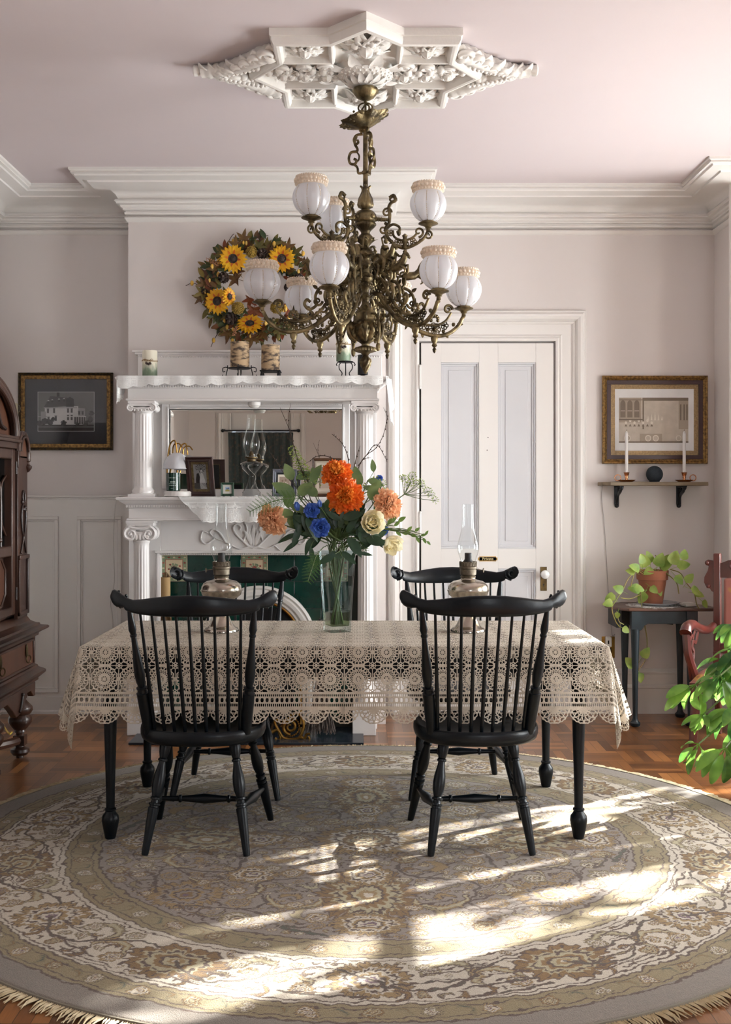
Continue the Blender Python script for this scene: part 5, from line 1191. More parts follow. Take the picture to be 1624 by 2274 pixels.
def foliage(mb,cx,cy,r,n,z0=-.02,h=.035,ex=1,ey=1):
    for k in range(n):
        a=2*pi*k/n+rnd(-.12,.12); x,y=cx+.15*r*math.cos(a)*ex,cy+.15*r*math.sin(a)*ey
        leaf(mb,(x,y,z0-.012),(math.cos(a)*ex,math.sin(a)*ey,-.45),(0,0,-1),r*rnd(.85,1.05),r*.5,1.0,.35,7,wav=.05)
    for k in range(n):
        a=2*pi*(k+.5)/n; leaf(mb,(cx,cy,z0-.018),(math.cos(a)*ex,math.sin(a)*ey,-.9),(0,0,-1),r*.6,r*.36,1.2,.35,6)
    for k in range(4):
        a=2*pi*k/4+.5; mb.sph((cx+r*.42*math.cos(a)*ex,cy+r*.42*math.sin(a)*ey,z0-h*.55),r*.13,8,6)
    mb.sph((cx,cy,z0-h*.8),r*.24,12,8,rf=lambda d:1+.12*math.sin(6*math.atan2(d.y,d.x)+3*d.z))
for sx in (-1,1):
    for sy in (-1,1):
        mb=MB(); foliage(mb,sx*.24,sy*.255,.085,8,ex=1.15); mb.build('coffer_rosette',m_plaster,ME,solid=.004)
for sy in (-1,1):
    mb=MB(); foliage(mb,0,sy*.30,.115,10,h=.045); mb.build('coffer_rosette',m_plaster,ME,solid=.004)
for sx in (-1,1):
    mb=MB()
    for k in range(3):
        x=sx*(.16+.09*k); foliage(mb,x,0,.075-.008*k,7,ex=1.2,h=.04)
        for sy in (-1,1): mb.tube([(x+q[0]*sx,sy*.075*(1-.2*k)+q[1],-.035) for q in spiral(0,0,.032-.005*k,.006,0,sy*8.5,24)],.009,7)
    for k in range(7): mb.sph((sx*(.13+.045*k),rnd(-.06,.06),-.04),.016,8,6)
    mb.build('side_foliage',m_plaster,ME,solid=.004)
mb=MB(); mb.lathe([(0,-.085),(.03,-.085),(.045,-.082),(.06,-.075),(.08,-.066),(.1,-.056),(.118,-.046),(.115,-.04),(.125,-.03),(.13,-.02),(.13,0)],48,rf=lambda r,z,a:r*(1+.03*math.cos(16*a)))
for k in range(14):
    a=2*pi*k/14; leaf(mb,(.03*math.cos(a),.03*math.sin(a),-.088),(math.cos(a),math.sin(a),-.15),(0,0,-1),.075,.035,.9,.25,6)
for k in range(10):
    a=2*pi*k/10; leaf(mb,(.1*math.cos(a),.1*math.sin(a),-.04),(math.cos(a),math.sin(a),-.3),(0,0,-1),.1,.055,.8,.3,6)
for j in range(3):
    for k in range(26): a=2*pi*(k+.5*j)/26; rr=.088+.011*j; mb.sph((rr*math.cos(a),rr*math.sin(a),-.064+.008*j),.0055,6,5)
mb.build('centre_boss',m_plaster,ME,ang=50)
for sx in (-1,1):   # scrolled wings to the tips
    mb=MB()
    for sy in (-1,1):
        mb.tube([(sx*x,sy*y,-.028) for x,y in [tuple(v[:2]) for v in cr([(.37,.21,0),(.42,.175,0),(.47,.12,0),(.53,.065,0),(.58,.03,0),(.63,.012,0),(.68,.004,0)],5)]],lambda t:.034*(1-.5*t)+.006*abs(math.sin(t*30)),9)
        for (cx,cy,r) in ((.39,.23,.045),(.44,.18,.036),(.48,.13,.036),(.52,.085,.03),(.56,.05,.028),(.60,.02,.02)):
            mb.tube([(sx*(cx+q[0]),sy*(cy+q[1]),-.04-.012*i/24) for i,q in enumerate(spiral(0,0,r,.005,R(200),R(200+500),24))],lambda t:.012*(1-.4*t),7)
        for (x,y,a,l) in ((.37,.235,70,.045),(.43,.19,50,.04),(.48,.14,40,.04),(.53,.09,20,.05),(.57,.05,5,.05),(.40,.17,-60,.05),(.44,.15,-50,.05),(.36,.20,100,.04)):
            leaf(mb,(sx*x,sy*y,-.035),(sx*math.cos(R(a)),sy*math.sin(R(a)),-.3),(0,0,-1),l,.045,1.3,.3,6)
        for k in range(9): mb.sph((sx*(.44+.018*k),sy*(.10-.0105*k),-.052),.008,6,5)
        for k in range(16): x_=.37+.018*k; mb.sph((sx*x_,sy*((.62-x_)*.85*rnd(.4,1.0)+.01),-.03),rnd(.014,.024),8,6)
    for x in (.50,.56,.61,.65): 
        for sy in (-1,0,1): leaf(mb,(sx*x,sy*.01,-.03),(sx*1,sy*.8,-.4),(0,0,-1),.06,.035,1.3,.3,6)
    mb.lathe([(.0,0),(.014,.01),(.02,.03),(.015,.05),(.02,.055),(.022,.07),(.012,.075)],12,mat=Matrix.Translation((sx*.64,0,-.024))@Matrix.Rotation(R(90)*sx,4,'Y'))
    mb.build('scroll_wing',m_plaster,ME,solid=.005,ang=60)
# ================================================================ CHANDELIER
ZB=1.82; chd=thing('chandelier','ornate antique bronze chandelier with ribbed frosted glass shades hanging from the medallion','chandelier',(.028,4.80,ZB))
K=4.8/F
def zc(y): return EYE+(1090-y)*K-ZB
def W_(z): return z-ZB
mb=MB(); mb.lathe([(0,zc(224)),(8*K,zc(223)),(20*K,zc(216)),(28*K,zc(205)),(29*K,zc(200)),(27*K,zc(197)),(20*K,zc(197))],36,rf=lambda r,z,a:r*(1+.03*math.cos(12*a))); mb.build('canopy',m_bronze,chd,ang=60)
mb=MB(); mb.lathe([(20*K,zc(198)),(20*K,zc(188)),(14*K,zc(185)),(14*K,zc(170))],28); mb.build('collar',m_plaster,chd)
mb=MB(); m_wire=m_bronze
mb.tube([(16*K*math.cos(a),4*K*math.sin(a)*.3,zc(240)+12*K*math.sin(a)) for a in np.linspace(0,2*pi,24)],.0035,6)
mb.tube(cr([(-3*K,0,zc(222)),(0,0,zc(230)),(8*K,0,zc(236)),(6*K,0,zc(250)),(0,0,zc(256))],6),.004,6); mb.tube(cr([(3*K,0,zc(222)),(-2*K,.01,zc(232)),(-10*K,.01,zc(244)),(-18*K,0,zc(250)),(-16*K,0,zc(258)),(-8*K,0,zc(256))],6),.0035,6)
mb.tube([(0,0,zc(222)),(0,0,zc(262))],.0045,6); mb.build('hanging_hook',m_bronze,chd)
# tilted pierced crown
mb=MB(); tm=Matrix.Translation((-2*K,0,zc(272)))@Matrix.Rotation(R(-14),4,'Y')
mb.lathe([(6*K,-14*K),(14*K,-12*K),(34*K,-2*K),(50*K,5*K),(52*K,9*K),(46*K,9*K),(30*K,8*K),(14*K,12*K),(8*K,16*K),(5*K,20*K)],64,mat=tm,rf=lambda r,z,a:r*(1+.10*math.sin(9*a)*(r>20*K)+.05*math.sin(23*a+r*900)),cap=False)
random.seed(11)
for k in range(110):
    a=rnd(0,2*pi); r=rnd(16,54)*K; z=(r/K-16)/36*11*K-4*K+rnd(-1,8)*K; v=tm@Vector((r*math.cos(a),r*math.sin(a),z)); mb.sph(v,rnd(2.5,5.5)*K,6,5)
mb.build('pierced_crown',m_bronze,chd,ang=60)
mb=MB(); mb.lathe([(3.2*K,zc(262)),(8*K,zc(286)),(9*K,zc(290)),(5.5*K,zc(294)),(5.5*K,zc(378)),(8*K,zc(381)),(8*K,zc(386)),(5.5*K,zc(388)),(5.5*K,zc(415))][::-1],20); mb.build('stem',m_bronze,chd)
mb=MB()
for a in (R(175),R(-60),R(55)):
    def q(l): return [(r*K*math.cos(a),r*K*math.sin(a),zc(y)) for r,y in l]
    mb.tube(cr(q([(6,298),(20,300),(26,310),(22,320),(16,316),(18,310)]),5),.0055,6); mb.tube(cr(q([(20,302),(24,318),(18,330),(20,336),(32,338),(37,350),(34,362),(24,364),(20,356),(26,352)]),5),.006,6)
    mb.tube(cr(q([(26,364),(18,372),(16,384),(7,384)]),5),.0055,6); mb.tube(cr(q([(20,336),(14,346),(16,356),(22,358)]),5),.004,6); mb.tube(cr(q([(8,296),(12,288),(6,286)]),5),.006,6)
mb.build('stem_scrolls',m_bronze,chd)
# baluster body
BODY=[(5,415),(7,418),(5,424),(9,432),(15,444),(17,455),(15,461),(8,464),(10,466),(18,470),(24,477),(25,484),(24,491),(19,494),(22,496),(23,500),(18,506),(12,512),(10,516),(10,520),(13,522),(18,528),(19,534),(14,540),(9,546),(8,550),(13,554),(20,562),(21,568),(14,572),(10,576),(11,584),(13,590),(9,596),(9,606),(15,609),(17,614),(16,622),(10,626),(15,630),(16,634),(11,640),(8,646),(8,654),(11,658),(12,662),(8,668),(9,676),(14,684),(22,692),(26,700),(27,706),(27,712),(30,716),(38,718),(38,722),(36,728),(30,742),(20,756),(12,762),(9,764),(9,768),(22,772),(25,776),(24,780),(10,785),(6,790),(8,793),(12,798),(13,804),(11,812),(6,822),(3,829),(0,831)]
def bodrf(r,z,a):
    y=1090-(z+ZB-EYE)/K
    if 494<y<512: return r*(1+.06*abs(math.sin(10*a)))
    if 560<y<572 or 526<y<538: return r*(1+.08*math.cos(8*a))
    if 625<y<640: return r*(1+.05*abs(math.sin(9*a)))
    if 716<y<758: return r*(1+.10*math.cos(6*a)+.06*math.sin(17*a+y*.5))
    if 770<y<782: return r*(1+.04*math.cos(24*a))
    if 796<y<825: return r*(1+.09*math.cos(8*a+y*.3))
    if 430<y<462: return r*(1+.10*abs(math.cos(3*a)))
    return r
# refine profile for ornament
pr=[]; 
for (r0,y0),(r1,y1) in zip(BODY[:-1],BODY[1:]):
    m_=max(1,int(abs(y1-y0)/3)); pr+=[((r0+(r1-r0)*i/m_)*K,zc(y0+(y1-y0)*i/m_)) for i in range(m_)]
pr.append((0,zc(831)))
mb=MB(); mb.lathe(pr[::-1],72,rf=bodrf)
for k in range(3):   # lyre leaves at top
    a=2*pi*k/3+.5; mb.tube(cr([(r*K*math.cos(a),r*K*math.sin(a),zc(y)) for r,y in ((13,458),(17,444),(10,430),(7,422),(9,415),(13,412))],5),.005,6)
for k in range(4):
    a=2*pi*k/4+.7; x,y=24*K*math.cos(a),24*K*math.sin(a); mb.sph((x,y,zc(484)),.011,8,6)
for k in range(8):   # leaf collars
    a=2*pi*k/8
    for yy,r0,l in ((540,13,.035),(574,14,.03),(600,11,.03),(664,11,.03),(690,18,.035),(620,14,.025),(556,12,.03),(640,9,.03)): leaf(mb,(r0*K*math.cos(a),r0*K*math.sin(a),zc(yy)),(math.cos(a)*.5,math.sin(a)*.5,1),(math.cos(a),math.sin(a),0),l,.018,-1.0,.2,5)
mb.build('baluster',m_bronze,chd,ang=55)
mb=MB()
for k in range(6):
    a=2*pi*(k+.5)/6
    def q(l): return [(r*K*math.cos(a),r*K*math.sin(a),zc(y)) for r,y in l]
    mb.tube(cr(q([(36,718),(44,728),(42,742),(34,752),(24,758)]),5),.0055,6); mb.tube(cr(q([(38,716),(46,712),(48,704),(42,702),(40,708)]),5),.005,6)
    mb.sph((36*K*math.cos(a),36*K*math.sin(a),zc(728)),.013,8,6,rf=lambda d:1+.25*math.sin(5*d.x*3)*math.sin(5*d.z*3))
    mb.sph((28*K*math.cos(a),28*K*math.sin(a),zc(746)),.012,8,6)
    leaf(mb,tuple(q([(30,720)])[0]),(math.cos(a)*.3,math.sin(a)*.3,-1),(math.cos(a),math.sin(a),0),.06,.035,.5,.2,6)
mb.build('bowl_mounts',m_bronze,chd,solid=.003,ang=60)
# hanging pierced drops
for a in (R(-62),R(118),R(178)):
    mb=MB()
    def q(l): return [(r*K*math.cos(a),r*K*math.sin(a),zc(y)) for r,y in l]
    mb.tube(cr(q([(30,700),(48,705),(62,725),(64,745),(58,770)]),6),.0055,6); mb.tube(cr(q([(38,716),(46,735),(54,760),(58,770)]),6),.005,6)
    for r,y in ((52,722),(56,738),(58,752),(48,712)): mb.tube([(p_[0],p_[1],p_[2]) for p_ in q([(r+6*math.cos(t),y+6*math.sin(t)) for t in np.linspace(0,2*pi,12)])],.0028,5)
    v=q([(58,776)])[0]; mb.sph((v[0],v[1],v[2]),.012,8,8,sc=(.8,.8,1.6)); mb.build('pierced_drop',m_bronze,chd)
# ---- shade geometry
m_shade=frosted('frosted_ribbed_glass',(236,237,242),.14,.5,.08,.25)
m_bead=frosted('amber_beaded_glass',(254,242,226),.22,.5,.14,.12)
m_beadd=M('dark_bead_line',(120,100,84),.3,.3,col2=(200,180,160),nscale=400,ramp=(.45,.55))
def make_shade(parent,pos):
    k=1.0; z0=0
    NB=8
    pr=[(.026,.0),(.036,.004),(.052,.016),(.066,.034),(.0745,.056),(.0765,.074),(.073,.092),(.065,.108),(.057,.118),(.054,.122)]
    pr=[tuple(v[:2]) for v in cr([(a,b,0) for a,b in pr],3)]
    rf=lambda r,z,a: r*(1-.10*(1-abs(math.sin(NB*a/2)))**2.2*(1 if .01<z<.115 else .3))
    mb=MB(); mb.lathe(pr,96,rf=rf,cap=False); s=mb.build('shade',m_shade,parent,loc=pos,ang=80)
    mb=MB(); 
    mb.lathe([(.054,.121),(.060,.122),(.063,.128),(.061,.134),(.063,.14),(.061,.147),(.063,.152),(.059,.156),(.056,.152),(.055,.13)],40)
    for j,(zz_,rr,nb,sz) in enumerate(((.127,.0625,30,.0055),(.1405,.0635,22,.0085),(.154,.0605,36,.0048))):
        for i in range(nb): a=2*pi*(i+.5*(j%2))/nb; mb.sph((rr*math.cos(a),rr*math.sin(a),zz_),sz,6,5)
    mb.build('beaded_collar',m_bead,parent,loc=pos,ang=80)
    mb=MB()
    for i in range(NB):
        a=2*pi*i/NB
        for j in range(26):
            t=j/25; r_,z_=pr[int(t*(len(pr)-1))]; mb.cur=1 if t<.28 else 0; mb.sph((r_*.936*math.cos(a),r_*.936*math.sin(a),z_),.0022,5,4)
    mb.build('bead_lines',[m_bead,m_beadd],parent,loc=pos,ang=80)
    mb=MB(); mb.lathe([(0,.0),(.012,.0),(.012,.03),(.009,.034),(.016,.045),(.018,.06),(.012,.075),(0,.08)],14); mb.build('bulb',M('clear_bulb',(225,225,220),.1) if 'clear_bulb' not in MATS else MATS['clear_bulb'],parent,loc=pos)
def bobeche(parent,pos,low=True):
    mb=MB(); mb.lathe([(.006,-.034),(.009,-.032),(.008,-.02),(.014,-.018),(.012,-.014),(.02,-.008),(.036,-.003),(.041,0),(.040,.003),(.03,.002),(.028,.008),(.026,.012),(.022,.012)],28,rf=lambda r,z,a:r*(1+.02*math.cos(12*a))); mb.build('bobeche',m_bronze,parent,loc=pos)
def spl(mb,pts,r,n=6,seg=7): mb.tube(cr([(a,0,b) for a,b in pts],n),r,seg)
def curl(mb,cx,cz,r0,a0,turn,th=.006): mb.tube([(q[0],0,q[1]) for q in spiral(cx,cz,r0,r0*.18,R(a0),R(a0+turn),22)],lambda t:th*(1-.45*t),7)
def filigree(mb,cx,cz,r,n=6):
    for k in range(n): a=2*pi*k/n; mb.tube([(cx+r*.55*math.cos(a)+r*.38*math.cos(t),0,cz+r*.55*math.sin(a)+r*.38*math.sin(t)) for t in np.linspace(0,2*pi,10)],.0028,5)
    mb.sph((cx,0,cz),r*.3,8,6)
    for s in (-1,1): mb.sph((cx,s*.006,cz),r*.25,6,5)
ZL_=2.104-ZB-.012
def lower_arm(fig=True):
    mb=MB(); z=lambda w:w-ZB
    spl(mb,[(.06,z(2.145)),(.085,z(2.135)),(.12,z(2.095)),(.17,z(2.045)),(.23,z(2.005)),(.30,z(1.985)),(.36,z(1.995)),(.405,z(2.03)),(.425,z(2.065)),(.43,ZL_-.03)],lambda t:.0105-.0025*t,8,9)
    for i,(x,zz) in enumerate([(.10+.02*k,0) for k in range(15)]):
        t=(x-.06)/.37; zz=2.145-.16*math.sin(min(1,t*1.05)*pi*.62)*1.0
    spl(mb,[(.07,z(2.20)),(.10,z(2.195)),(.14,z(2.14)),(.19,z(2.075)),(.25,z(2.035)),(.31,z(2.03)),(.35,z(2.05)),(.375,z(2.085))],lambda t:.008-.003*t,7,7)
    curl(mb,.36,z(2.098),.02,0,480,.007)
    filigree(mb,.30,z(2.012),.03,7); filigree(mb,.25,z(2.028),.02,5); filigree(mb,.345,z(2.03),.018,5)
    # rosette boss above & drop below
    for k in range(7): a=R(-20+k*37); mb.sph((.30+.016*math.cos(a),0,z(2.055)+.016*math.sin(a)),.008,6,5)
    mb.tube([(.30,0,z(2.06)),(.30,0,z(2.095))],lambda t:.008*(1-t)+.001,6); mb.lathe([(0,-.075),(.006,-.068),(.009,-.058),(.004,-.05),(.012,-.042),(.008,-.032),(.014,-.022),(.016,-.01),(.01,.0)],12,(.30,0,z(1.985)))
    # scroll tracery toward the hub
    spl(mb,[(.045,z(2.28)),(.075,z(2.30)),(.095,z(2.285)),(.09,z(2.26)),(.07,z(2.262))],.0075,6)
    spl(mb,[(.05,z(2.27)),(.075,z(2.235)),(.115,z(2.215)),(.15,z(2.185)),(.17,z(2.14)),(.155,z(2.10)),(.13,z(2.10)),(.125,z(2.125))],.0075,6)
    spl(mb,[(.15,z(2.185)),(.19,z(2.17)),(.21,z(2.135)),(.205,z(2.10)),(.235,z(2.08)),(.255,z(2.10)),(.245,z(2.12)),(.23,z(2.11))],.0065,6)
    spl(mb,[(.06,z(2.12)),(.09,z(2.09)),(.13,z(2.075)),(.15,z(2.055)),(.135,z(2.04)),(.12,z(2.05))],.006,6)
    curl(mb,.115,z(2.16),.024,90,-500,.007); curl(mb,.20,z(2.115),.02,180,450,.006); curl(mb,.085,z(2.23),.02,0,480,.006); curl(mb,.16,z(2.235),.018,-90,420,.006)
    curl(mb,.175,z(2.085),.017,0,-450,.005); curl(mb,.235,z(2.06),.015,90,400,.005)
    filigree(mb,.09,z(2.165),.03,6); filigree(mb,.15,z(2.125),.024,5); filigree(mb,.20,z(2.055),.018,5); filigree(mb,.12,z(2.25),.018,5)
    for x,zz in ((.10,2.19),(.13,2.155),(.17,2.10),(.22,2.045),(.27,2.01),(.34,2.005),(.385,2.035),(.075,2.155),(.14,2.205),(.19,2.15),(.24,2.085),(.06,2.21),(.11,2.12)): mb.sph((x,0,z(zz)),.0085,6,5,rf=lambda d:1+.2*math.sin(7*d.x)*math.cos(7*d.z))
    for x,zz,a in ((.13,2.09,-60),(.19,2.04,-50),(.25,2.0,-100),(.35,2.0,-70),(.40,2.04,-10),(.12,2.215,60),(.2,2.165,40)):
        leaf(mb,(x,0,z(zz)),(math.cos(R(a)),0,math.sin(R(a))),(0,1,0),.028,.016,.4,.3,4)
    arm=mb.build('arm',m_bronze,chd,ang=60)
    if fig:   # mounted rider and rearing horse
        mb=MB()
        def horse(ox,oz,s,flip=1):
            q=lambda x,y,zz:(ox+x*s*flip,y*s,oz+zz*s)
            mb.tube([q(-.42,0,.0),q(-.2,0,.06),(q(.1,0,.1)),q(.3,0,.2)],[.13*s,.19*s,.18*s,.14*s],9); mb.tube([q(.25,0,.2),q(.42,0,.42),q(.48,0,.58)],[.15*s,.11*s,.08*s],8)
            mb.tube([q(.44,0,.62),q(.58,0,.52),q(.68,0,.42)],[.09*s,.075*s,.045*s],7); mb.sph(q(.46,.04,.70),.03*s,5,4,sc=(1,1,2)); mb.sph(q(.46,-.04,.70),.03*s,5,4,sc=(1,1,2))
            for y_ in (-.09,.09):
                mb.tube([q(-.36,y_,-.05),q(-.34,y_,-.32),q(-.46,y_,-.48),q(-.4,y_,-.66)],[.09*s,.06*s,.045*s,.04*s],6)
                mb.tube([q(.28,y_,.08),q(.50,y_,.02+y_),q(.52,y_,-.18),q(.44,y_,-.24)],[.075*s,.05*s,.04*s,.035*s],6)
            mb.tube([q(-.45,0,.05),q(-.62,0,.0),q(-.66,0,-.25)],[.05*s,.07*s,.03*s],6); mb.tube([q(.28,0,.36),q(.36,0,.52),q(.42,0,.68)],[.05*s,.06*s,.03*s],5)
        horse(.20,z(2.225),.095); horse(.125,z(2.265),.10)
        o_=(.115,z(2.265))
        mb.tube([(o_[0],0,o_[1]+.02),(o_[0]+.004,0,o_[1]+.05),(o_[0]+.008,0,o_[1]+.068)],[.016,.018,.012],8); mb.sph((o_[0]+.012,0,o_[1]+.083),.0105,8,6); mb.tube([(o_[0]+.012,0,o_[1]+.09),(o_[0],0,o_[1]+.105),(o_[0]-.012,0,o_[1]+.1)],[.005,.006,.003],6)
        for s in (-1,1):
            mb.tube([(o_[0],s*.012,o_[1]+.02),(o_[0]+.022,s*.02,o_[1]+.005),(o_[0]+.018,s*.02,o_[1]-.03),(o_[0]+.028,s*.02,o_[1]-.033)],[.009,.008,.006,.005],6)
        mb.tube([(o_[0]+.006,.014,o_[1]+.062),(o_[0]-.02,.02,o_[1]+.06),(o_[0]-.03,.02,o_[1]+.085),(o_[0]-.038,.02,o_[1]+.11)],[.006,.005,.004,.003],6)
        mb.tube([(o_[0]+.006,-.014,o_[1]+.062),(o_[0]+.026,-.018,o_[1]+.045),(o_[0]+.042,-.012,o_[1]+.05)],[.006,.005,.004],6)
        mb.build('horse_and_rider',m_bronze,arm,ang=60)
    bobeche(arm,(.43,0,ZL_+.012)); make_shade(arm,(.43,0,ZL_+.022))
    return arm
a0=lower_arm()
def place_arm(src,ang,scl=1):
    c=copytree(src,chd); c.rotation_euler=(0,0,R(ang)); return c
LA=[-109,-49,13.5,71,131,188.5]
for i,a in enumerate(LA):
    if i==0: a0.rotation_euler=(0,0,R(a))
    else: place_arm(a0,a)
def upper_arm():
    mb=MB(); z=lambda w:w-ZB; zu=2.432
    r_=.262
    mb.turned((.045,0,z(2.46)),(.085,0,z(2.455)),[(0,.011),(.2,.007),(.25,.012),(.3,.008),(.5,.008),(.55,.012),(.6,.008),(1,.008)],10)
    spl(mb,[(.10,z(2.545)),(.118,z(2.555)),(.125,z(2.535)),(.108,z(2.525)),(.098,z(2.505)),(.102,z(2.475)),(.098,z(2.44)),(.085,z(2.42)),(.092,z(2.385)),(.125,z(2.35)),(.165,z(2.335)),(.21,z(2.35)),(.245,z(2.375)),(.262,z(2.405))],lambda t:.0075-.001*t,6,8)
    curl(mb,.112,z(2.537),.017,0,300,.006); curl(mb,.09,z(2.485),.02,0,520,.0055); curl(mb,.075,z(2.415),.018,0,-430,.0055)
    spl(mb,[(.09,z(2.42)),(.115,z(2.435)),(.14,z(2.425)),(.143,z(2.405)),(.13,z(2.402))],.0055,6); mb.sph((.14,0,z(2.40)),.009,6,6,sc=(1,1,1.6))
    spl(mb,[(.115,z(2.41)),(.12,z(2.385)),(.145,z(2.37)),(.17,z(2.368)),(.2,z(2.38)),(.215,z(2.395))],.005,6); curl(mb,.222,z(2.40),.022,-90,420,.0055); curl(mb,.262,z(2.385),.018,90,-480,.005)
    filigree(mb,.165,z(2.352),.018,6); filigree(mb,.20,z(2.362),.014,5); filigree(mb,.135,z(2.362),.014,5); filigree(mb,.105,z(2.40),.013,5)
    mb.lathe([(0,-.036),(.005,-.03),(.009,-.02),(.004,-.014),(.013,-.006),(.008,.01),(.014,.022),(.008,.035),(.012,.045),(.0,.055)],10,(.165,0,z(2.342)))
    for x,zz in ((.09,2.455),(.1,2.51),(.11,2.365),(.14,2.345),(.19,2.343),(.23,2.365),(.085,2.44)): mb.sph((x,0,z(zz)),.0075,6,5)
    arm=mb.build('upper_arm',m_bronze,chd,ang=60)
    bobeche(arm,(.262,0,zu-ZB)); make_shade(arm,(.262,0,zu-ZB+.01))
    return arm
u0=upper_arm(); u0.rotation_euler=(0,0,R(-147)); place_arm(u0,-9); place_arm(u0,121)
# ================================================================ AUTUMN WREATH
random.seed(21)
Yw=6.50; kw=Yw/F
wr_=thing('autumn_wreath','autumn wreath of sunflowers, pine cones and maple leaves on the chimney breast','wreath',(X(563,Yw),CY-.03,Z(640,Yw)))
def wp(x,y,d=0): return Vector(((x-563)*kw,-d,(640-y)*kw))
m_twig=M('wreath_twig',(60,44,32),.8)
m_lg=leafmat('wreath_green_leaf',(44,62,38),(80,88,44),.2); m_lb=leafmat('wreath_brown_leaf',(92,58,38),(120,92,44),.2); m_ly=leafmat('wreath_olive_leaf',(128,108,44),(92,92,46),.25); m_lr=leafmat('wreath_rust_leaf',(134,62,34),(110,70,40),.25)
m_yel=leafmat('sunflower_petal',(238,190,34),(226,164,26),.3,nscale=20); m_or=leafmat('sunflower_petal_base',(190,92,26),(214,120,30),.3)
m_disc=M('sunflower_disc',(46,36,32),.8,col2=(66,54,46),nscale=60,bump=.6,bscale=200); m_cone=M('pine_cone_scales',(72,54,44),.7,col2=(40,30,26),nscale=40)
m_pom=M('mustard_pompom',(176,148,66),.85,col2=(136,110,50),nscale=60,bump=.5,bscale=300); m_bud=M('yellow_bud',(206,160,52),.6,col2=(180,150,80),nscale=50); m_glit=M('copper_glitter',(200,150,110),.35,.5,col2=(150,100,76),nscale=300)
mb=MB()
for k in range(3): mb.tube([((.235+.01*k)*math.cos(t),.0-.01*k,(.235+.01*math.sin(5*t+k))*math.sin(t)) for t in np.linspace(0,2*pi,50)],.008,6)
mb.build('twig_ring',m_twig,wr_)
def maple(mb,c,ang,s,tilt=0):
    # five-lobed leaf, pointed lobes, folded slightly
    pts=[]; lob=[(-125,.62),(-62,.85),(0,1.0),(62,.85),(125,.62)]
    out=[(0,-.28)]
    seq=[]
    for i,(a,l) in enumerate(lob):
        for da,f in ((-16,.58),(-9,.72),(0,1),(9,.72),(16,.58)): seq.append((a+da,l*f))
        if i<4: seq.append((a+31,.36))
    ring=[(math.sin(R(a))*l,math.cos(R(a))*l) for a,l in seq]+[(-0.0,-.2)]
    ca,sa=math.cos(ang),math.sin(ang); vs=[]
    n=len(ring)
    tr=Matrix.Rotation(tilt,3,Vector((ca,0,sa)))
    for i,(x,y) in enumerate([(0,0)]+ring):
        z=.12*(x*x+y*y)-(.06 if i==0 else 0)+.05*math.sin(i*1.3)
        v=tr@Vector(((x*ca-y*sa)*s,-z*s,(x*sa+y*ca)*s)); vs.append((c[0]+v.x,c[1]+v.y,c[2]+v.z))
    mb.add(vs,[(0,1+i,1+(i+1)%n) for i in range(n)])
    b=Vector(c)-Vector((-sa,0,ca))*s*.2; mb.tube([c,b,b-Vector((-sa,0,ca))*s*.35],.0015,4)
groups={0:MB(),1:MB(),2:MB(),3:MB()}
ML=[(540,530,0,36,1),(524,545,2,34,1),(560,530,2,28,0),(590,545,2,34,2),(612,545,3,30,1),(640,548,1,40,1),(655,560,3,36,2),(478,596,2,44,1),(470,590,1,34,0),(466,612,0,32,0),(455,630,1,36,1),(452,650,2,40,2),(446,662,3,34,1),(470,680,2,34,2),(492,565,2,34,2),(505,555,0,34,1),(675,590,1,40,1),(668,620,2,36,3),(650,650,2,40,3),(640,690,3,36,3),(620,735,2,36,2),(585,740,1,40,1),(560,750,1,38,1),(575,750,3,32,2),(520,735,2,36,2),(505,740,3,34,1),(490,715,0,32,0),(480,702,0,34,0),(470,700,2,28,2),(610,725,0,30,2),(597,735,2,30,0),(565,690,3,50,3),(555,665,3,36,3),(540,690,0,36,0),(525,620,1,46,1),(530,605,1,40,1),(600,560,0,40,0),(575,548,2,36,2),(638,720,2,34,2),(660,700,1,34,1),(682,600,2,30,2),(680,640,3,30,3),(500,600,0,38,0),(500,650,2,30,2),(520,700,0,38,0),(560,720,2,34,2),(625,600,0,36,0),(480,660,3,36,3)]
for (x,y,kk,s,m_) in ML:
    a=math.atan2((640-y),(x-563))-pi/2+rnd(-.7,.7); maple(groups[m_],wp(x,y,rnd(.015,.06)),a,s*kw*.62*rnd(.9,1.15),rnd(-.5,.5))
for k in range(330):
    a=rnd(0,2*pi); r=rnd(.18,.29); g=random.choice((0,0,2,1,3)); c=(r*math.cos(a),-rnd(.0,.035),r*math.sin(a)); d=a+rnd(-1,1)
    leaf(groups[g],c,(math.cos(d),-.35,math.sin(d)),(0,-1,0),rnd(.04,.07),rnd(.018,.03),.4,.2,5)
for nm,g,m_ in (('green_leaves',0,m_lg),('brown_leaves',1,m_lb),('olive_leaves',2,m_ly),('rust_leaves',3,m_lr)): 
    o=groups[g].build(nm,m_,wr_,ang=60); o['kind']='stuff'
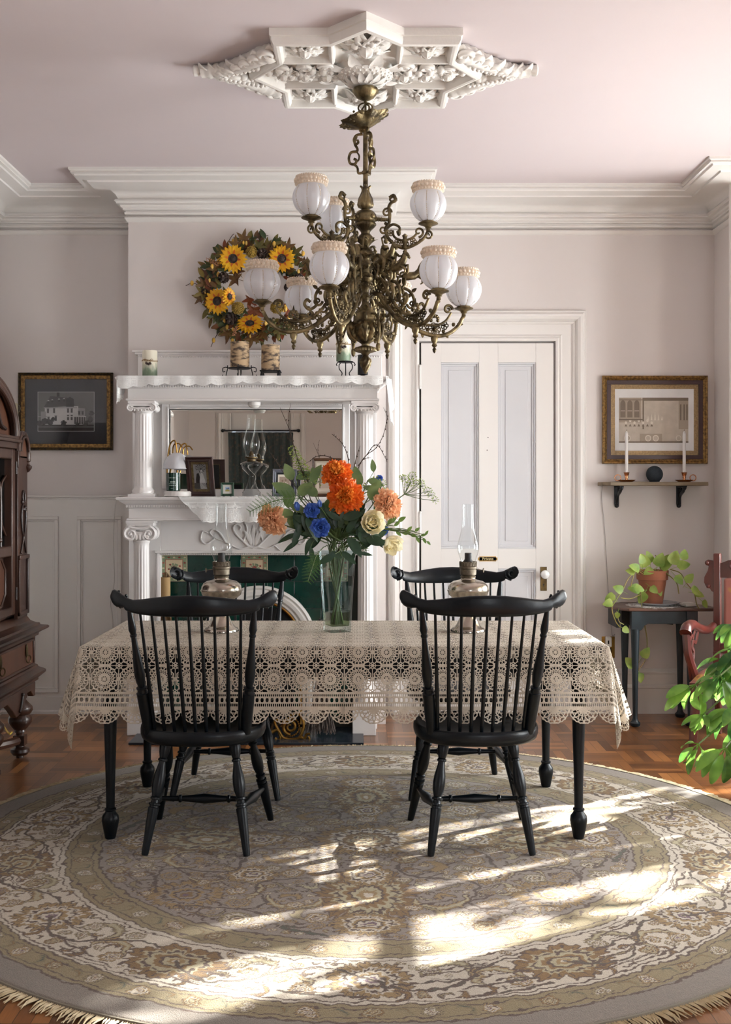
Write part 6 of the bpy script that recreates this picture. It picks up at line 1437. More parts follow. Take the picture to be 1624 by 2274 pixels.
def sunflower(x,y,s,d,disc=True,tx=0,tz=0,flat=1):
    mb=MB(); c=wp(x,y,d); n_=20; s*=kw
    rt=Matrix.Rotation(tx,3,'X')@Matrix.Rotation(tz,3,'Z')
    for ring_,(f,el) in enumerate(((1.0,.12),(.86,.35))):
        for k in range(n_-ring_*4):
            a=2*pi*k/(n_-ring_*4)+ring_*.16+rnd(-.06,.06); L_=s*f*rnd(.88,1.05); dv=rt@Vector((math.cos(a),-el,math.sin(a))); u_=rt@Vector((0,-1,0)); b_=c+dv*s*.25
            mb.cur=0; leaf(mb,b_,dv,u_,L_*.75,s*.27,.25,.2,6,prof=lambda t:math.sin(pi*(t*.8+.12))**.9*(1-t**6)+.05)
            if k%2==ring_: mb.cur=1; leaf(mb,b_+u_*.002,dv,u_,L_*.42,s*.15,.15,.2,4)
    f_=mb.build('sunflower',[m_yel,m_or],wr_,ang=70)
    mb=MB(); q=(rt@Vector((0,-1,0))).to_track_quat('Z','Y').to_matrix().to_4x4(); q.translation=c
    mb.lathe([(s*.34,-.002),(s*.36,.006),(s*.3,.012),(s*.2,.008),(s*.18,.012),(0,.016)] if disc else [(s*.36,-.0),(s*.36,.01),(s*.2,.012),(0,.01)],28,mat=q,rf=lambda r,z,a:r*(1+.04*math.sin(14*a)*(r>s*.2)))
    mb.build('flower_disc',m_disc,f_)
sunflower(519,577,33,.07,tx=.1); sunflower(627,577,32,.07,tx=.1); sunflower(485,671,32,.07,tz=-.2); sunflower(510,662,22,.085,tz=.9); sunflower(556,722,32,.065,tx=-.7)
def cone(x,y,s,d,ax):
    mb=MB(); c=wp(x,y,d); s*=kw; q=Vector(ax).to_track_quat('Z','Y').to_matrix()
    mb.sph(c,s*.55,10,8,sc=(1,1,1))
    for j in range(8):
        t=j/7; rr=s*.95*math.sin(pi*(.12+.8*t)); n_=max(4,int(9*math.sin(pi*(.15+.75*t))))
        for k in range(n_):
            a=2*pi*(k+.5*(j%2))/n_; v=q@Vector((math.cos(a)*.7*rr,math.sin(a)*.7*rr,(t-.5)*2*s*.9)); dd=q@Vector((math.cos(a),math.sin(a),.55))
            leaf(mb,c+v*.7,dd,q@Vector((0,0,1)),s*.5,s*.42,-.3,.1,3)
    mb.build('pine_cone',m_cone,wr_,ang=60,solid=.0015)
cone(583,566,15,.06,(.2,-1,.2)); cone(497,617,16,.055,(.3,-1,-.3)); cone(515,708,17,.055,(0,-1,-.3)); cone(663,622,16,.05,(.5,-1,.2)); cone(640,640,12,.05,(.2,-1,.2)); cone(455,648,9,.045,(-.3,-1,0))
def pom(x,y,s,d):
    mb=MB(); c=wp(x,y,d); s*=kw; mb.sph(c,s*.8,10,8)
    for i in range(150):
        ph=math.acos(1-2*(i+.5)/150); th=i*2.39996; dv=Vector((math.sin(ph)*math.cos(th),math.sin(ph)*math.sin(th),math.cos(ph))); mb.tube([c+dv*s*.7,c+dv*s*rnd(.95,1.08)],[s*.07,s*.09],4)
    mb.build('mustard_pompom',m_pom,wr_,ang=70)
for a in ((560,562,13,.07),(530,686,14,.07),(615,684,14,.06),(640,560,7,.07)): pom(*a)
mb=MB()
for i in range(46):
    a=rnd(0,2*pi); r=rnd(.2,.28); c=(r*math.cos(a),-rnd(.03,.07),r*math.sin(a)); mb=MB(); mb.sph(c,rnd(.008,.014),7,6,sc=(.8,.8,1.3),rf=lambda d:1+.1*math.sin(6*d.x*3)); mb.build('bud',m_bud,wr_)
for x,y in ((426,628),(474,755),(516,756),(618,750),(673,562),(540,540),(518,535)): mb=MB(); mb.sph(wp(x,y,.03),.013,7,6,sc=(.8,.8,1.2)); mb.build('bud',m_bud,wr_)
mb=MB()
for l in ([(440,632),(426,628),(412,634)],[(492,720),(480,745),(474,755),(468,770)],[(488,722),(484,738),(474,755)],[(655,585),(668,575),(673,562),(670,552)],[(660,590),(668,588),(672,576)],[(560,530),(580,524),(596,522)],[(505,540),(514,524),(520,518)],[(520,738),(524,752)],[(600,735),(606,748),(607,764)],[(590,740),(598,750)]):
    mb.tube(cr([wp(x,y,.03) for x,y in l],5),.0018,5)
mb.build('twigs',m_twig,wr_)
mb=MB()
for (x0,y0,x1,y1) in ((462,578,488,590),(612,560,632,568),(521,745,528,725),(618,570,632,576)):
    for i in range(90): t=rnd(0,1); mb.sph(wp(x0+(x1-x0)*t+rnd(-4,4),y0+(y1-y0)*t+rnd(-4,4),.075+rnd(-.006,.006)),.0024,4,3)
g=mb.build('copper_glitter_sprays',m_glit,wr_); g['kind']='stuff'
# ================================================================ CHINA CABINET (left edge)
m_cab=M('dark_walnut',(72,46,34),.38,col2=(44,28,22),nscale=6,stretch=(1,1,.25),bump=.1,bscale=60,coat=.2)
m_cabd=M('darker_walnut_carving',(52,34,28),.4,col2=(36,24,20),nscale=40,bump=.3,bscale=150)  # darker walnut tone for carvings, hinges and lower panels
m_cabl=M('walnut_panel',(96,60,42),.4,col2=(78,48,34),nscale=9,stretch=(1,1,.3))
cb=thing('china_cabinet','dark carved walnut china cabinet with arched top and bulbous legs at the left edge','cabinet',(XL+.03,5.05,0))
XF=.50
def cbb(mb,x0,x1,u0,u1,z0,z1): mb.bb(x0,x1,u0,u1,z0,z1)
LGC=[(0,.018),(.012,.018),(.015,.035),(.03,.047),(.045,.045),(.055,.022),(.062,.022),(.064,.0),(.064,.026),(.11,.026),(.112,.02),(.125,.022),(.13,.03),(.14,.028),(.15,.038),(.175,.057),(.20,.058),(.215,.045),(.218,.05),(.235,.062),(.255,.06),(.275,.04),(.29,.028),(.30,.034),(.33,.036)]
for u in (-.70,-.24,.24,.70):
    for x in ((XF-.06,.05) if abs(u)>.5 else (XF-.06,)):
        mb=MB(); mb.lathe([(r,z) for z,r in LGC if r>0],32,rf=lambda r,z,a:r*(1-.07*(1-abs(math.sin(7*a)))*(.15<z<.27))); mb.box((0,0,.087),(.055,.055,.05)); mb.build('leg',m_cab,cb,loc=(x,u,0),ang=45)
for s in (-1,1):
    mb=MB(); mb.tube(cr([(XF-.06,s*.70,.088),(XF-.10,s*.60,.088),(XF-.2,s*.45,.088),(XF-.12,s*.34,.088),(XF-.06,s*.24,.088)],6),.022,8,flat=1); mb.build('stretcher',m_cab,cb)
mb=MB(); mb.tube(cr([(XF-.06,-.24,.088),(XF-.16,0,.088),(XF-.06,.24,.088)],6),.022,8); mb.build('stretcher',m_cab,cb)
# base case
mb=MB(); cbb(mb,0,XF,-.76,.76,.37,.64); mb.build('base_case',m_cab,cb,bevel=.004)
AP=[(-.76,.37),(-.76,.30),(-.73,.30),(-.68,.335),(-.62,.335),(-.57,.28),(-.50,.255),(-.44,.25),(-.38,.29),(-.3,.335),(-.2,.335),(-.1,.28),(0,.25)]
mb=MB(); full=AP+[(-a,z) for a,z in AP[::-1][1:]]; mb.prism(full,XF-.03,XF,lambda a,b,d:(d,a,b)); mb.build('scalloped_apron',m_cab,cb,bevel=.003)
mb=MB()
for u in (-.5,.5,0.08,-.08): mb.tube([(XF+.006,u+q_[0]*1.0,.30+q_[1]) for q_ in [(-.03,-.03),(-.01,-.015),(.005,.01),(.02,.04)]],.006,6); mb.sph((XF+.006,u+.022,.345),.009,6,5)
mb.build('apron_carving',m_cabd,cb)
def ring(name,z0,prof,xo=XF,uo=.76,mat=m_cab):
    mb=MB(); path=[(0,uo),(xo,uo),(xo,-uo),(0,-uo)]; sweep(mb,path,[(o,z0+z) for o,z in prof],side=1); 
    k=prof[-1][0]; z=z0+prof[-1][1]; mb.add([(0,uo+k,z),(xo+k,uo+k,z),(xo+k,-uo-k,z),(0,-uo-k,z)],[(0,3,2,1)])
    k=prof[0][0]; z=z0+prof[0][1]; mb.add([(0,uo+k,z),(xo+k,uo+k,z),(xo+k,-uo-k,z),(0,-uo-k,z)],[(0,1,2,3)]); return mb.build(name,mat,cb,ang=25)
ring('lower_moulding',.375,[(0,0),(.012,.004),(.012,.014),(.03,.03),(.042,.04),(.042,.052),(.03,.06),(.012,.07),(.008,.08),(0,.085)])
ring('waist_moulding',.60,[(0,0),(.012,.004),(.014,.016),(.03,.026),(.05,.034),(.056,.042),(.05,.05),(.02,.056),(.016,.066),(0,.07),(-.02,.082),(-.03,.10),(-.045,.115)])
# drawers
for s in (-1,1):
    u0,u1=(.03,.70) if s>0 else (-.70,-.03)
    mb=MB(); cbb(mb,XF-.01,XF+.006,u0,u1,.465,.595); d_=mb.build('drawer',m_cabl,cb,bevel=.003)
    mb=MB(); 
    for a,b_,c,e in ((u0,u1,.585,.597),(u0,u1,.463,.475),(u0,u0+.012,.475,.585),(u1-.012,u1,.475,.585)): cbb(mb,XF-.005,XF+.014,a,b_,c,e)
    mb.build('drawer_moulding',m_cab,d_,bevel=.003)
    for u in (u0+.13,u1-.13):
        mb=MB(); mb.sph((XF+.012,u,.55),.02,10,8,sc=(.3,.7,1.5),rf=lambda d:1+.12*math.sin(8*d.z)); mb.tube([(XF+.02+.006*math.sin(t),u+.017*math.sin(t),.528-.02*(1-math.cos(t))*.9) for t in np.linspace(-pi,pi,20)],.0035,6); mb.build('drop_handle',M('dark_brass_pull',(84,72,48),.4,.8) if 'dark_brass_pull' not in MATS else MATS['dark_brass_pull'],d_)
mb=MB()
for z in (.50,.55): mb.sph((XF*.8,.765,z),.025,8,8,sc=(.8,.5,1.3),rf=lambda d:1+.1*math.sin(9*d.z))
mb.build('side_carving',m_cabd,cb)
# upper case
mb=MB(); XU=.44
cbb(mb,0,.02,-.62,.62,.715,1.56); cbb(mb,0,XF-.02,-.62,-.60,.715,1.5); cbb(mb,0,XF-.02,.60,.62,.715,1.5); cbb(mb,0,XU,-.62,.62,.715,.73); cbb(mb,0,XU,-.46,.46,1.54,1.56); 
for s in (-1,1): cbb(mb,XF-.02,XF,s*.46,s*.62,.715,1.50); cbb(mb,0,XU,s*.45,s*.46,.72,1.55)
mb.build('upper_case',m_cab,cb,bevel=.003)
for s in (-1,1):
    # wing: arched head, colonnette, carved wreath, sunk panel
    XU=XF; c=s*.54; mb=MB(); mb.prism([(c-.08,1.49)]+[(c+.08*math.cos(t),1.52+.085*math.sin(t)) for t in np.linspace(pi,0,14)]+[(c+.08,1.49)],.1,XU,lambda a,b,d:(d,a,b)); mb.build('wing_head',m_cabl,cb,smooth=False)
    mb=MB(); mb.tube([(XU,c+.082*math.cos(t),1.52+.088*math.sin(t)) for t in np.linspace(0,pi,16)],.014,8); mb.tube([(XU+.012,c+.065*math.cos(t),1.52+.07*math.sin(t)) for t in np.linspace(0,pi,16)],.006,8)
    mb.lathe([(0,0),(.008,.004),(.02,.02),(.022,.03),(.01,.04),(.008,.05),(.016,.056),(.014,.07),(.016,.09),(.014,.10)],16,(XU+.0,c+s*.082,1.42)); mb.build('wing_arch',m_cab,cb)
    mb=MB(); mb.tube([(XU+.004,c+.035*math.cos(t)*(1+.2*math.sin(t)),1.19+.075*math.sin(t)) for t in np.linspace(0,2*pi,30)],.006,6); mb.tube([(XU+.004,c+.018*math.cos(t),1.30+.03*math.sin(t)) for t in np.linspace(0,2*pi,20)],.006,6); 
    for k in range(6): mb.sph((XU+.005,c+rnd(-.03,.03),1.27+rnd(-.03,.01)),.009,6,5)
    mb.tube(cr([(XU+.004,c-.045,1.03),(XU+.004,c-.01,1.09),(XU+.004,c,1.11),(XU+.004,c+.01,1.09),(XU+.004,c+.045,1.03)],5),.006,6); mb.build('wing_carving',m_cabd,cb)
    mb=MB(); cbb(mb,XU-.002,XU+.012,c-.08,c+.08,1.0,1.02)
    for a,b_ in ((c-.08,c-.06),(c+.06,c+.08)): cbb(mb,XU-.002,XU+.01,a,b_,.73,1.0)
    cbb(mb,XU-.002,XU+.01,c-.08,c+.08,.73,.75); mb.build('wing_panel_frame',m_cab,cb,bevel=.003)
# doors
XU=.44
m_cabg=thin_glass('cabinet_glass',(150,160,160),.02)
for s in (-1,1):
    u0,u1=(.005,.455) if s>0 else (-.455,-.005); mb=MB(); x0,x1=XU,XF-.01
    for a,b_,c,e in ((u0,u0+.05,.74,1.53),(u1-.05,u1,.74,1.53),(u0+.05,u1-.05,1.48,1.53),(u0+.05,u1-.05,1.02,1.07),(u0+.05,u1-.05,.74,.78)): cbb(mb,x0,x1,a,b_,c,e)
    dr=mb.build('door',m_cab,cb,bevel=.006)
    mb=MB(); cbb(mb,x0+.01,x0+.013,u0+.04,u1-.04,1.05,1.5); mb.build('glass',m_cabg,dr,smooth=False)
    mb=MB(); um=(u0+u1)/2
    for du in (-.09,0,.09): mb.tube(cr([(x0+.02,um+du,1.07),(x0+.02,um+du,1.3),(x0+.02,um+du*.4,1.42),(x0+.02,um,1.48)],6),.007,6); 
    for du in (-.13,.13): mb.tube(cr([(x0+.02,um+du*1.3,1.4),(x0+.02,um+du*.8,1.36),(x0+.02,um+du*.7,1.28)],6),.006,6); mb.tube(cr([(x0+.02,um+du*1.3,1.12),(x0+.02,um+du*.8,1.18),(x0+.02,um+du*.7,1.26)],6),.006,6); mb.sph((x0+.02,um+du*.6,1.10),.013,6,5)
    mb.build('tracery',m_cab,dr)
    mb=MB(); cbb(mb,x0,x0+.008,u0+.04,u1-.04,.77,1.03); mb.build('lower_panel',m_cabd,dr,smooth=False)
    oct_=[(um+.16*a,.90+.115*b_) for a,b_ in ((-1,-.5),(-.6,-1),(.6,-1),(1,-.5),(1,.5),(.6,1),(-.6,1),(-1,.5))]
    mb=MB(); mb.prism(oct_,x0+.006,x0+.018,lambda a,b,d:(d,a,b)); mb.build('octagon_panel',m_cabl,dr,smooth=False,bevel=.003)
    mb=MB(); mb.tube([(x0+.018,a,b_) for a,b_ in oct_],.008,6,closed=True); mb.build('octagon_moulding',m_cab,dr)
    mb=MB(); [mb.lathe([(.007,-.03),(.007,.03)],10,(x1+.002,s*.458,z)) for z in (1.44,.84)]; mb.build('hinge',m_cabd,dr)
# cornice and arch
mb=MB(); cbb(mb,.02,XF,-.475,.475,1.53,1.56); cbb(mb,.02,XF+.015,-.49,.49,1.56,1.575); cbb(mb,.02,XF+.005,-.48,.48,1.575,1.59)
for s in (-1,1): mb.prism([(s*.455,1.53),(s*.49,1.53),(s*.49,1.50),(s*.478,1.48),(s*.485,1.46),(s*.475,1.44),(s*.455,1.44)],XU,XF+.005,lambda a,b,d:(d,a,b))
mb.build('cornice',m_cab,cb,bevel=.003)
arc=[(.455*math.cos(t),1.59+.255*math.sin(t)) for t in np.linspace(0,pi,40)]
mb=MB(); mb.prism(arc,.03,XF-.03,lambda a,b,d:(d,a,b)); mb.build('arched_pediment',m_cabl,cb,smooth=False)
mb=MB(); mb.tube([(XF-.015,a,b_) for a,b_ in arc],.022,10); mb.tube([(XF-.0,a*.93,1.59+(b_-1.59)*.92) for a,b_ in arc],.009,8); mb.tube([(XF-.0,a*1.03,1.59+(b_-1.59)*1.05) for a,b_ in arc],.009,8); mb.build('arch_moulding',m_cab,cb)
mb=MB(); mb.tube(cr([(XF-.02,.0,1.72),(XF-.02,.1,1.74),(XF-.02,.2,1.70),(XF-.02,.26,1.64),(XF-.02,.33,1.62)],6),.01,8); mb.tube(cr([(XF-.02,.0,1.72),(XF-.02,-.1,1.74),(XF-.02,-.2,1.70),(XF-.02,-.26,1.64),(XF-.02,-.33,1.62)],6),.01,8); mb.lathe([(0,0),(.03,.01),(.03,.03),(.015,.045),(.02,.06),(.0,.08)],16,(XF-.02,0,1.85)); mb.build('pediment_scroll',m_cabd,cb)
mb=MB(); cbb(mb,.02,XU-.02,-.59,.59,1.27,1.28); mb.build('inner_shelf',m_cab,cb,smooth=False)
# odds and ends below and behind
o=thing('storage_tray','dark flat box on the floor under the walnut cabinet','box',(XL+.20,5.25,.001)); mb=MB(); cbb(mb,-.12,.14,-.35,.22,0,.065); mb.build('box_body',m_blackm,o,bevel=.004); mb=MB(); cbb(mb,-.125,.145,-.355,.225,.065,.075); mb.build('lid',m_blackm,o,bevel=.003)
cord('yellow_cord','yellow cord lying on the floor behind the cabinet leg',[P(-20,1612,6.15)-Vector((0,0,.0)),P(5,1612,6.2),P(14,1622,6.1),P(22,1630,6.05),P(26,1626,6.1)],.005,M('yellow_cord_plastic',(190,160,50),.5))
gl=thing('wall_plate','small pale round plate on the wall left of the house photograph','plate',(X(35,YB),YB-.002,Z(908,YB))); mb=MB(); mb.lathe([(0,.012),(.018,.014),(.03,.02),(.034,.022),(.034,.018),(.02,0),(0,0)],28,mat=Matrix.Rotation(R(90),4,'X')); mb.build('dish',M('cream_plate',(214,204,178),.3),gl)
# ================================================================ RIGHT ALCOVE
m_goldf=M('carved_gilt_frame',(164,128,72),.45,.55,col2=(92,68,40),nscale=70,bump=.6,bscale=180)
m_goldl=M('pale_gilt',(176,146,98),.45,.4,col2=(140,112,72),nscale=120,bump=.3,bscale=400)
def art_sepia(mb,x0,x1,z0,z1):
    W=x1-x0;H=z1-z0; X_=lambda u:x0+u*W; Z_=lambda v:z0+v*H; y=-.0026
    a,b,c,d=X_(.05),X_(.93),Z_(.13),Z_(.86); rect(mb,x0,x1,z0,z1,y,0); rect(mb,a,b,c,d,y-.0005,1)
    U=lambda u:a+(b-a)*u; V=lambda v:c+(d-c)*v; 
    rect(mb,U(0),U(.32),V(.45),V(1),y-.001,2)
    for u in (.02,.12,.22): 
        rect(mb,U(u),U(u+.075),V(.56),V(.86),y-.0014,3); poly(mb,[(U(u+.0375+.0375*math.cos(t)),V(.86+.08*math.sin(t))) for t in np.linspace(0,pi,10)],y-.0014,3)
        rect(mb,U(u+.004),U(u+.07),V(.7),V(.715),y-.0018,1)
    rect(mb,U(0),U(.34),V(.50),V(.525),y-.002,3); rect(mb,U(0),U(.34),V(.94),V(.96),y-.002,3)
    rect(mb,U(.34),U(1),V(.93),V(1),y-.001,3); rect(mb,U(.34),U(.36),V(.3),V(.93),y-.0014,3)
    rect(mb,U(.86),U(1),V(.3),V(.93),y-.001,2)
    for u in (.88,.93,.97): rect(mb,U(u),U(u+.02),V(.5),V(.85),y-.0014,3)
    for k in range(7):   # lamps row in the print
        u=.10+.062*k; poly(mb,[(U(u+.018*math.cos(t)),V(.44+.05*(k%2)+.035*math.sin(t))) for t in np.linspace(0,2*pi,10)[:-1]],y-.0022,4)
        poly(mb,[(U(u-.02),V(.36)),(U(u+.02),V(.36)),(U(u),V(.42))],y-.0021,3)
    for k in range(5):
        u=.42+.05*k; poly(mb,[(U(u-.012),V(.5)),(U(u+.012),V(.5)),(U(u),V(.6+.05*(2-abs(k-2))))],y-.0021,4)
    for u,r_ in ((.42,.055),(.53,.055),(.12,.06),(.86,.05)): poly(mb,[(U(u+r_*.8*math.cos(t)),V(.1+r_*1.3*math.sin(t))) for t in np.linspace(0,2*pi,16)[:-1]],y-.0022,4); poly(mb,[(U(u+r_*.6*math.cos(t)),V(.1+r_*1.0*math.sin(t))) for t in np.linspace(0,2*pi,16)[:-1]],y-.0025,1 if r_<.06 else 2)
    rect(mb,U(.0),U(1),V(0),V(.03),y-.0021,3); rect(mb,U(.3),U(.62),V(.03),V(.2),y-.0018,2)
    return [M('white_mat_with_glare',(240,240,240),.7),M('sepia_light',(206,196,182),.7,col2=(192,182,168),nscale=20),M('sepia_mid',(174,160,142),.7),M('sepia_dark',(124,110,94),.7),M('sepia_pale',(232,225,212),.7)]  # mat and sepia tones lightened to carry the window's reflection
frame('gilt_framed_print','sepia house print in a wide gilt and red frame above the right wall shelf',1337,1570,835,1030,YB-.004,m_goldf,10,cat='picture',inner=(9,M('oxblood_slip',(58,30,30),.35,coat=.3)),art=art_sepia,matw=10,matm=m_goldl,depth=.03)
def art_house(mb,x0,x1,z0,z1):
    W=x1-x0;H=z1-z0; X_=lambda u:x0+u*W; Z_=lambda v:z0+v*H; y=-.0026
    rect(mb,x0,x1,z0,z1,y-.0002,4); a,b,c,d=X_(.008),X_(.992),Z_(.01),Z_(.99)
    U=lambda u:a+(b-a)*u; V=lambda v:c+(d-c)*v; rect(mb,a,b,c,d,y-.0006,2)
    rect(mb,a,b,V(0),V(.16),y-.001,0); rect(mb,a,b,V(.09),V(.105),y-.0014,2); rect(mb,a,b,V(.12),V(.127),y-.0014,3)
    y-=.001
    poly(mb,[(U(.12),V(.16)),(U(.72),V(.16)),(U(.72),V(.64)),(U(.12),V(.6))],y-.0003,4)
    poly(mb,[(U(.66),V(.16)),(U(.84),V(.16)),(U(.84),V(.58)),(U(.66),V(.6))],y-.0002,3)
    poly(mb,[(U(.10),V(.60)),(U(.66),V(.66)),(U(.60),V(.84)),(U(.22),V(.90)),(U(.16),V(.76))],y-.0006,1)
    poly(mb,[(U(.50),V(.62)),(U(.64),V(.62)),(U(.64),V(.82)),(U(.57),V(.88)),(U(.50),V(.82))],y-.0008,0)
    rect(mb,U(.50),U(.64),V(.30),V(.62),y-.0008,4); rect(mb,U(.335),U(.385),V(.88),V(.99),y-.0007,0)
    for u,v in ((.17,.70),(.24,.72),(.36,.74),(.45,.75)): rect(mb,U(u),U(u+.03),V(v),V(v+.07),y-.001,0); poly(mb,[(U(u-.008),V(v+.07)),(U(u+.038),V(v+.07)),(U(u+.015),V(v+.1))],y-.0011,4)
    for u,v,h in ((.16,.46,.1),(.27,.46,.12),(.30,.26,.12),(.52,.47,.1),(.585,.47,.1),(.52,.28,.12),(.585,.28,.12),(.17,.25,.1),(.72,.42,.08),(.78,.42,.08)): rect(mb,U(u),U(u+.035),V(v),V(v+h),y-.001,1); rect(mb,U(u-.006),U(u+.041),V(v+h),V(v+h+.018),y-.0011,2)
    rect(mb,U(.10),U(.70),V(.585),V(.61),y-.0012,3); rect(mb,U(.44),U(.86),V(.36),V(.38),y-.0012,4); rect(mb,U(.64),U(.86),V(.18),V(.36),y-.0011,1)
    for k in range(6): rect(mb,U(.64+.042*k),U(.648+.042*k),V(.16),V(.36),y-.0013,4)
    rect(mb,U(.05),U(.14),V(.24),V(.5),y-.0002,3); rect(mb,U(.0),U(.16),V(.36),V(.38),y-.0012,3)
    random.seed(2)
    for cx,cz,r_ in ((.12,.24,.07),(.22,.22,.06),(.27,.3,.04),(.46,.2,.06),(.93,.3,.06),(.95,.45,.05),(.02,.2,.05),(.7,.19,.05),(.85,.2,.06)):
        for k in range(5): poly(mb,[(U(cx+rnd(-.03,.03)+r_*rnd(.4,.7)*math.cos(t)),V(cz+rnd(-.02,.02)+r_*rnd(.8,1.4)*math.sin(t))) for t in np.linspace(0,2*pi,11)[:-1]],y-.0014-.0001*k,0 if k%2 else 1)
    return gs
frame('framed_house_photograph','black and white house photograph in a black and gilt frame on the left wall section',42,252,828,1000,YB-.004,M('black_gilt_outer',(36,32,26),.4,.3,col2=(90,72,40),nscale=90,bump=.5,bscale=200),6,cat='picture',inner=(8,m_goldf),art=art_house,matw=28,matm=M('black_mat_board',(26,30,38),.7),depth=.022)
# wall shelf
Ys=6.74; ks=Ys/F; zsh=Z(1070,Ys-.08)
wsx=(X(1340,Ys),X(1574,Ys)); ws=thing('wall_shelf','weathered wooden wall shelf on two black iron brackets under the gilt print','shelf',((wsx[0]+wsx[1])/2,YB,zsh))
hw=(wsx[1]-wsx[0])/2; mb=MB(); mb.prism([(-hw,-.001),(hw,-.001),(hw,-.16),(hw-.05,-.175),(-hw+.04,-.175),(-hw,-.14)],-.022,0,lambda a,b,d:(a,b,d)); mb.build('board',M('weathered_shelf_wood',(138,122,98),.6,col2=(104,90,72),nscale=10,stretch=(.3,2,2),bump=.1),ws,bevel=.003)
for bxp in (1383,1524):
    x=X(bxp,Ys)-ws.location.x; mb=MB(); mb.bb(x-.012,x+.012,-.14,-.0,-.032,-.022); mb.bb(x-.014,x+.014,-.012,0,-.135,-.022)
    mb.tube([(x,yy,zz) for _,yy,zz in cr([(0,-.13,-.03),(0,-.10,-.055),(0,-.05,-.075),(0,-.025,-.10),(0,-.012,-.125)],6)],lambda t:.011*(1-.35*t),8)
    mb.tube([(x,-.06+q[0],-.055+q[1]) for q in spiral(0,0,.022,.005,0,8,20)],.005,6); mb.sph((x,-.01,-.14),.014,10,8); mb.sph((x,-.13,-.035),.013,8,6)
    mb.build('bracket',m_blackm,ws,bevel=.001)
m_marble=M('marbled_taper_wax',(222,220,218),.4,col2=(110,108,110),nscale=20,stretch=(1,1,.35),ramp=(.5,.62))
for i,(xp,sg,lb) in enumerate(((1392,-1,'left'),(1520,1,'right'))):
    Yc_=YB-.09; x0=X(xp,Yc_); 
    ch=thing('chamberstick','copper-toned chamberstick with ring handle at the %s end of the wall shelf'%lb,'candlestick',(x0,Yc_,zsh+.001),group='chambersticks on the wall shelf')
    k=Yc_/F; mb=MB(); mb.lathe([(0,.002),(.034,0),(.038,.002),(.050,.010),(.052,.012),(.049,.0115),(.036,.005),(.02,.006),(.009,.012),(.0075,.02),(.011,.028),(.009,.034),(.013,.040),(.015,.05),(.018,.056),(.014,.056),(.0105,.05),(.0105,.035)],32,rf=lambda r,z,a:r*(1+.03*math.cos(16*a)*(r>.03)),cap=False); mb.build('dish_and_socket',m_copper,ch,ang=50)
    mb=MB(); mb.tube([((-.052 if sg<0 else .052)+.018*math.cos(t)*1.0,0,.024+.018*math.sin(t)) for t in np.linspace(0,2*pi,24)],.0028,7,closed=True); mb.build('ring_handle',m_copper,ch)
    tp=thing('taper_candle','marbled white taper candle standing in the %s chamberstick'%lb,'candle',(x0,Yc_,zsh+.037),group='taper candles on the wall shelf')
    H=Z(957,Yc_)-zsh-.037; mb=MB(); mb.lathe([(.0095,0),(.0095,H*.9),(.0085,H*.95),(.004,H*.99),(0,H)],18,rf=lambda r,z,a:r*(1+.03*math.cos(3*a+z*30))); mb.build('wax',m_marble,tp); mb=MB(); mb.tube([(0,0,H-.002),(.001,0,H+.009)],.001,5); mb.build('wick',m_mattblack,tp)
sp_=thing('smart_speaker','small round charcoal speaker in the middle of the wall shelf','speaker',(X(1454,YB-.085),YB-.085,zsh+.001)); r=18.5*(YB-.085)/F
mb=MB(); mb.sph((0,0,r*.92),r,32,22); mb.lathe([(0,0),(r*.6,0),(r*.62,.006),(r*.5,.008)],24); mb.build('fabric_shell',M('charcoal_speaker_fabric',(26,34,42),.85,col2=(40,50,58),nscale=300,bump=.5,bscale=600),sp_)
cord('speaker_cord','thin grey cord running from the wall shelf down to the outlet',[(X(1440,YB),YB-.06,zsh+.006),(X(1395,YB),YB-.008,zsh+.004),P(1345,1072,YB-.006),P(1338,1085,YB-.006),P(1337,1110,YB-.006),P(1343,1170,YB-.006),P(1350,1290,YB-.006),P(1354,1350,YB-.006),P(1360,1410,YB-.006),P(1366,1408,YB-.03),P(1357,1415,YB-.045)],.0015,M('grey_cord',(150,146,142),.5))
ou=thing('wall_outlet','brass wall outlet plate with a white plug adapter beside the small table','outlet',(X(1351,YB),YB,Z(1461,YB)))
hw=(1366-1337)/2*YB/F; hh=(1461-1413)*YB/F; mb=MB(); mb.bb(-hw,hw,-.006,0,0,hh); mb.build('plate',m_brass,ou,bevel=.002)
mb=MB(); mb.bb(-.018,.018,-.009,-.006,hh*.12,hh*.48); mb.build('socket',m_blackm,ou,bevel=.002)
pa=thing('plug_adapter','white plug adapter pushed into the brass outlet','adapter',(ou.location.x,YB-.0062,Z(1435,YB))); mb=MB(); mb.bb(-.022,.014,-.04,0,0,.06); mb.build('body',m_trim,pa,bevel=.006); mb=MB(); mb.bb(-.012,-.004,-.043,-.04,.02,.04); mb.build('slot',m_mattblack,pa)
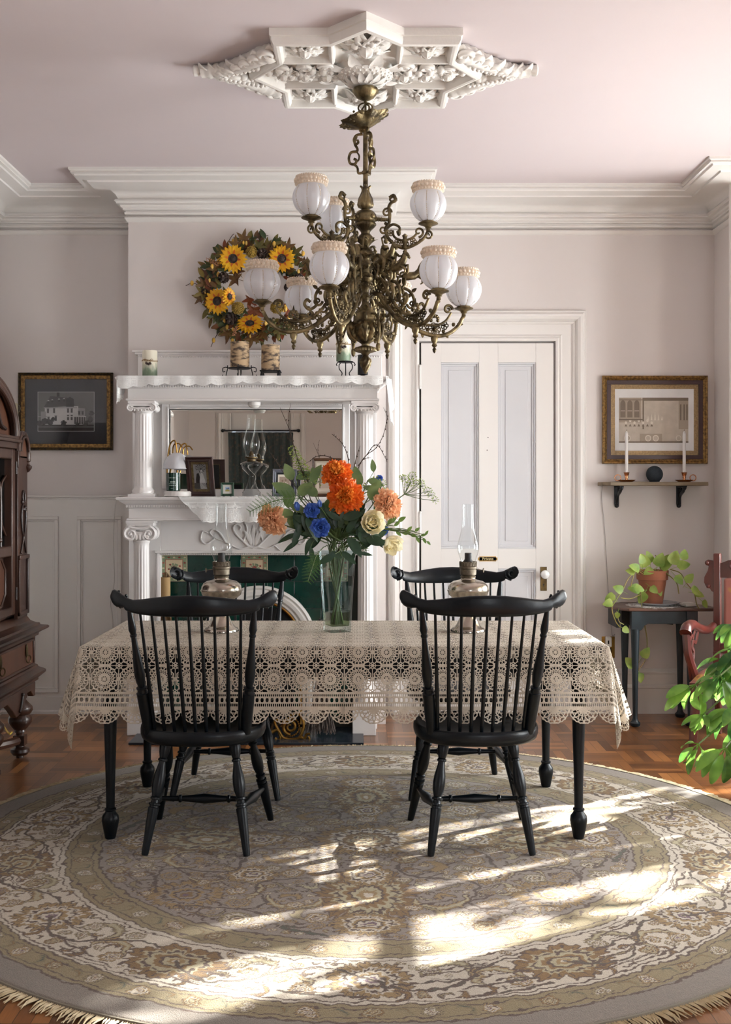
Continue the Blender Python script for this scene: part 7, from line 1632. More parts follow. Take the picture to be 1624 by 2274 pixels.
# small corner table
zt=.668; ct=thing('corner_table','small blue-black table with a brown top and slender pad-foot legs','side table',(X(1470,6.68),6.68,0))
ox=ct.location.x; L0=X(1366,6.58)-ox; L1=X(1585,6.58)-ox
mb=MB(); pts=[(L0+.06,-.185),(L1-.03,-.185),(L1+.01,-.16),(L1-.01,.0),(L1-.1,.19),(L0+.1,.19),(L0-.03,.04),(L0-.01,-.08),(L0+.02,-.13)]
mb.prism(pts,zt-.018,zt,lambda a,b,d:(a,b,d)); mb.build('table_top',M('brown_table_top',(96,62,44),.35,col2=(70,46,36),nscale=10,stretch=(.3,1,1),bump=.06,coat=.2),ct,bevel=.005)
m_bb=M('blue_black_paint',(20,32,38),.4,col2=(26,40,46),nscale=20)
xa,xb=X(1404,6.52)-ox,X(1550,6.52)-ox
mb=MB(); pts=[(xa,zt-.018),(xb,zt-.018),(xb,zt-.13),(xb-.05,zt-.125),(xb-.07,zt-.095),(xb-.09,zt-.09),(xa+.09,zt-.09),(xa+.07,zt-.1),(xa+.055,zt-.125),(xa,zt-.14)]
mb.prism(pts,-.165,-.145,lambda a,b,d:(a,d,b)); mb.prism([(a,b) for a,b in pts],.125,.145,lambda a,b,d:(a*.75-.02,d,b)); mb.bb(xa-.075,xa-.055,-.10,.12,zt-.12,zt-.018); mb.bb(xb-.02,xb,-.145,.125,zt-.12,zt-.018); mb.build('apron',m_bb,ct,bevel=.002)
LT=[(.0,.022),(.006,.028),(.02,.03),(.03,.02),(.045,.0145),(.08,.014),(.35,.019),(.52,.024),(.56,.026)]
for (xp,yp) in ((1411,6.515),(1388,6.78),(1511,6.78),(1533,6.53)):
    mb=MB(); mb.lathe([(r,z) for z,r in LT],16); mb.box((0,0,.60),(.05,.05,.1)); mb.build('leg',m_bb,ct,loc=(X(xp,yp)-ox,yp-6.68,0),ang=40)
# doily, dish, papers
dz_=zt+.001; dcx=X(1450,6.64)
def dfield(U,V):
    x=(U-.5)*.32; y=(V-.5)*.32; r=np.hypot(x,y); th=np.arctan2(y,x); R_=.15*(1+.04*np.cos(18*th)); 
    return np.minimum(np.maximum.reduce([.003-np.abs(r-.14),.002-np.abs(np.sin(18*th))*r/18,.0025-np.abs((r/.02)%1-.5)*.02,np.where(r<.1,.003,-1)]),R_-r)
o=lace_mesh(lambda U,V:np.stack([dcx+(U-.5)*.32,6.64+(V-.5)*.32,np.where(V<.12,dz_+.001-(.12-V)*.06,dz_+.001)],-1),dfield,220,220,'crochet_doily',m_lace); tag(o,'round white crochet doily on the small corner table under the pot','doily')
sd=thing('glass_saucer','shallow clear saucer under the terracotta pot','saucer',(X(1462,6.66),6.66,dz_+.0015)); mb=MB(); mb.lathe([(0,0),(.09,0),(.12,.014),(.122,.018),(.118,.016),(.09,.004),(0,.003)],40); mb.build('dish',M('pale_saucer',(190,190,196),.2,trans=.5),sd)
pp=thing('paper_packet','small white packet on the right side of the corner table','packet',(X(1527,6.62),6.62,dz_)); mb=MB(); mb.box((0,0,.008),(.075,.09,.014),Matrix.Rotation(.3,3,'Z')); mb.box((0.005,0,.017),(.06,.07,.004),Matrix.Rotation(.1,3,'Z')); mb.build('packet_body',M('paper_white',(205,203,200),.6),pp,bevel=.002)
# potted pothos
m_terra=M('terracotta',(150,92,66),.85,col2=(128,78,58),nscale=7,bump=.15); m_soil=M('potting_soil',(46,34,26),.95,bump=.6,bscale=90,col2=(60,46,34),nscale=40)
m_poth=leafmat('pothos_leaf',(176,192,98),(126,158,70),.5); m_vine=M('pothos_vine',(110,120,52),.5,col2=(130,100,56),nscale=10)
Yp=6.64; kp=Yp/F; po=thing('potted_pothos','trailing golden pothos in a terracotta pot on the small corner table','plant',(X(1449,Yp),Yp,dz_+.0055))
H=Z(1266,Yp)-po.location.z; mb=MB(); r0,r1=22*kp,34*kp
mb.lathe([(0,0),(r0,0),(r0*1.02,.006),(r1*.9,H*.72),(r1,H*.73),(r1*1.05,H*.99),(r1*1.03,H),(r1*.92,H),(r1*.88,H*.85)],44); mb.build('pot',m_terra,po,ang=40)
mb=MB(); mb.lathe([(r1*.88,H*.88),(0,H*.92)],24); mb.build('soil',m_soil,po)
def heart(t): return (math.sin(pi*min(1,t*1.25+.0)/1.0*.5+.0) if t<.35 else 1)*(1-max(0,(t-.3)/.7)**1.6)*(1 if t>.02 else .6)
def q(x,y,d=0): return Vector(((x-1449)*kp,-d,(1266-y)*kp+H))
VN=[[(1440,1268),(1410,1262),(1385,1280),(1370,1305),(1352,1330),(1345,1345),(1352,1370),(1362,1385)],[(1455,1262),(1440,1300),(1420,1315),(1390,1325),(1365,1322)],[(1425,1275),(1405,1265),(1396,1280),(1390,1300)],
    [(1415,1305),(1418,1340),(1425,1380),(1432,1420),(1428,1460),(1412,1480),(1404,1490)],[(1480,1262),(1500,1270),(1512,1292),(1525,1310),(1530,1335),(1535,1345)],[(1462,1262),(1458,1240),(1452,1232)],[(1470,1268),(1492,1290),(1497,1315)],[(1355,1350),(1360,1372),(1372,1380)]]
mb=MB()
for v in VN: mb.tube(cr([q(x,y,.03+.14*min(1,abs(x-1449)/90)) for x,y in v],6),.0032,6)
mb.build('vines',m_vine,po)
LV=[(1428,1258,110,34),(1440,1250,100,30),(1452,1256,70,34),(1462,1262,40,30),(1478,1250,60,36),(1492,1256,20,32),(1408,1262,150,28),(1488,1275,-50,26),(1500,1240,75,26),(1415,1250,95,24),(1398,1268,160,22),(1370,1308,150,26),(1352,1316,200,26),(1345,1330,190,24),(1412,1305,170,30),(1425,1312,-120,30),(1435,1300,-40,22),(1365,1385,-30,20),(1510,1290,60,26),(1515,1302,-20,30),(1525,1312,-10,24),(1538,1328,-40,22),(1418,1455,60,28),(1398,1475,130,30),(1412,1488,-80,24),(1455,1305,-60,20),(1470,1245,40,26),(1444,1262,200,26),(1357,1352,-100,16),(1395,1300,-10,24)]
random.seed(4)
for x,y,a,s in LV:
    mb=MB(); a=R(a); s*=kp; b=q(x,y,.05+.14*min(1,abs(x-1449)/90)+rnd(-.02,.03)); d=Vector((math.cos(a),rnd(-.5,.1),math.sin(a))); mb.tube([b-d*s*.5,b],.0012,5); leaf(mb,b,d,(rnd(-.3,.3),-1,rnd(.2,.8)),s*.98,s*.78,.5,.18,8,prof=lambda t:(t*6)**.5*.7 if t<.08 else (.75+.25*math.sin((t-.08)*8) if t<.25 else max(0,math.cos((t-.25)/.75*pi/2))**.8))
    mb.build('leaf',m_poth,po,ang=70)
# ---------------------------------------------------------------- armchair
m_redw=M('reddish_mahogany',(94,38,30),.3,col2=(70,28,24),nscale=8,stretch=(1,1,.3),bump=.06,coat=.35)
m_uph=bpy.data.materials.new('patterned_tapestry'); m_uph.use_nodes=True; nt=m_uph.node_tree; N=nt.nodes; L=nt.links; b=N['Principled BSDF']; tc=N.new('ShaderNodeTexCoord'); vo=N.new('ShaderNodeTexVoronoi'); vo.inputs['Scale'].default_value=13; wv=N.new('ShaderNodeTexWave'); wv.wave_type='RINGS'; wv.inputs['Scale'].default_value=3; wv.inputs['Distortion'].default_value=14; wv.inputs['Detail'].default_value=3
L.new(tc.outputs['Object'],vo.inputs[0]); L.new(tc.outputs['Object'],wv.inputs[0]); ad=N.new('ShaderNodeMath'); ad.operation='MULTIPLY_ADD'; ad.inputs[1].default_value=.25; L.new(wv.outputs['Fac'],ad.inputs[0]); L.new(vo.outputs[0],ad.inputs[2]); rp=N.new('ShaderNodeValToRGB'); e=rp.color_ramp.elements; e[0].position=.06; e[0].color=lin((76,52,40))+(1,); e[1].position=.3; e[1].color=lin((176,134,66))+(1,); k=e.new(.2); k.color=lin((140,90,60))+(1,); k=e.new(.55); k.color=lin((150,96,86))+(1,)
L.new(ad.outputs[0],rp.inputs[0]); L.new(rp.outputs[0],b.inputs['Base Color']); b.inputs['Roughness'].default_value=.9
ac_=thing('carved_armchair','red mahogany armchair with gold tapestry seat and carved open arms at the right edge','armchair',(2.04,5.94,0),R(-30))
mb=MB(); 
for s in (-1,1):
    mb=MB(); mb.box((s*.24,.235,.68),(.036,.04,.62)); mb.box((s*.24,.235,.39),(.04,.045,.14)); mb.tube([(s*.24,.235,.36),(s*.24,.25,.2),(s*.245,.30,0)],[.024,.021,.017],8); mb.build('back_post',m_redw,ac_,bevel=.004)
    # pierced ear on the outer top of post
    mb=MB(); mb.prism([(s*(.24+a),z) for a,z in ((.018,.95),(.05,.955),(.062,.94),(.055,.925),(.045,.92),(.05,.895),(.068,.86),(.07,.83),(.055,.80),(.04,.80),(.03,.785),(.018,.78))],.225,.243,lambda a,b,d:(a,d,b)); mb.sph((s*.292,.225,.938),.014,8,6); mb.sph((s*.285,.225,.812),.013,8,6); mb.build('ear',m_redw,ac_,bevel=.002)
    # arm: padded-end rail, pierced side, front support leg
    mb=MB(); pts=cr([(s*.255,.21,.60),(s*.265,.12,.585),(s*.28,0,.605),(s*.29,-.12,.635),(s*.29,-.22,.63),(s*.29,-.25,.605)],6); mb.tube(pts,lambda t:.02+.012*t,10,flat=1.0); mb.build('arm_rail',m_redw,ac_)
    mb=MB(); mb.tube(cr([(s*.29,-.235,.60),(s*.285,-.22,.50),(s*.265,-.18,.40),(s*.25,-.165,.34)],6),[.02]*18+[.024],8) if False else mb.tube(cr([(s*.29,-.235,.60),(s*.285,-.22,.50),(s*.265,-.18,.40),(s*.25,-.165,.34)],6),.021,8); mb.tube(cr([(s*.245,-.2,.33),(s*.25,-.215,.2),(s*.255,-.23,.08),(s*.26,-.235,0)],5),lambda t:.027-.008*t,8); mb.build('leg',m_redw,ac_)
    mb=MB(); 
    P_=lambda y_,z_:(s*.282,y_,z_)
    mb.tube(cr([P_(-.20,.60),P_(-.215,.52),P_(-.18,.44),P_(-.13,.46),P_(-.12,.50),P_(-.15,.52),P_(-.13,.55),P_(-.08,.54),P_(-.05,.57),P_(-.02,.60)],6),.012,8,flat=.7); mb.tube(cr([P_(-.19,.56),P_(-.16,.585),P_(-.13,.57),P_(-.10,.60)],6),.009,8,flat=.7); mb.tube(cr([P_(-.21,.50),P_(-.20,.42),P_(-.17,.36)],5),.009,7); mb.build('pierced_splat',m_redw,ac_)
mb=MB(); mb.prism([(-.24,.86),(-.24,.93),(-.18,.955),(-.08,.965),(-.05,.99),(0,1.005),(.05,.99),(.08,.965),(.18,.955),(.24,.93),(.24,.86)],.222,.246,lambda a,b,d:(a,d,b)); mb.tube([(-.15+q_[0],.218,.925+q_[1]) for q_ in spiral(0,0,.03,.006,0,8,20)],.007,6); mb.tube([(.15-q_[0],.218,.925+q_[1]) for q_ in spiral(0,0,.03,.006,0,8,20)],.007,6); mb.build('crest',m_redw,ac_,bevel=.003)
mb=MB(); mb.bb(-.24,.24,.222,.248,.45,.50); mb.build('lower_rail',m_redw,ac_,bevel=.003)
mb=MB(); mb.bb(-.20,.20,.195,.235,.50,.86); mb.build('back_cushion',m_uph,ac_,bevel=.015)
mb=MB(); mb.bb(-.275,.275,-.235,.235,.30,.355); mb.build('seat_rail',m_redw,ac_,bevel=.005)
mb=MB(); mb.grid(lambda u,v:((u-.5)*.55,(v-.5)*.47-.0,.352+.075*(max(0,1-abs(2*u-1)**4)*max(0,1-abs(2*v-1)**4))**.5),22,22); mb.build('seat_cushion',m_uph,ac_)
# ---------------------------------------------------------------- foreground umbrella plant
m_sch=leafmat('umbrella_plant_leaf',(48,88,40),(124,164,70),.55,.22,nscale=9); m_stemg=M('green_stem',(86,104,50),.5)
pl=thing('umbrella_plant','leafy green umbrella plant leaning in from the right edge','plant',(1.93,5.0,0))
mb=MB(); mb.lathe([(0,0),(.14,0),(.15,.01),(.19,.30),(.20,.31),(.2,.35),(.185,.35),(.18,.30)],36); mb.build('pot',m_terra,pl,ang=40)
mb=MB(); mb.lathe([(.18,.31),(0,.32)],20); mb.build('soil',m_soil,pl)
kq=5.0/F; plx,ply=pl.location.x,pl.location.y
def pq(x,y,d=0): v=P(x,y,5.0-d); return Vector((v.x-plx,v.y-ply,v.z))
mbS=MB(); random.seed(9)
trunk=cr([(0,0,.3),(.02,-.02,.5),(-.01,.0,.75),(.03,0,.95)],6); mbS.tube(trunk,.014,8); mbS.tube(cr([(.02,.03,.3),(.05,.05,.55),(.02,.06,.82),(-.02,.05,1.05)],6),.012,8)
HUBS=[(1632,1385,.0,200,7,46,(0,.9)),(1610,1462,.05,195,7,56,(0,.85)),(1545,1520,.12,210,6,66,(0,.7)),(1565,1585,.15,190,7,40,(0,.6)),(1552,1652,.2,215,5,50,(0,.5)),(1624,1500,.0,200,8,60,(0,.8)),(1612,1660,.25,230,8,66,(0,.5)),(1630,1570,.2,200,8,64,(0,.7)),(1600,1500,.18,230,6,60,(0,.7)),(1640,1440,.1,190,7,60,(0,.9)),(1660,1620,.15,270,8,60,(0,.6)),(1680,1480,.1,100,8,60,(0,.9)),(1720,1400,.1,60,8,60,(0,1.0)),(1740,1540,.12,0,8,60,(0,.8)),(1700,1350,.0,90,8,60,(0,1.1))]
for (x,y,d,a0_,n_,s,src) in HUBS:
    c=pq(x,y,d); t0=Vector((.0,0,src[1])); mid=(c+t0)/2+Vector((0,0,.06)); mbS.tube(cr([t0,mid,c],8),.004,6)
    mb=MB(); s*=kq
    for k in range(n_):
        a=R(a0_-100+200*k/(n_-1)+rnd(-10,10)); dv=Vector((math.cos(a)*.8,rnd(-.5,.5),math.sin(a)*.55-.55)).normalized(); b=c+dv*s*.28; mb.tube([c,b],.0022,5)
        leaf(mb,b,dv,(rnd(-.4,.4),-.6,1),s*rnd(.85,1.15),s*.36,.75,.22,8,prof=lambda t:math.sin(pi*min(1,t*.93+.04))**.75)
    mb.build('leaf_cluster',m_sch,pl,ang=70)
mbS.build('stems',m_stemg,pl)
# ================================================================ VASE AND FLOWERS
Yv=4.78; kv=Yv/F; vx=X(749,Yv); vz=ZT
def sq(n_=8): return lambda r,z,a: r/((abs(math.cos(a-.42))**n_+abs(math.sin(a-.42))**n_)**(1/n_))
va=thing('glass_vase','tall tapered square glass vase holding the bouquet in the centre of the table','vase',(vx,Yv,vz))
Hv=.335
def hr(z): return .0465+(.0625-.0465)*(z/Hv)**1.3
mb=MB(); zs__=[.0,.004]+[Hv*i/14 for i in range(1,15)]
pro=[(hr(z)*(.97 if z==0 else 1),z) for z in zs__]; pri=[(hr(z)-.004,z) for z in [Hv*i/14 for i in range(14,1,-1)]]+[(hr(.022)-.008,.024),(0,.024)]
mb.lathe([(0,0)]+pro+pri,64,rf=sq(10)); mb.build('glass_body',thin_glass('vase_glass',(244,250,250),.01,1.15),va,ang=50)
wz=Z(1358,Yv)-vz
mb=MB(); mb.lathe([(0,.026),(hr(.03)-.007,.026),(hr(wz)-.0055,wz),(0,wz)],64,rf=sq(10)); mb.build('water',thin_glass('vase_water',(226,232,206),.01,.7),va,ang=40)
random.seed(31)
m_stem=M('cut_stem_green',(92,112,62),.5,col2=(70,90,50),nscale=20)
m_dleaf=leafmat('dark_bouquet_leaf',(40,66,48),(58,86,60),.2,.38); m_mleaf=leafmat('eucalyptus_leaf',(96,124,78),(130,150,96),.35,.45); m_fern=leafmat('fern_frond_green',(86,124,50),(62,98,46),.35); m_lime=leafmat('lime_umbel_green',(168,186,92),(140,166,82),.4)
m_o1=leafmat('orange_peony_petal',(252,154,50),(255,182,84),.3,nscale=16); m_o2=leafmat('deep_orange_petal',(242,112,36),(250,144,56),.3,nscale=16); m_p1=leafmat('peach_petal',(250,196,150),(252,212,174),.35,nscale=16); m_b1=leafmat('royal_blue_petal',(54,92,186),(96,138,220),.25,nscale=30); m_c1=leafmat('cream_petal',(252,247,224),(250,238,198),.35,nscale=16)
def vp(x,y,d=0): return P(x,y,Yv-d)
NECK=lambda: Vector((vx+rnd(-.035,.035),Yv+rnd(-.03,.03),vz+Hv-.01))
def stempts(c,extra=None):
    n_=NECK(); b=Vector((vx+rnd(-.03,.03),Yv+rnd(-.025,.025),vz+.03)); b.x=vx-(n_.x-vx)*.8
    m_=n_+(c-n_)*.5+Vector((0,0,.02)); return cr([b,n_,m_,c],8)
def petal(mb,c,fr,az,L_,W_,e0,e1,ruf=.06,n_=7,m_=7,r0=.0):
    rad=fr@Vector((math.cos(az),math.sin(az),0)); ax=fr@Vector((0,0,1)); sd=ax.cross(rad); vs=[];fs=[]; p=Vector(c)+rad*r0; ph=rnd(0,6)
    for i in range(m_+1):
        t=i/m_; e=e0+(e1-e0)*t; dv=rad*math.cos(e)+ax*math.sin(e); nv=ax*math.cos(e)-rad*math.sin(e)
        w=W_*(.28+.72*math.sin(pi*min(1,t*.6+.1)))*.56*(1 if t<.95 else .86)
        for j in range(n_):
            s_=(j/(n_-1))*2-1; rf=ruf*L_*t*t*math.sin(s_*7+ph+t*3)
            vs.append(p+sd*w*s_+nv*(w*.35*s_*s_+rf)-dv*(L_*.20*s_*s_*t*t+L_*.035*t*math.cos(s_*9+ph)))
        p=p+dv*(L_/m_)
    for i in range(m_):
        for j in range(n_-1): a=i*n_+j; fs.append((a,a+1,a+n_+1,a+n_))
    mb.add([tuple(v) for v in vs],fs)
def frm(d): return Vector(d).normalized().to_track_quat('Z','Y').to_matrix()
def peony(name,label,x,y,rpx,d,dr,mo,mi_,cat='flower',group=None,full=1):
    c=vp(x,y,d); r=rpx*(Yv-d)/F; t=thing(name,label,cat,c,0,group); fr=frm(dr); z=Vector((0,0,0))-fr@Vector((0,0,1))*r*.3
    mb=MB()
    for n_,L_,W_,e0,e1,ru in ((12,1.15,.6,10,-30,.12),(12,1.08,.55,22,-5,.12),(12,1.0,.5,34,15,.12),(11,.92,.46,48,32,.11)):
        for k in range(n_): petal(mb,z,fr,2*pi*k/n_+rnd(-.2,.2),r*L_*rnd(.9,1.08),r*W_,R(e0+rnd(-6,6)),R(e1+rnd(-10,10)),ru)
    mb.build('outer_petals',mo,t,ang=75)
    mb=MB()
    for n_,L_,W_,e0,e1,ru in ((12,.9,.42,55,55,.13),(12,.86,.38,66,80,.14),(11,.8,.34,76,100,.14),(9,.72,.3,84,125,.14),(6,.6,.26,88,145,.1)):
        for k in range(n_): petal(mb,z,fr,2*pi*k/n_+rnd(-.3,.3),r*L_*rnd(.88,1.1),r*W_,R(e0+rnd(-6,6)),R(e1+rnd(-14,14)),ru)
    mb.build('inner_petals',mi_,t,ang=75)
    mb=MB(); pts=stempts(c); mb.tube([p-c for p in pts],.0035,6); mb.build('stem',m_stem,t)
    mb=MB()
    for k in range(4): petal(mb,z-fr@Vector((0,0,1))*r*.05,fr,k*1.57,r*.5,r*.3,R(-5),R(-40),.02)
    mb.build('sepals',m_dleaf,t)
    return t
peony('orange_peony','orange peony at the top of the bouquet',748,1046,33,.05,(0,-.8,.6),m_o2,m_o1)
peony('orange_peony','larger orange peony just below the top one in the bouquet',768,1102,39,.10,(.05,-1,.15),m_o2,m_o1)
peony('peach_peony','pale peach peony at the right of the bouquet',866,1118,33,.06,(.6,-.8,.25),m_p1,m_p1)
peony('peach_peony','drooping peach peony at the far left of the bouquet',600,1158,34,.08,(-.5,-.7,-.35),m_p1,m_p1)
def lisi(label,x,y,rpx,d,dr,m_=None,name='blue_lisianthus'):
    c=vp(x,y,d); r=rpx*(Yv-d)/F; t=thing(name,label,'flower',c); fr=frm(dr); z=-(fr@Vector((0,0,1)))*r*.4; mb=MB()
    for n_,L_,W_,e0,e1,ru in ((6,1.15,1.0,40,5,.13),(6,1.0,.85,58,30,.12),(6,.85,.65,72,70,.1),(5,.7,.5,84,100,.1)):
        for k in range(n_): petal(mb,z,fr,2*pi*k/n_+rnd(-.3,.3),r*L_,r*W_,R(e0+rnd(-5,5)),R(e1+rnd(-8,8)),ru,7,6)
    mb.build('petals',m_ or m_b1,t,ang=75); mb=MB(); mb.tube([p-c for p in stempts(c)],.0028,6); mb.build('stem',m_stem,t); return t
lisi('royal blue flower in the bouquet, the upper of the two big blue ones',693,1134,19,.12,(-.1,-1,.3)); lisi('royal blue ruffled flower low in the bouquet above the vase',712,1172,23,.16,(0,-1,.05)); lisi('small blue flower tucked between the two cream roses',852,1178,12,.02,(.3,-1,-.3))
lisi('small blue flower high at right behind the lime umbels',843,1062,8,-.03,(.3,-1,.3))
m_cbud=leafmat('pale_blue_petal',(130,164,226),(90,130,210),.3)
def bud(label,x,y,rpx,d,m_,name='blue_bud'):
    c=vp(x,y,d); r=rpx*(Yv-d)/F; t=thing(name,label,'flower bud',c); mb=MB()
    for k in range(5): petal(mb,Vector((0,0,-r)),frm((-.2,-.2,1)),k*1.26,r*2.1,r*1.2,R(62),R(112),.02,5,6)
    mb.build('petals',m_,t,ang=75); mb=MB(); mb.tube([p-c for p in stempts(c-Vector((0,0,r)))],.002,6); mb.build('stem',m_stem,t)
bud('closed royal blue bud at left above the blue flowers',662,1124,10,.10,m_b1); bud('pale blue bud beside the upper blue flower',712,1118,8,.13,m_cbud)
def rose(label,x,y,rpx,d,dr):
    c=vp(x,y,d); r=rpx*(Yv-d)/F; t=thing('cream_rose',label,'flower',c); fr=frm(dr); z=-(fr@Vector((0,0,1)))*r*.75; mb=MB()
    for n_,L_,W_,e0,e1,r0 in ((6,1.75,1.25,22,100,.25),(6,1.6,1.1,38,108,.15),(5,1.5,.9,55,112,.08),(5,1.4,.65,70,112,.0),(4,1.3,.45,80,110,.0)):
        for k in range(n_): petal(mb,z,fr,2*pi*k/n_+rnd(-.2,.2)+n_*.3,r*L_,r*W_,R(e0),R(e1),.03,7,8,r0*r)
    mb.build('petals',m_c1,t,ang=75); mb=MB(); mb.tube([p-c for p in stempts(c+z)],.003,6); mb.build('stem',m_stem,t)
    mb=MB(); 
    for k in range(5): petal(mb,z,fr,k*1.26,r*.8,r*.35,R(0),R(40),.02)
    mb.build('sepals',m_mleaf,t)
rose('cream cabbage rose at right of the orange peony, the upper cream one',827,1160,24,.12,(.3,-1,.1)); rose('cream rose hanging lowest at the right of the bouquet',871,1208,21,.08,(.5,-.7,-.5))
# foliage sprays
def spray(name,label,base,leaves,m_,wr=.42,thick=.0025,curl_=.3):
    c=vp(*base); t=thing(name,label,'foliage',c); mb=MB(); mb.tube([p-c for p in stempts(c)],thick,6)
    hub=c
    for lf in leaves:
        x,y,a,L_,d=lf[:5]; b=vp(x,y,d); mb.tube(cr([Vector((0,0,0)),(b-c)*.5+Vector((0,0,.008)),b-c],5),.0016,5)
    mb.build('stem',m_stem,t); mb=MB()
    for lf in leaves:
        x,y,a,L_,d=lf[:5]; b=vp(x,y,d)-c; a=R(a); k=(Yv-d)/F; dv=Vector((math.cos(a),rnd(-.5,.1),math.sin(a))); leaf(mb,b,dv,(rnd(-.35,.35),-1,rnd(.1,.7)),L_*k,L_*k*(lf[5] if len(lf)>5 else wr),curl_,.16,8,prof=lambda t_:math.sin(pi*min(1,t_**.8*.96+.03))**.85)
    mb.build('leaves',m_,t,ang=75); return t
spray('eucalyptus_sprig','grey-green round leaved sprig reaching up at the left of the bouquet',(668,1110,.02),[(650,1065,115,40,.02,.62),(658,1062,20,44,.0,.5),(655,1100,150,58,.04,.5),(690,1070,60,46,.05,.45),(700,1075,100,40,.0,.45)],m_mleaf)
spray('eucalyptus_sprig','olive leaved sprig standing at the right behind the orange peonies',(805,1100,.0),[(795,1085,98,50,.0,.6),(830,1048,95,30,-.02,.45),(818,1065,-20,38,.0,.5),(835,1088,165,30,.0,.5)],m_mleaf)
DL=[]
for k in range(84):
    a=rnd(-10,190); r=rnd(14,58); x=752+r*1.35*math.cos(R(a)); y=1190-r*.85*math.sin(R(a)); DL.append((x,y,a+rnd(-70,70),rnd(34,54),rnd(-.02,.10),rnd(.32,.5)))
spray('leafy_greens','dark green leaves massed through the lower bouquet above the vase mouth',(752,1200,.02),DL,m_dleaf)
random.seed(40)
EL=[(x,y,rnd(20,160),rnd(34,50),rnd(.0,.08),rnd(.5,.68)) for x,y in ((640,1128),(655,1150),(668,1170),(662,1098),(676,1135),(690,1160),(705,1100),(722,1140),(735,1165),(800,1135),(812,1160),(795,1178),(770,1165),(822,1110),(845,1150),(680,1185),(720,1190))]
spray('eucalyptus_sprig','broad leaved grey-green foliage filling the middle of the bouquet behind the blue flowers',(735,1180,.0),EL,m_mleaf)
spray('leafy_greens','long narrow dark leaves drooping over the left of the vase mouth',(700,1200,.05),[(672,1140,-70,60,.08,.3),(668,1165,-110,56,.06,.28),(660,1185,200,50,.05,.28),(690,1195,-110,44,.1,.3),(664,1200,215,44,.05,.25),(680,1150,-60,60,.1,.3),(690,1215,-80,34,.1,.35),(655,1135,-80,50,.05,.3)],m_dleaf,.28)
spray('leafy_greens','narrow dark leaves spreading right below the cream roses',(800,1205,.06),[(800,1220,35,44,.08,.3),(795,1228,-5,34,.1,.28),(780,1195,-60,50,.12,.4),(790,1180,-30,60,.08,.35),(788,1225,-110,40,.1,.25),(745,1230,-150,46,.13,.36),(760,1225,-40,44,.12,.34),(735,1225,-30,30,.12,.4),(830,1190,-50,34,.05,.35)],m_dleaf,.3)
spray('rose_leaf_spray','thin arching spray of small green leaves reaching right across the door',(850,1175,.05),[(862,1165,60,18,.05),(876,1168,40,16,.05),(885,1158,35,20,.05),(880,1180,-40,16,.05),(895,1185,10,18,.05),(905,1180,50,16,.05),(912,1188,-10,16,.05),(925,1192,-60,16,.05),(922,1180,40,14,.05),(935,1190,20,14,.05),(940,1195,-60,14,.05),(948,1202,-40,12,.05),(945,1188,60,12,.05),(870,1160,60,22,.05)],leafmat('rose_leaf_green',(96,128,62),(120,148,76),.35),.5)
def fern(label,pts,L_,d):
    c=vp(pts[0][0],pts[0][1],d); t=thing('fern_frond',label,'fern',c); P_=cr([vp(x,y,d+.03*i) for i,(x,y) in enumerate(pts)],8); mb=MB(); mb.tube([p-c for p in stempts(c)],.002,6); mb.tube([p-c for p in P_],.0018,5); mb.build('stem',m_stem,t); mb=MB(); n_=len(P_)
    for i in range(2,n_,2):
        u=i/n_; tg=(P_[i]-P_[i-1]).normalized(); s1=tg.cross(Vector((0,-1,0))).normalized(); l=L_*kv*math.sin(pi*min(1,(1-u)*.85+.12))
        for s_ in (-1,1):
            dv=(s1*s_+tg*.6).normalized(); n2=8
            mb.tube([P_[i]-c,P_[i]-c+dv*l],.0005,4)
            for j in range(n2):
                q_=P_[i]-c+dv*l*(j+.3)/n2; ll=l*.22*(1-j/n2*.7)
                for s2 in (-1,1): leaf(mb,q_,(dv*.7+dv.cross(Vector((0,-1,0)))*s2).normalized(),(0,-1,.2),ll,ll*.34,.2,.1,3)
    mb.build('fronds',m_fern,t,ang=75)
fern('long fern frond arching out to the left over the peach peony',[(690,1112),(655,1106),(620,1110),(585,1122),(556,1136)],26,.05)
fern('fern frond hanging down the left side of the vase',[(712,1222),(702,1236),(694,1260),(684,1290)],24,.10)
fern('short fern frond peeping out right of the vase neck',[(785,1195),(796,1190),(806,1205),(812,1222)],18,.0)
def umbel(label,base,heads,d,name='lime_umbel'):
    c=vp(base[0],base[1],d); t=thing(name,label,'foliage',c); mb=MB(); mb.tube([p-c for p in stempts(c)],.0022,6); mf_=MB()
    for (x,y,s) in heads:
        h=vp(x,y,d)-c; mb.tube(cr([Vector((0,0,0)),h*.5+Vector((0,0,-.004)),h],5),.0013,5)
        for k in range(9):
            a=2*pi*k/9; dv=Vector((math.cos(a),rnd(-.6,.6),math.sin(a)*.8+.35)).normalized()*s*kv; mb.tube([h,h+dv],.0006,4)
            for j in range(5): e=Vector((rnd(-1,1),rnd(-1,1),rnd(-.2,1)))*s*kv*.28; leaf(mf_,h+dv,e,(0,-1,0),s*kv*.4,s*kv*.14,.2,.1,3)
    mb.build('stems',m_stem,t); mf_.build('florets',m_lime,t,ang=75)
umbel('lime umbels on a thin curved stem spreading far right over the door',(898,1098),[(900,1065,10),(916,1058,9),(912,1072,8),(925,1075,9),(905,1078,8),(934,1072,8),(950,1092,9),(958,1100,8),(966,1112,8),(938,1080,7),(893,1062,7)],.05)
umbel('lime umbel cluster between the right eucalyptus leaves and the peach peony',(828,1120),[(820,1080,12),(835,1070,11),(845,1088,12),(825,1095,12),(838,1105,11),(850,1075,9)],-.02)
umbel('pale lime astilbe plume rising at upper left of the bouquet',(690,1080),[(650,1000,9),(655,1010,10),(660,1020,11),(668,1030,11),(674,1042,12),(680,1054,12),(686,1066,12),(662,1034,9),(700,1060,10),(708,1070,10)],.0,'astilbe_plume')
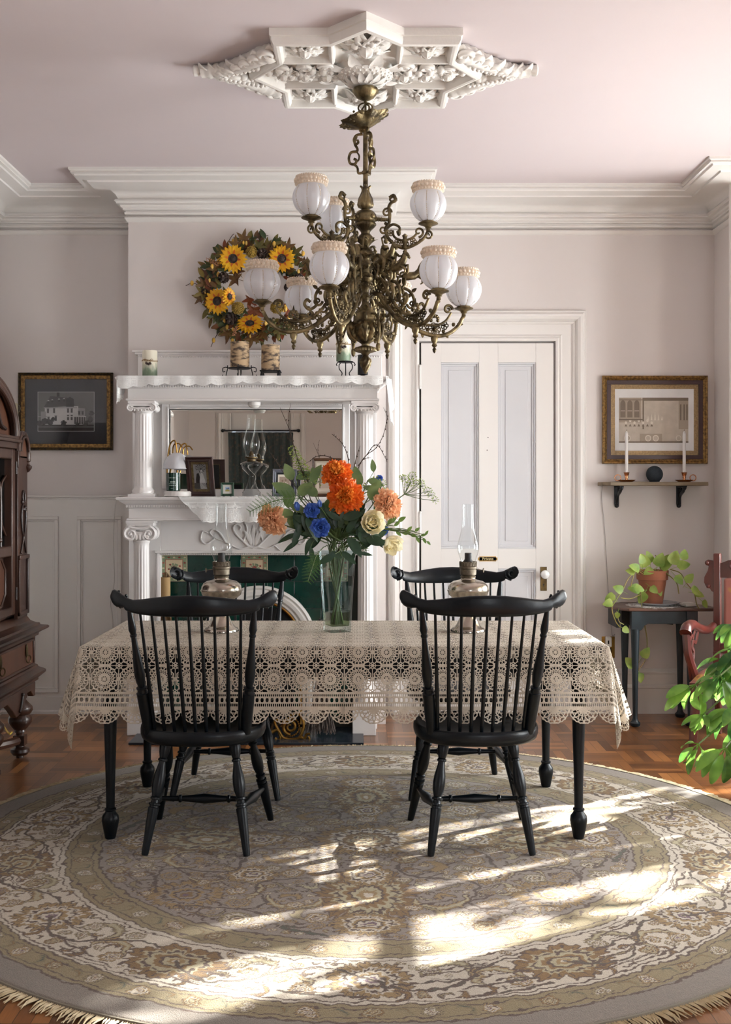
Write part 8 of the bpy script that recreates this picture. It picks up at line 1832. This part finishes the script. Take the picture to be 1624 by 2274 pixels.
def twig(label,branches,d):
    b=branches[0][0]; c=vp(b[0],b[1],d); t=thing('curly_twig',label,'twig',c); mb=MB(); mb.tube([p-c for p in stempts(c)],.002,6)
    for br in branches:
        pts=cr([vp(x,y,d) for x,y in br],8); mb.tube([p-c for p in pts],lambda t:.0021*(1-.6*t),5)
        for i in range(4,len(pts)-1,4): mb.sph(pts[i]-c+Vector((.003*(-1)**i,0,.002)),.0028,5,4,sc=(.7,.7,1.4))
    mb.build('twig_branches',m_twig,t)
twig('tall thin green twig leaning left before the mirror',[[(690,1110),(672,1050),(655,1000),(645,960),(622,905)],[(658,1010),(648,975),(640,935),(646,895)]],.0)
twig('curly twig arching up to the right across the mantel column',[[(790,1060),(800,1030),(815,1010),(835,995),(850,970),(858,940),(860,925),(852,905)],[(815,1010),(830,990),(842,992),(855,1015),(860,1026)]],-.02)
twig('dark twig angled left behind the orange peony',[[(778,1040),(770,1005),(760,985),(745,970),(737,964)],[(745,1020),(720,1012),(700,1015),(688,1024),(660,1040)]],-.03)
twig('thin bare twig at the right behind the eucalyptus leaf',[[(785,1045),(792,1015),(800,990)],[(795,1035),(808,1020),(824,1016)]],-.01)
twig('bare twig pointing left past the small glass lamp',[[(690,1120),(660,1085),(630,1050),(612,1022),(600,1005)]],-.01)
# ---------------------------------------------------------------- garden tree outside the bay window (its branches dapple the sun)
random.seed(77)
gt=thing('garden_tree','leafy garden tree outside the bay window','tree',(5.6,7.0,-.6)); m_gl=leafmat('tree_leaf',(70,100,50),(96,124,60),.3); mb=MB(); mb.tube([(0,0,0),(.05,.05,1.5),(-.05,0,3),(0,.1,4.6)],[.14,.11,.08,.04],10)
for k in range(18): a=rnd(0,2*pi); z=rnd(1.3,4.2); mb.tube([(0,0,z),(.7*math.cos(a),.7*math.sin(a),z+.3),(1.5*math.cos(a),1.5*math.sin(a),z+.4)],[.035,.02,.008],6)
mb.build('trunk',m_twig,gt); mb=MB()
for k in range(TREE_N):
    a=rnd(0,2*pi); r=1.7*rnd(.1,1)**.5; z=rnd(1.0,4.8); cl_=rnd(.15,.35)
    for j in range(9): leaf(mb,(r*math.cos(a)+rnd(-cl_,cl_),r*math.sin(a)+rnd(-cl_,cl_),z+rnd(-.06,.06)),(rnd(-1,1),rnd(-1,1),rnd(-.6,.3)),(0,0,1),rnd(.10,.17),rnd(.05,.09),.3,.2,3)
o=mb.build('foliage',m_gl,gt,ang=75); o['kind']='stuff'
WE=[135,110,105]; NE=36; NE2=0; SE=56
# ================================================================ CAMERA, LIGHT
cam=bpy.data.cameras.new('camera'); co=bpy.data.objects.new('camera',cam); COL.objects.link(co)
co.location=(0,0,EYE); co.rotation_euler=(R(90),0,0); cam.sensor_fit='HORIZONTAL'; cam.sensor_width=36; cam.lens=F/1624*36
cam.shift_x=(812-VX)/1624; cam.shift_y=-(1137-HY)/1624; cam.clip_start=.05
sc=bpy.context.scene; sc.camera=co
sc.view_settings.view_transform='Standard'; sc.view_settings.look='None'; sc.view_settings.gamma=1; sc.view_settings.use_curve_mapping=False; sc.view_settings.exposure=.26
w=bpy.data.worlds.new('sky'); sc.world=w; w.use_nodes=True; bg=w.node_tree.nodes['Background']; bg.inputs[0].default_value=(.72,.82,1,1); bg.inputs[1].default_value=1.2
def area(name,loc,rot,sx,sy,e,colr=(1,1,1),spread=R(170)):
    l=bpy.data.lights.new(name,'AREA'); l.shape='RECTANGLE'; l.size=sx; l.size_y=sy; l.energy=e; l.color=colr; l.spread=spread
    o=bpy.data.objects.new(name,l); COL.objects.link(o); o.location=loc; o.rotation_euler=rot; return o
for i,(a,b_) in enumerate(WIN):
    area('window_daylight',(XBAY+.2,(a+b_)/2,(WZ0+WZ1)/2),(R(90),0,R(90)),b_-a,WZ1-WZ0,WE[i],(.985,.985,1))
area('added_near_fill',(1.5,YN-.2,1.6),(R(90),0,0),1.1,2.0,NE,(.99,.985,1))  # added fill light behind the camera, shining through the near opening
s=bpy.data.lights.new('sun','SUN'); s.energy=SE; s.angle=R(.6); s.color=(1,.955,.89); so=bpy.data.objects.new('sun',s); COL.objects.link(so)
az,el=R(30),R(23); d=-Vector((math.cos(el)*math.cos(az),math.cos(el)*math.sin(az),math.sin(el))); so.rotation_euler=d.to_track_quat('-Z','Y').to_euler(); so.location=(6,7,4)
